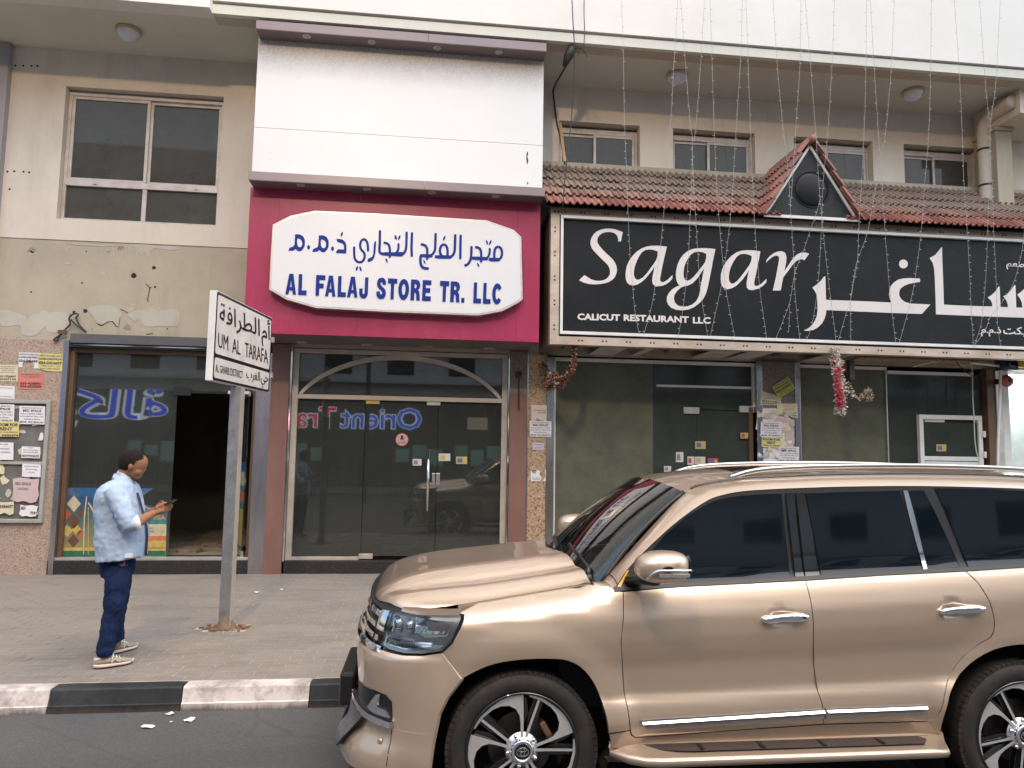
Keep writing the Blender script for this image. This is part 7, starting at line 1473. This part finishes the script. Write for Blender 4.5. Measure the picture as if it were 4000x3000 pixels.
# body: one continuous skin mesh (head, neck, trunk, arms with hands, legs)
b = MB()
hd = pp_(522, 1807)
b.ell(hd, (.114, .079, .103), 20, 14); b.ell(pp_(529, 1836), (.070, .060, .076), 18, 12); b.ell(pp_(536, 1863), (.030, .036, .024), 14, 10); b.ell(pp_(550, 1811), (.050, .058, .026), 14, 10)
b.tube([pp_(558, 1818), pp_(563, 1830), pp_(566, 1839)], [.010, .011, .013], 8); b.ell(pp_(560, 1842), (.013, .018, .009), 10, 8); b.ell(pp_(553, 1854), (.011, .020, .006), 10, 8); b.ell(pp_(550, 1860), (.010, .018, .006), 10, 8)
for sd in (-1, 1):
    b.ell(pp_(558, 1818)+Vector((-.006, sd*.030, -.002)), (.010, .014, .008), 10, 8); e = pp_(523, 1824)+Vector((0, sd*.078, 0)); b.ell(e, (.016, .007, .031), 12, 8); b.ell(e+Vector((.004, sd*.006, .004)), (.012, .006, .020), 12, 8)
    b.ell(pp_(541, 1842)+Vector((0, sd*.040, 0)), (.034, .020, .030), 12, 8)
b.tube([pp_(497, 1830), pp_(488, 1850), pp_(478, 1880), pp_(470, 1910)], [.056, .057, .062, .075], 14)
loft(b, [ring(X_(420,1905), X_(505,1905), YB-.17, YB+.17, Z_(1905)), ring(X_(405,1980), X_(520,1980), YB-.15, YB+.15, Z_(1980)), ring(X_(410,2100), X_(535,2100), YB-.15, YB+.15, Z_(2100)), ring(X_(425,2190), X_(480,2190), YB-.09, YB+.09, Z_(2190))])
RA = [(pp_(452,1908,6.31),.062),(pp_(478,1985,6.25),.055),(pp_(508,2050,6.24),.050),(pp_(540,2040,6.27),.043),(pp_(575,2018,6.34),.036),(pp_(603,2002,6.39),.027)]
LA_ = [(pp_(462,1908,6.70),.062),(pp_(490,1985,6.77),.055),(pp_(520,2045,6.78),.050),(pp_(548,2030,6.72),.042),(pp_(580,2005,6.62),.034),(pp_(608,1992,6.55),.026)]
for A_2 in (RA, LA_): b.tube([p for p, r in A_2], [r for p, r in A_2], 12)
def hand(w, d, near):
    d = d.normalized(); up = Vector((0, 0, 1)); side = Vector((0, 1 if near else -1, 0)); pc = w+d*.045
    b.obox(pc, d*.040, (side*.6+up*.55).normalized()*.036, (d.cross(side*.6+up*.55)).normalized()*.014); b.ell(pc-d*.015, (.034, .028, .026), 10, 8)
    av = (up*.72-side*.15).normalized()
    for k in range(4):
        s = w+d*(.078+.004*(1.5-abs(k-1.3)))+av*(.024-.016*k); L = (.030, .034, .032, .026)[k]
        p1 = s+d*L+side*.012; p2 = p1+d*L*.45+side*.028; p3 = p2+side*.022-d*.008; b.tube([s-d*.03, s, p1, p2, p3], [.0105, .010, .0092, .0085, .007], 8)
    t0 = w+d*.02+av*.028; b.tube([t0-d*.01, t0+d*.025+av*.016, t0+d*.052+av*.022+side*.012, t0+d*.072+av*.020+side*.024], [.014, .013, .011, .008], 8)
hand(RA[-1][0], pp_(640,1988,6.43)-RA[-1][0], True); hand(LA_[-1][0], pp_(640,1978,6.50)-LA_[-1][0], False)
NL = [((458,2195),6.42,.112),((461,2275),6.39,.098),((449,2365),6.37,.080),((424,2465),6.35,.064),((410,2535),6.34,.055),((406,2575),6.34,.045)]
FL = [((462,2195),6.58,.112),((468,2270),6.61,.095),((462,2350),6.64,.076),((452,2430),6.67,.060),((456,2490),6.69,.052),((456,2525),6.69,.042)]
for leg in (NL, FL): b.tube([pp_(x, y, Y) for (x, y), Y, r in leg], [r*.70 for q, Y, r in leg], 12)
body = blob(b, 'body', M['skin'], PN, .0052, 2)
# hair
h = MB(); hc = pp_(518, 1805); rows = []
for i in range(15):
    t = PI*i/14*.66; rows.append([hc+Vector(((.117+.003*math.sin(7*a))*math.sin(t)*math.cos(a), .082*math.sin(t)*math.sin(a), .105*math.cos(t))) for a in [2*PI*k/28 for k in range(28)]])
rot = Matrix.Rotation(math.radians(-24), 4, 'Y')       # cap tipped to the nape
rows = [[hc+rot @ (p-hc) for p in r] for r in rows]
h.grid(rows, True); h.face(rows[-1]); ho = blob(h, 'hair', M['hair'], PN, .0045, 1, [(.008, .007)])
for sd in (-1, 1): MB().ell(pp_(560, 1817)+Vector((.004, sd*.030, .010)), (.010, .018, .004), 10, 6).build('eyebrow', M['hair'], PN, smooth=True); MB().ell(pp_(560, 1820)+Vector((.002, sd*.030, -.004)), (.008, .011, .005), 10, 6).build('eye', pm('eye', (.05, .04, .035), .2), PN, smooth=True)
# shirt
s_ = MB()
PRS = [(1862,456,512,.085,.085),(1878,434,520,.12,.12),(1893,412,528,.19,.19),(1912,398,533,.225,.225),(1945,388,541,.232,.232),(1985,382,550,.225,.225),(2030,383,562,.222,.222),(2070,385,569,.225,.225),(2110,386,569,.228,.228),(2150,388,566,.228,.228),(2180,389,563,.226,.226)]
loft(s_, [ring(X_(a, y), X_(c, y), YB-w0, YB+w1, Z_(y), 24, .8, .10 if y > 2160 else 0) for y, a, c, w0, w1 in PRS])
def sleeve(A, k0=0): s_.tube([A[0][0]+Vector((-.01, 0, .0)), A[0][0].lerp(A[1][0], .5), A[1][0], A[1][0].lerp(A[2][0], .6), A[2][0]+Vector((-.01, 0, -.012)), A[2][0].lerp(A[3][0], .55), A[3][0]-Vector((.006, 0, .0))], [.080, .082, .078, .074, .070, .062, .055], 14)
sleeve(RA); sleeve(LA_)
s_.tube([pp_(480,1872), pp_(488,1858), pp_(493,1850)], [.072, .070, .068], 16)
shirt = blob(s_, 'shirt', M['denim_light'], PN, .009, 5, [(.12, .030), (.045, .009)])
cf = pm('cuff', (.66, .64, .68), .85)
for A_2 in (RA, LA_):
    a, c = A_2[2][0].lerp(A_2[3][0], .35), A_2[3][0]+(A_2[3][0]-A_2[2][0])*.12; MB().tube([a, a.lerp(c, .5), c], [.064, .063, .060], 16).build('rolled_cuff', cf, shirt, smooth=True)
# collar, placket, hem tag
cb = MB(); rows = []
for k in range(17):
    a = PI*2*k/16; c, s = math.cos(a), math.sin(a); base = pp_(484, 1872); ft = (c+1)/2
    p0 = base+Vector((.078*c, .078*s, .012-.028*ft)); p1 = base+Vector((.070*c-.006, .070*s, .050-.030*ft)); p2 = base+Vector((.092*c, .092*s, .004-.036*ft)); rows.append([p0, p1, p2])
MB().grid(rows).build('collar', M['denim_light'], shirt, smooth=True).modifiers.new('solid', 'SOLIDIFY').thickness = .004
dark = pm('shirt_inside', (.03, .04, .08), .9)
mb = MB(); pl_ = [at(x+1, y, YB-.012) for x, y in ((534,1925),(542,1950),(551,1985),(560,2020),(569,2055),(571,2085),(571,2110),(569,2140),(567,2168))]
mb.tube([p+Vector((.004, 0, 0)) for p in pl_], .009, 6); mb.build('placket', dark, shirt, smooth=True)
for x, y in ((545,1958),(556,2003),(570,2060),(570,2115)): MB().ell(at(x+2, y, YB-.03), (.006, .006, .006), 8, 6).build('button', dark, shirt)
box('pocket', M['denim_light'], X_(500,1945), X_(535,1945), YB-.245, YB-.235, Z_(1985), Z_(1940), parent=shirt)
# jeans
j_ = MB(); loft(j_, [ring(X_(398,2175), X_(520,2175), YB-.175, YB+.175, Z_(2150), 22), ring(X_(400,2210), X_(518,2210), YB-.175, YB+.175, Z_(2210), 22), ring(X_(406,2245), X_(512,2245), YB-.17, YB+.17, Z_(2245), 22)])
NJ = [((459,2225),6.42,.118),((460,2275),6.39,.108),((452,2330),6.38,.098),((446,2375),6.37,.090),((436,2420),6.36,.082),((424,2470),6.35,.074),((413,2520),6.345,.072),((409,2545),6.34,.076),((409,2566),6.34,.064)]
FJ = [((462,2225),6.58,.116),((468,2270),6.61,.105),((464,2320),6.63,.094),((459,2365),6.65,.085),((452,2410),6.66,.076),((450,2450),6.68,.070),((455,2485),6.69,.074),((459,2505),6.69,.066)]
for leg in (NJ, FJ): j_.tube([pp_(x, y, Y) for (x, y), Y, r in leg], [r*.90 for q, Y, r in leg], 14)
jeans = blob(j_, 'jeans', M['denim_dark'], PN, .009, 4, [(.07, .022), (.025, .008)])
MB().obox(pp_(503, 2170, YB-.205), (.030, 0, .002), (0, .004, 0), (0, 0, .016)).build('paper_in_pocket', M['paper_white'], PN)
# shoes
def shoe(hx, hy, tx, ty, name):
    H_ = gz(hx, hy, GRN); T_ = gz(tx, ty, GRN); d = (T_-H_); d.z = 0; L = .295; d.normalize(); n = Vector((-d.y, d.x, 0)); H_ = (H_+T_)/2-d*L/2+n*.04
    S = empty('shoe', H_, parent=PN)
    def W(t): return .050*(1-((t-.55)/.62)**4)*(.86+.14*math.sin(PI*t))*(1 if t < .8 else max(.15, 1-((t-.8)/.2)**2.2*.8))*(1 if t > .08 else .75)
    def secs(h0, h1, k=1.0, e=1.0):
        rr_ = []
        for i in range(13):
            t = i/12; w = W(t)*k; z1 = h1(t); z0_ = h0(t); c = H_+d*(L*t); rr_.append([c+n*w*.95+Vector((0,0,z0_)), c+n*w+Vector((0,0,z0_+(z1-z0_)*.5)), c+n*w*.62*e+Vector((0,0,z1*.97)), c+Vector((0,0,z1)), c-n*w*.62*e+Vector((0,0,z1*.97)), c-n*w+Vector((0,0,z0_+(z1-z0_)*.5)), c-n*w*.95+Vector((0,0,z0_))])
        return rr_
    sole = secs(lambda t: .004+(.018*((t-.8)/.2)**2 if t > .8 else 0)+(.010*((.1-t)/.1)**2 if t < .1 else 0), lambda t: .034+(.008*((t-.8)/.2)**2 if t > .8 else 0)+.006*(1-t), 1.06, 1.5)
    mb = MB(); loft(mb, sole); so_ = mb.build('sole', M['sole'], S, smooth=True); m = so_.modifiers.new('s', 'SUBSURF'); m.levels = m.render_levels = 1
    up = secs(lambda t: .028, lambda t: lerp([(0,.085),(.08,.092),(.30,.098),(.45,.090),(.65,.064),(.85,.050),(1,.036)], t), 1.0, .9)
    mb = MB(); loft(mb, up); uo = mb.build('upper', M['suede'], S, smooth=True); m = uo.modifiers.new('s', 'SUBSURF'); m.levels = m.render_levels = 1
    c = H_+d*L*.20; rows = [[c+d*.060*math.cos(a)*k+n*.034*math.sin(a)*k+Vector((0,0,z+.012*math.cos(a))) for a in [2*PI*q/16 for q in range(16)]] for k, z in ((1.02,.080),(1.0,.094),(.9,.098),(.8,.085))]
    MB().grid(rows, True).build('padded_collar', M['sole'], S, smooth=True)
    lc = MB()
    for q in range(4): t = .40+.075*q; c = H_+d*L*t+Vector((0,0,lerp([(.3,.103),(.45,.094),(.65,.068)], t))); lc.tube([c-n*.028-Vector((0,0,.012)), c+Vector((0,0,.004)), c+n*.028-Vector((0,0,.012))], .0032, 5)
    c = H_+d*L*.42+Vector((0,0,.098)); lc.tube(cr([c, c-n*.03+d*.01+Vector((0,0,.01)), c-n*.048+Vector((0,0,-.02)), c-n*.052+Vector((0,0,-.06))], 4), .003, 5)
    lc.build('laces', M['paper_white'], S)
    MB().tube([H_+d*L*t-n*(W(t)*1.0+.0015)+Vector((0,0,z)) for t, z in ((.40,.045),(.48,.070),(.55,.05),(.62,.042))], .004, 5).build('side_stripe', M['sole'], S)
shoe(366, 2620, 528, 2594, 'near'); shoe(432, 2563, 546, 2532, 'far')
# phone in the hands
pc = pp_(652, 1969, 6.455); ax = (pp_(680, 1955, 6.455)-pp_(624, 1984, 6.455)).normalized(); sd_ = Vector((0, 1, 0)); nn = ax.cross(sd_).normalized()
PH = empty('phone', pc, 'black smartphone held in both hands of the person', 'phone')
MB().obox(pc, ax*.078, sd_*.038, nn*.0055).build('case', M['black_plastic'], PH, bevel=.003); MB().obox(pc-nn*.0062, ax*.072, sd_*.034, nn*.0004).build('screen', M['black_gloss'], PH)
MB().obox(pc+nn*.0065+ax*.055-sd_*.018, ax*.012, sd_*.012, nn*.0015).build('camera_bump', M['chrome'], PH)
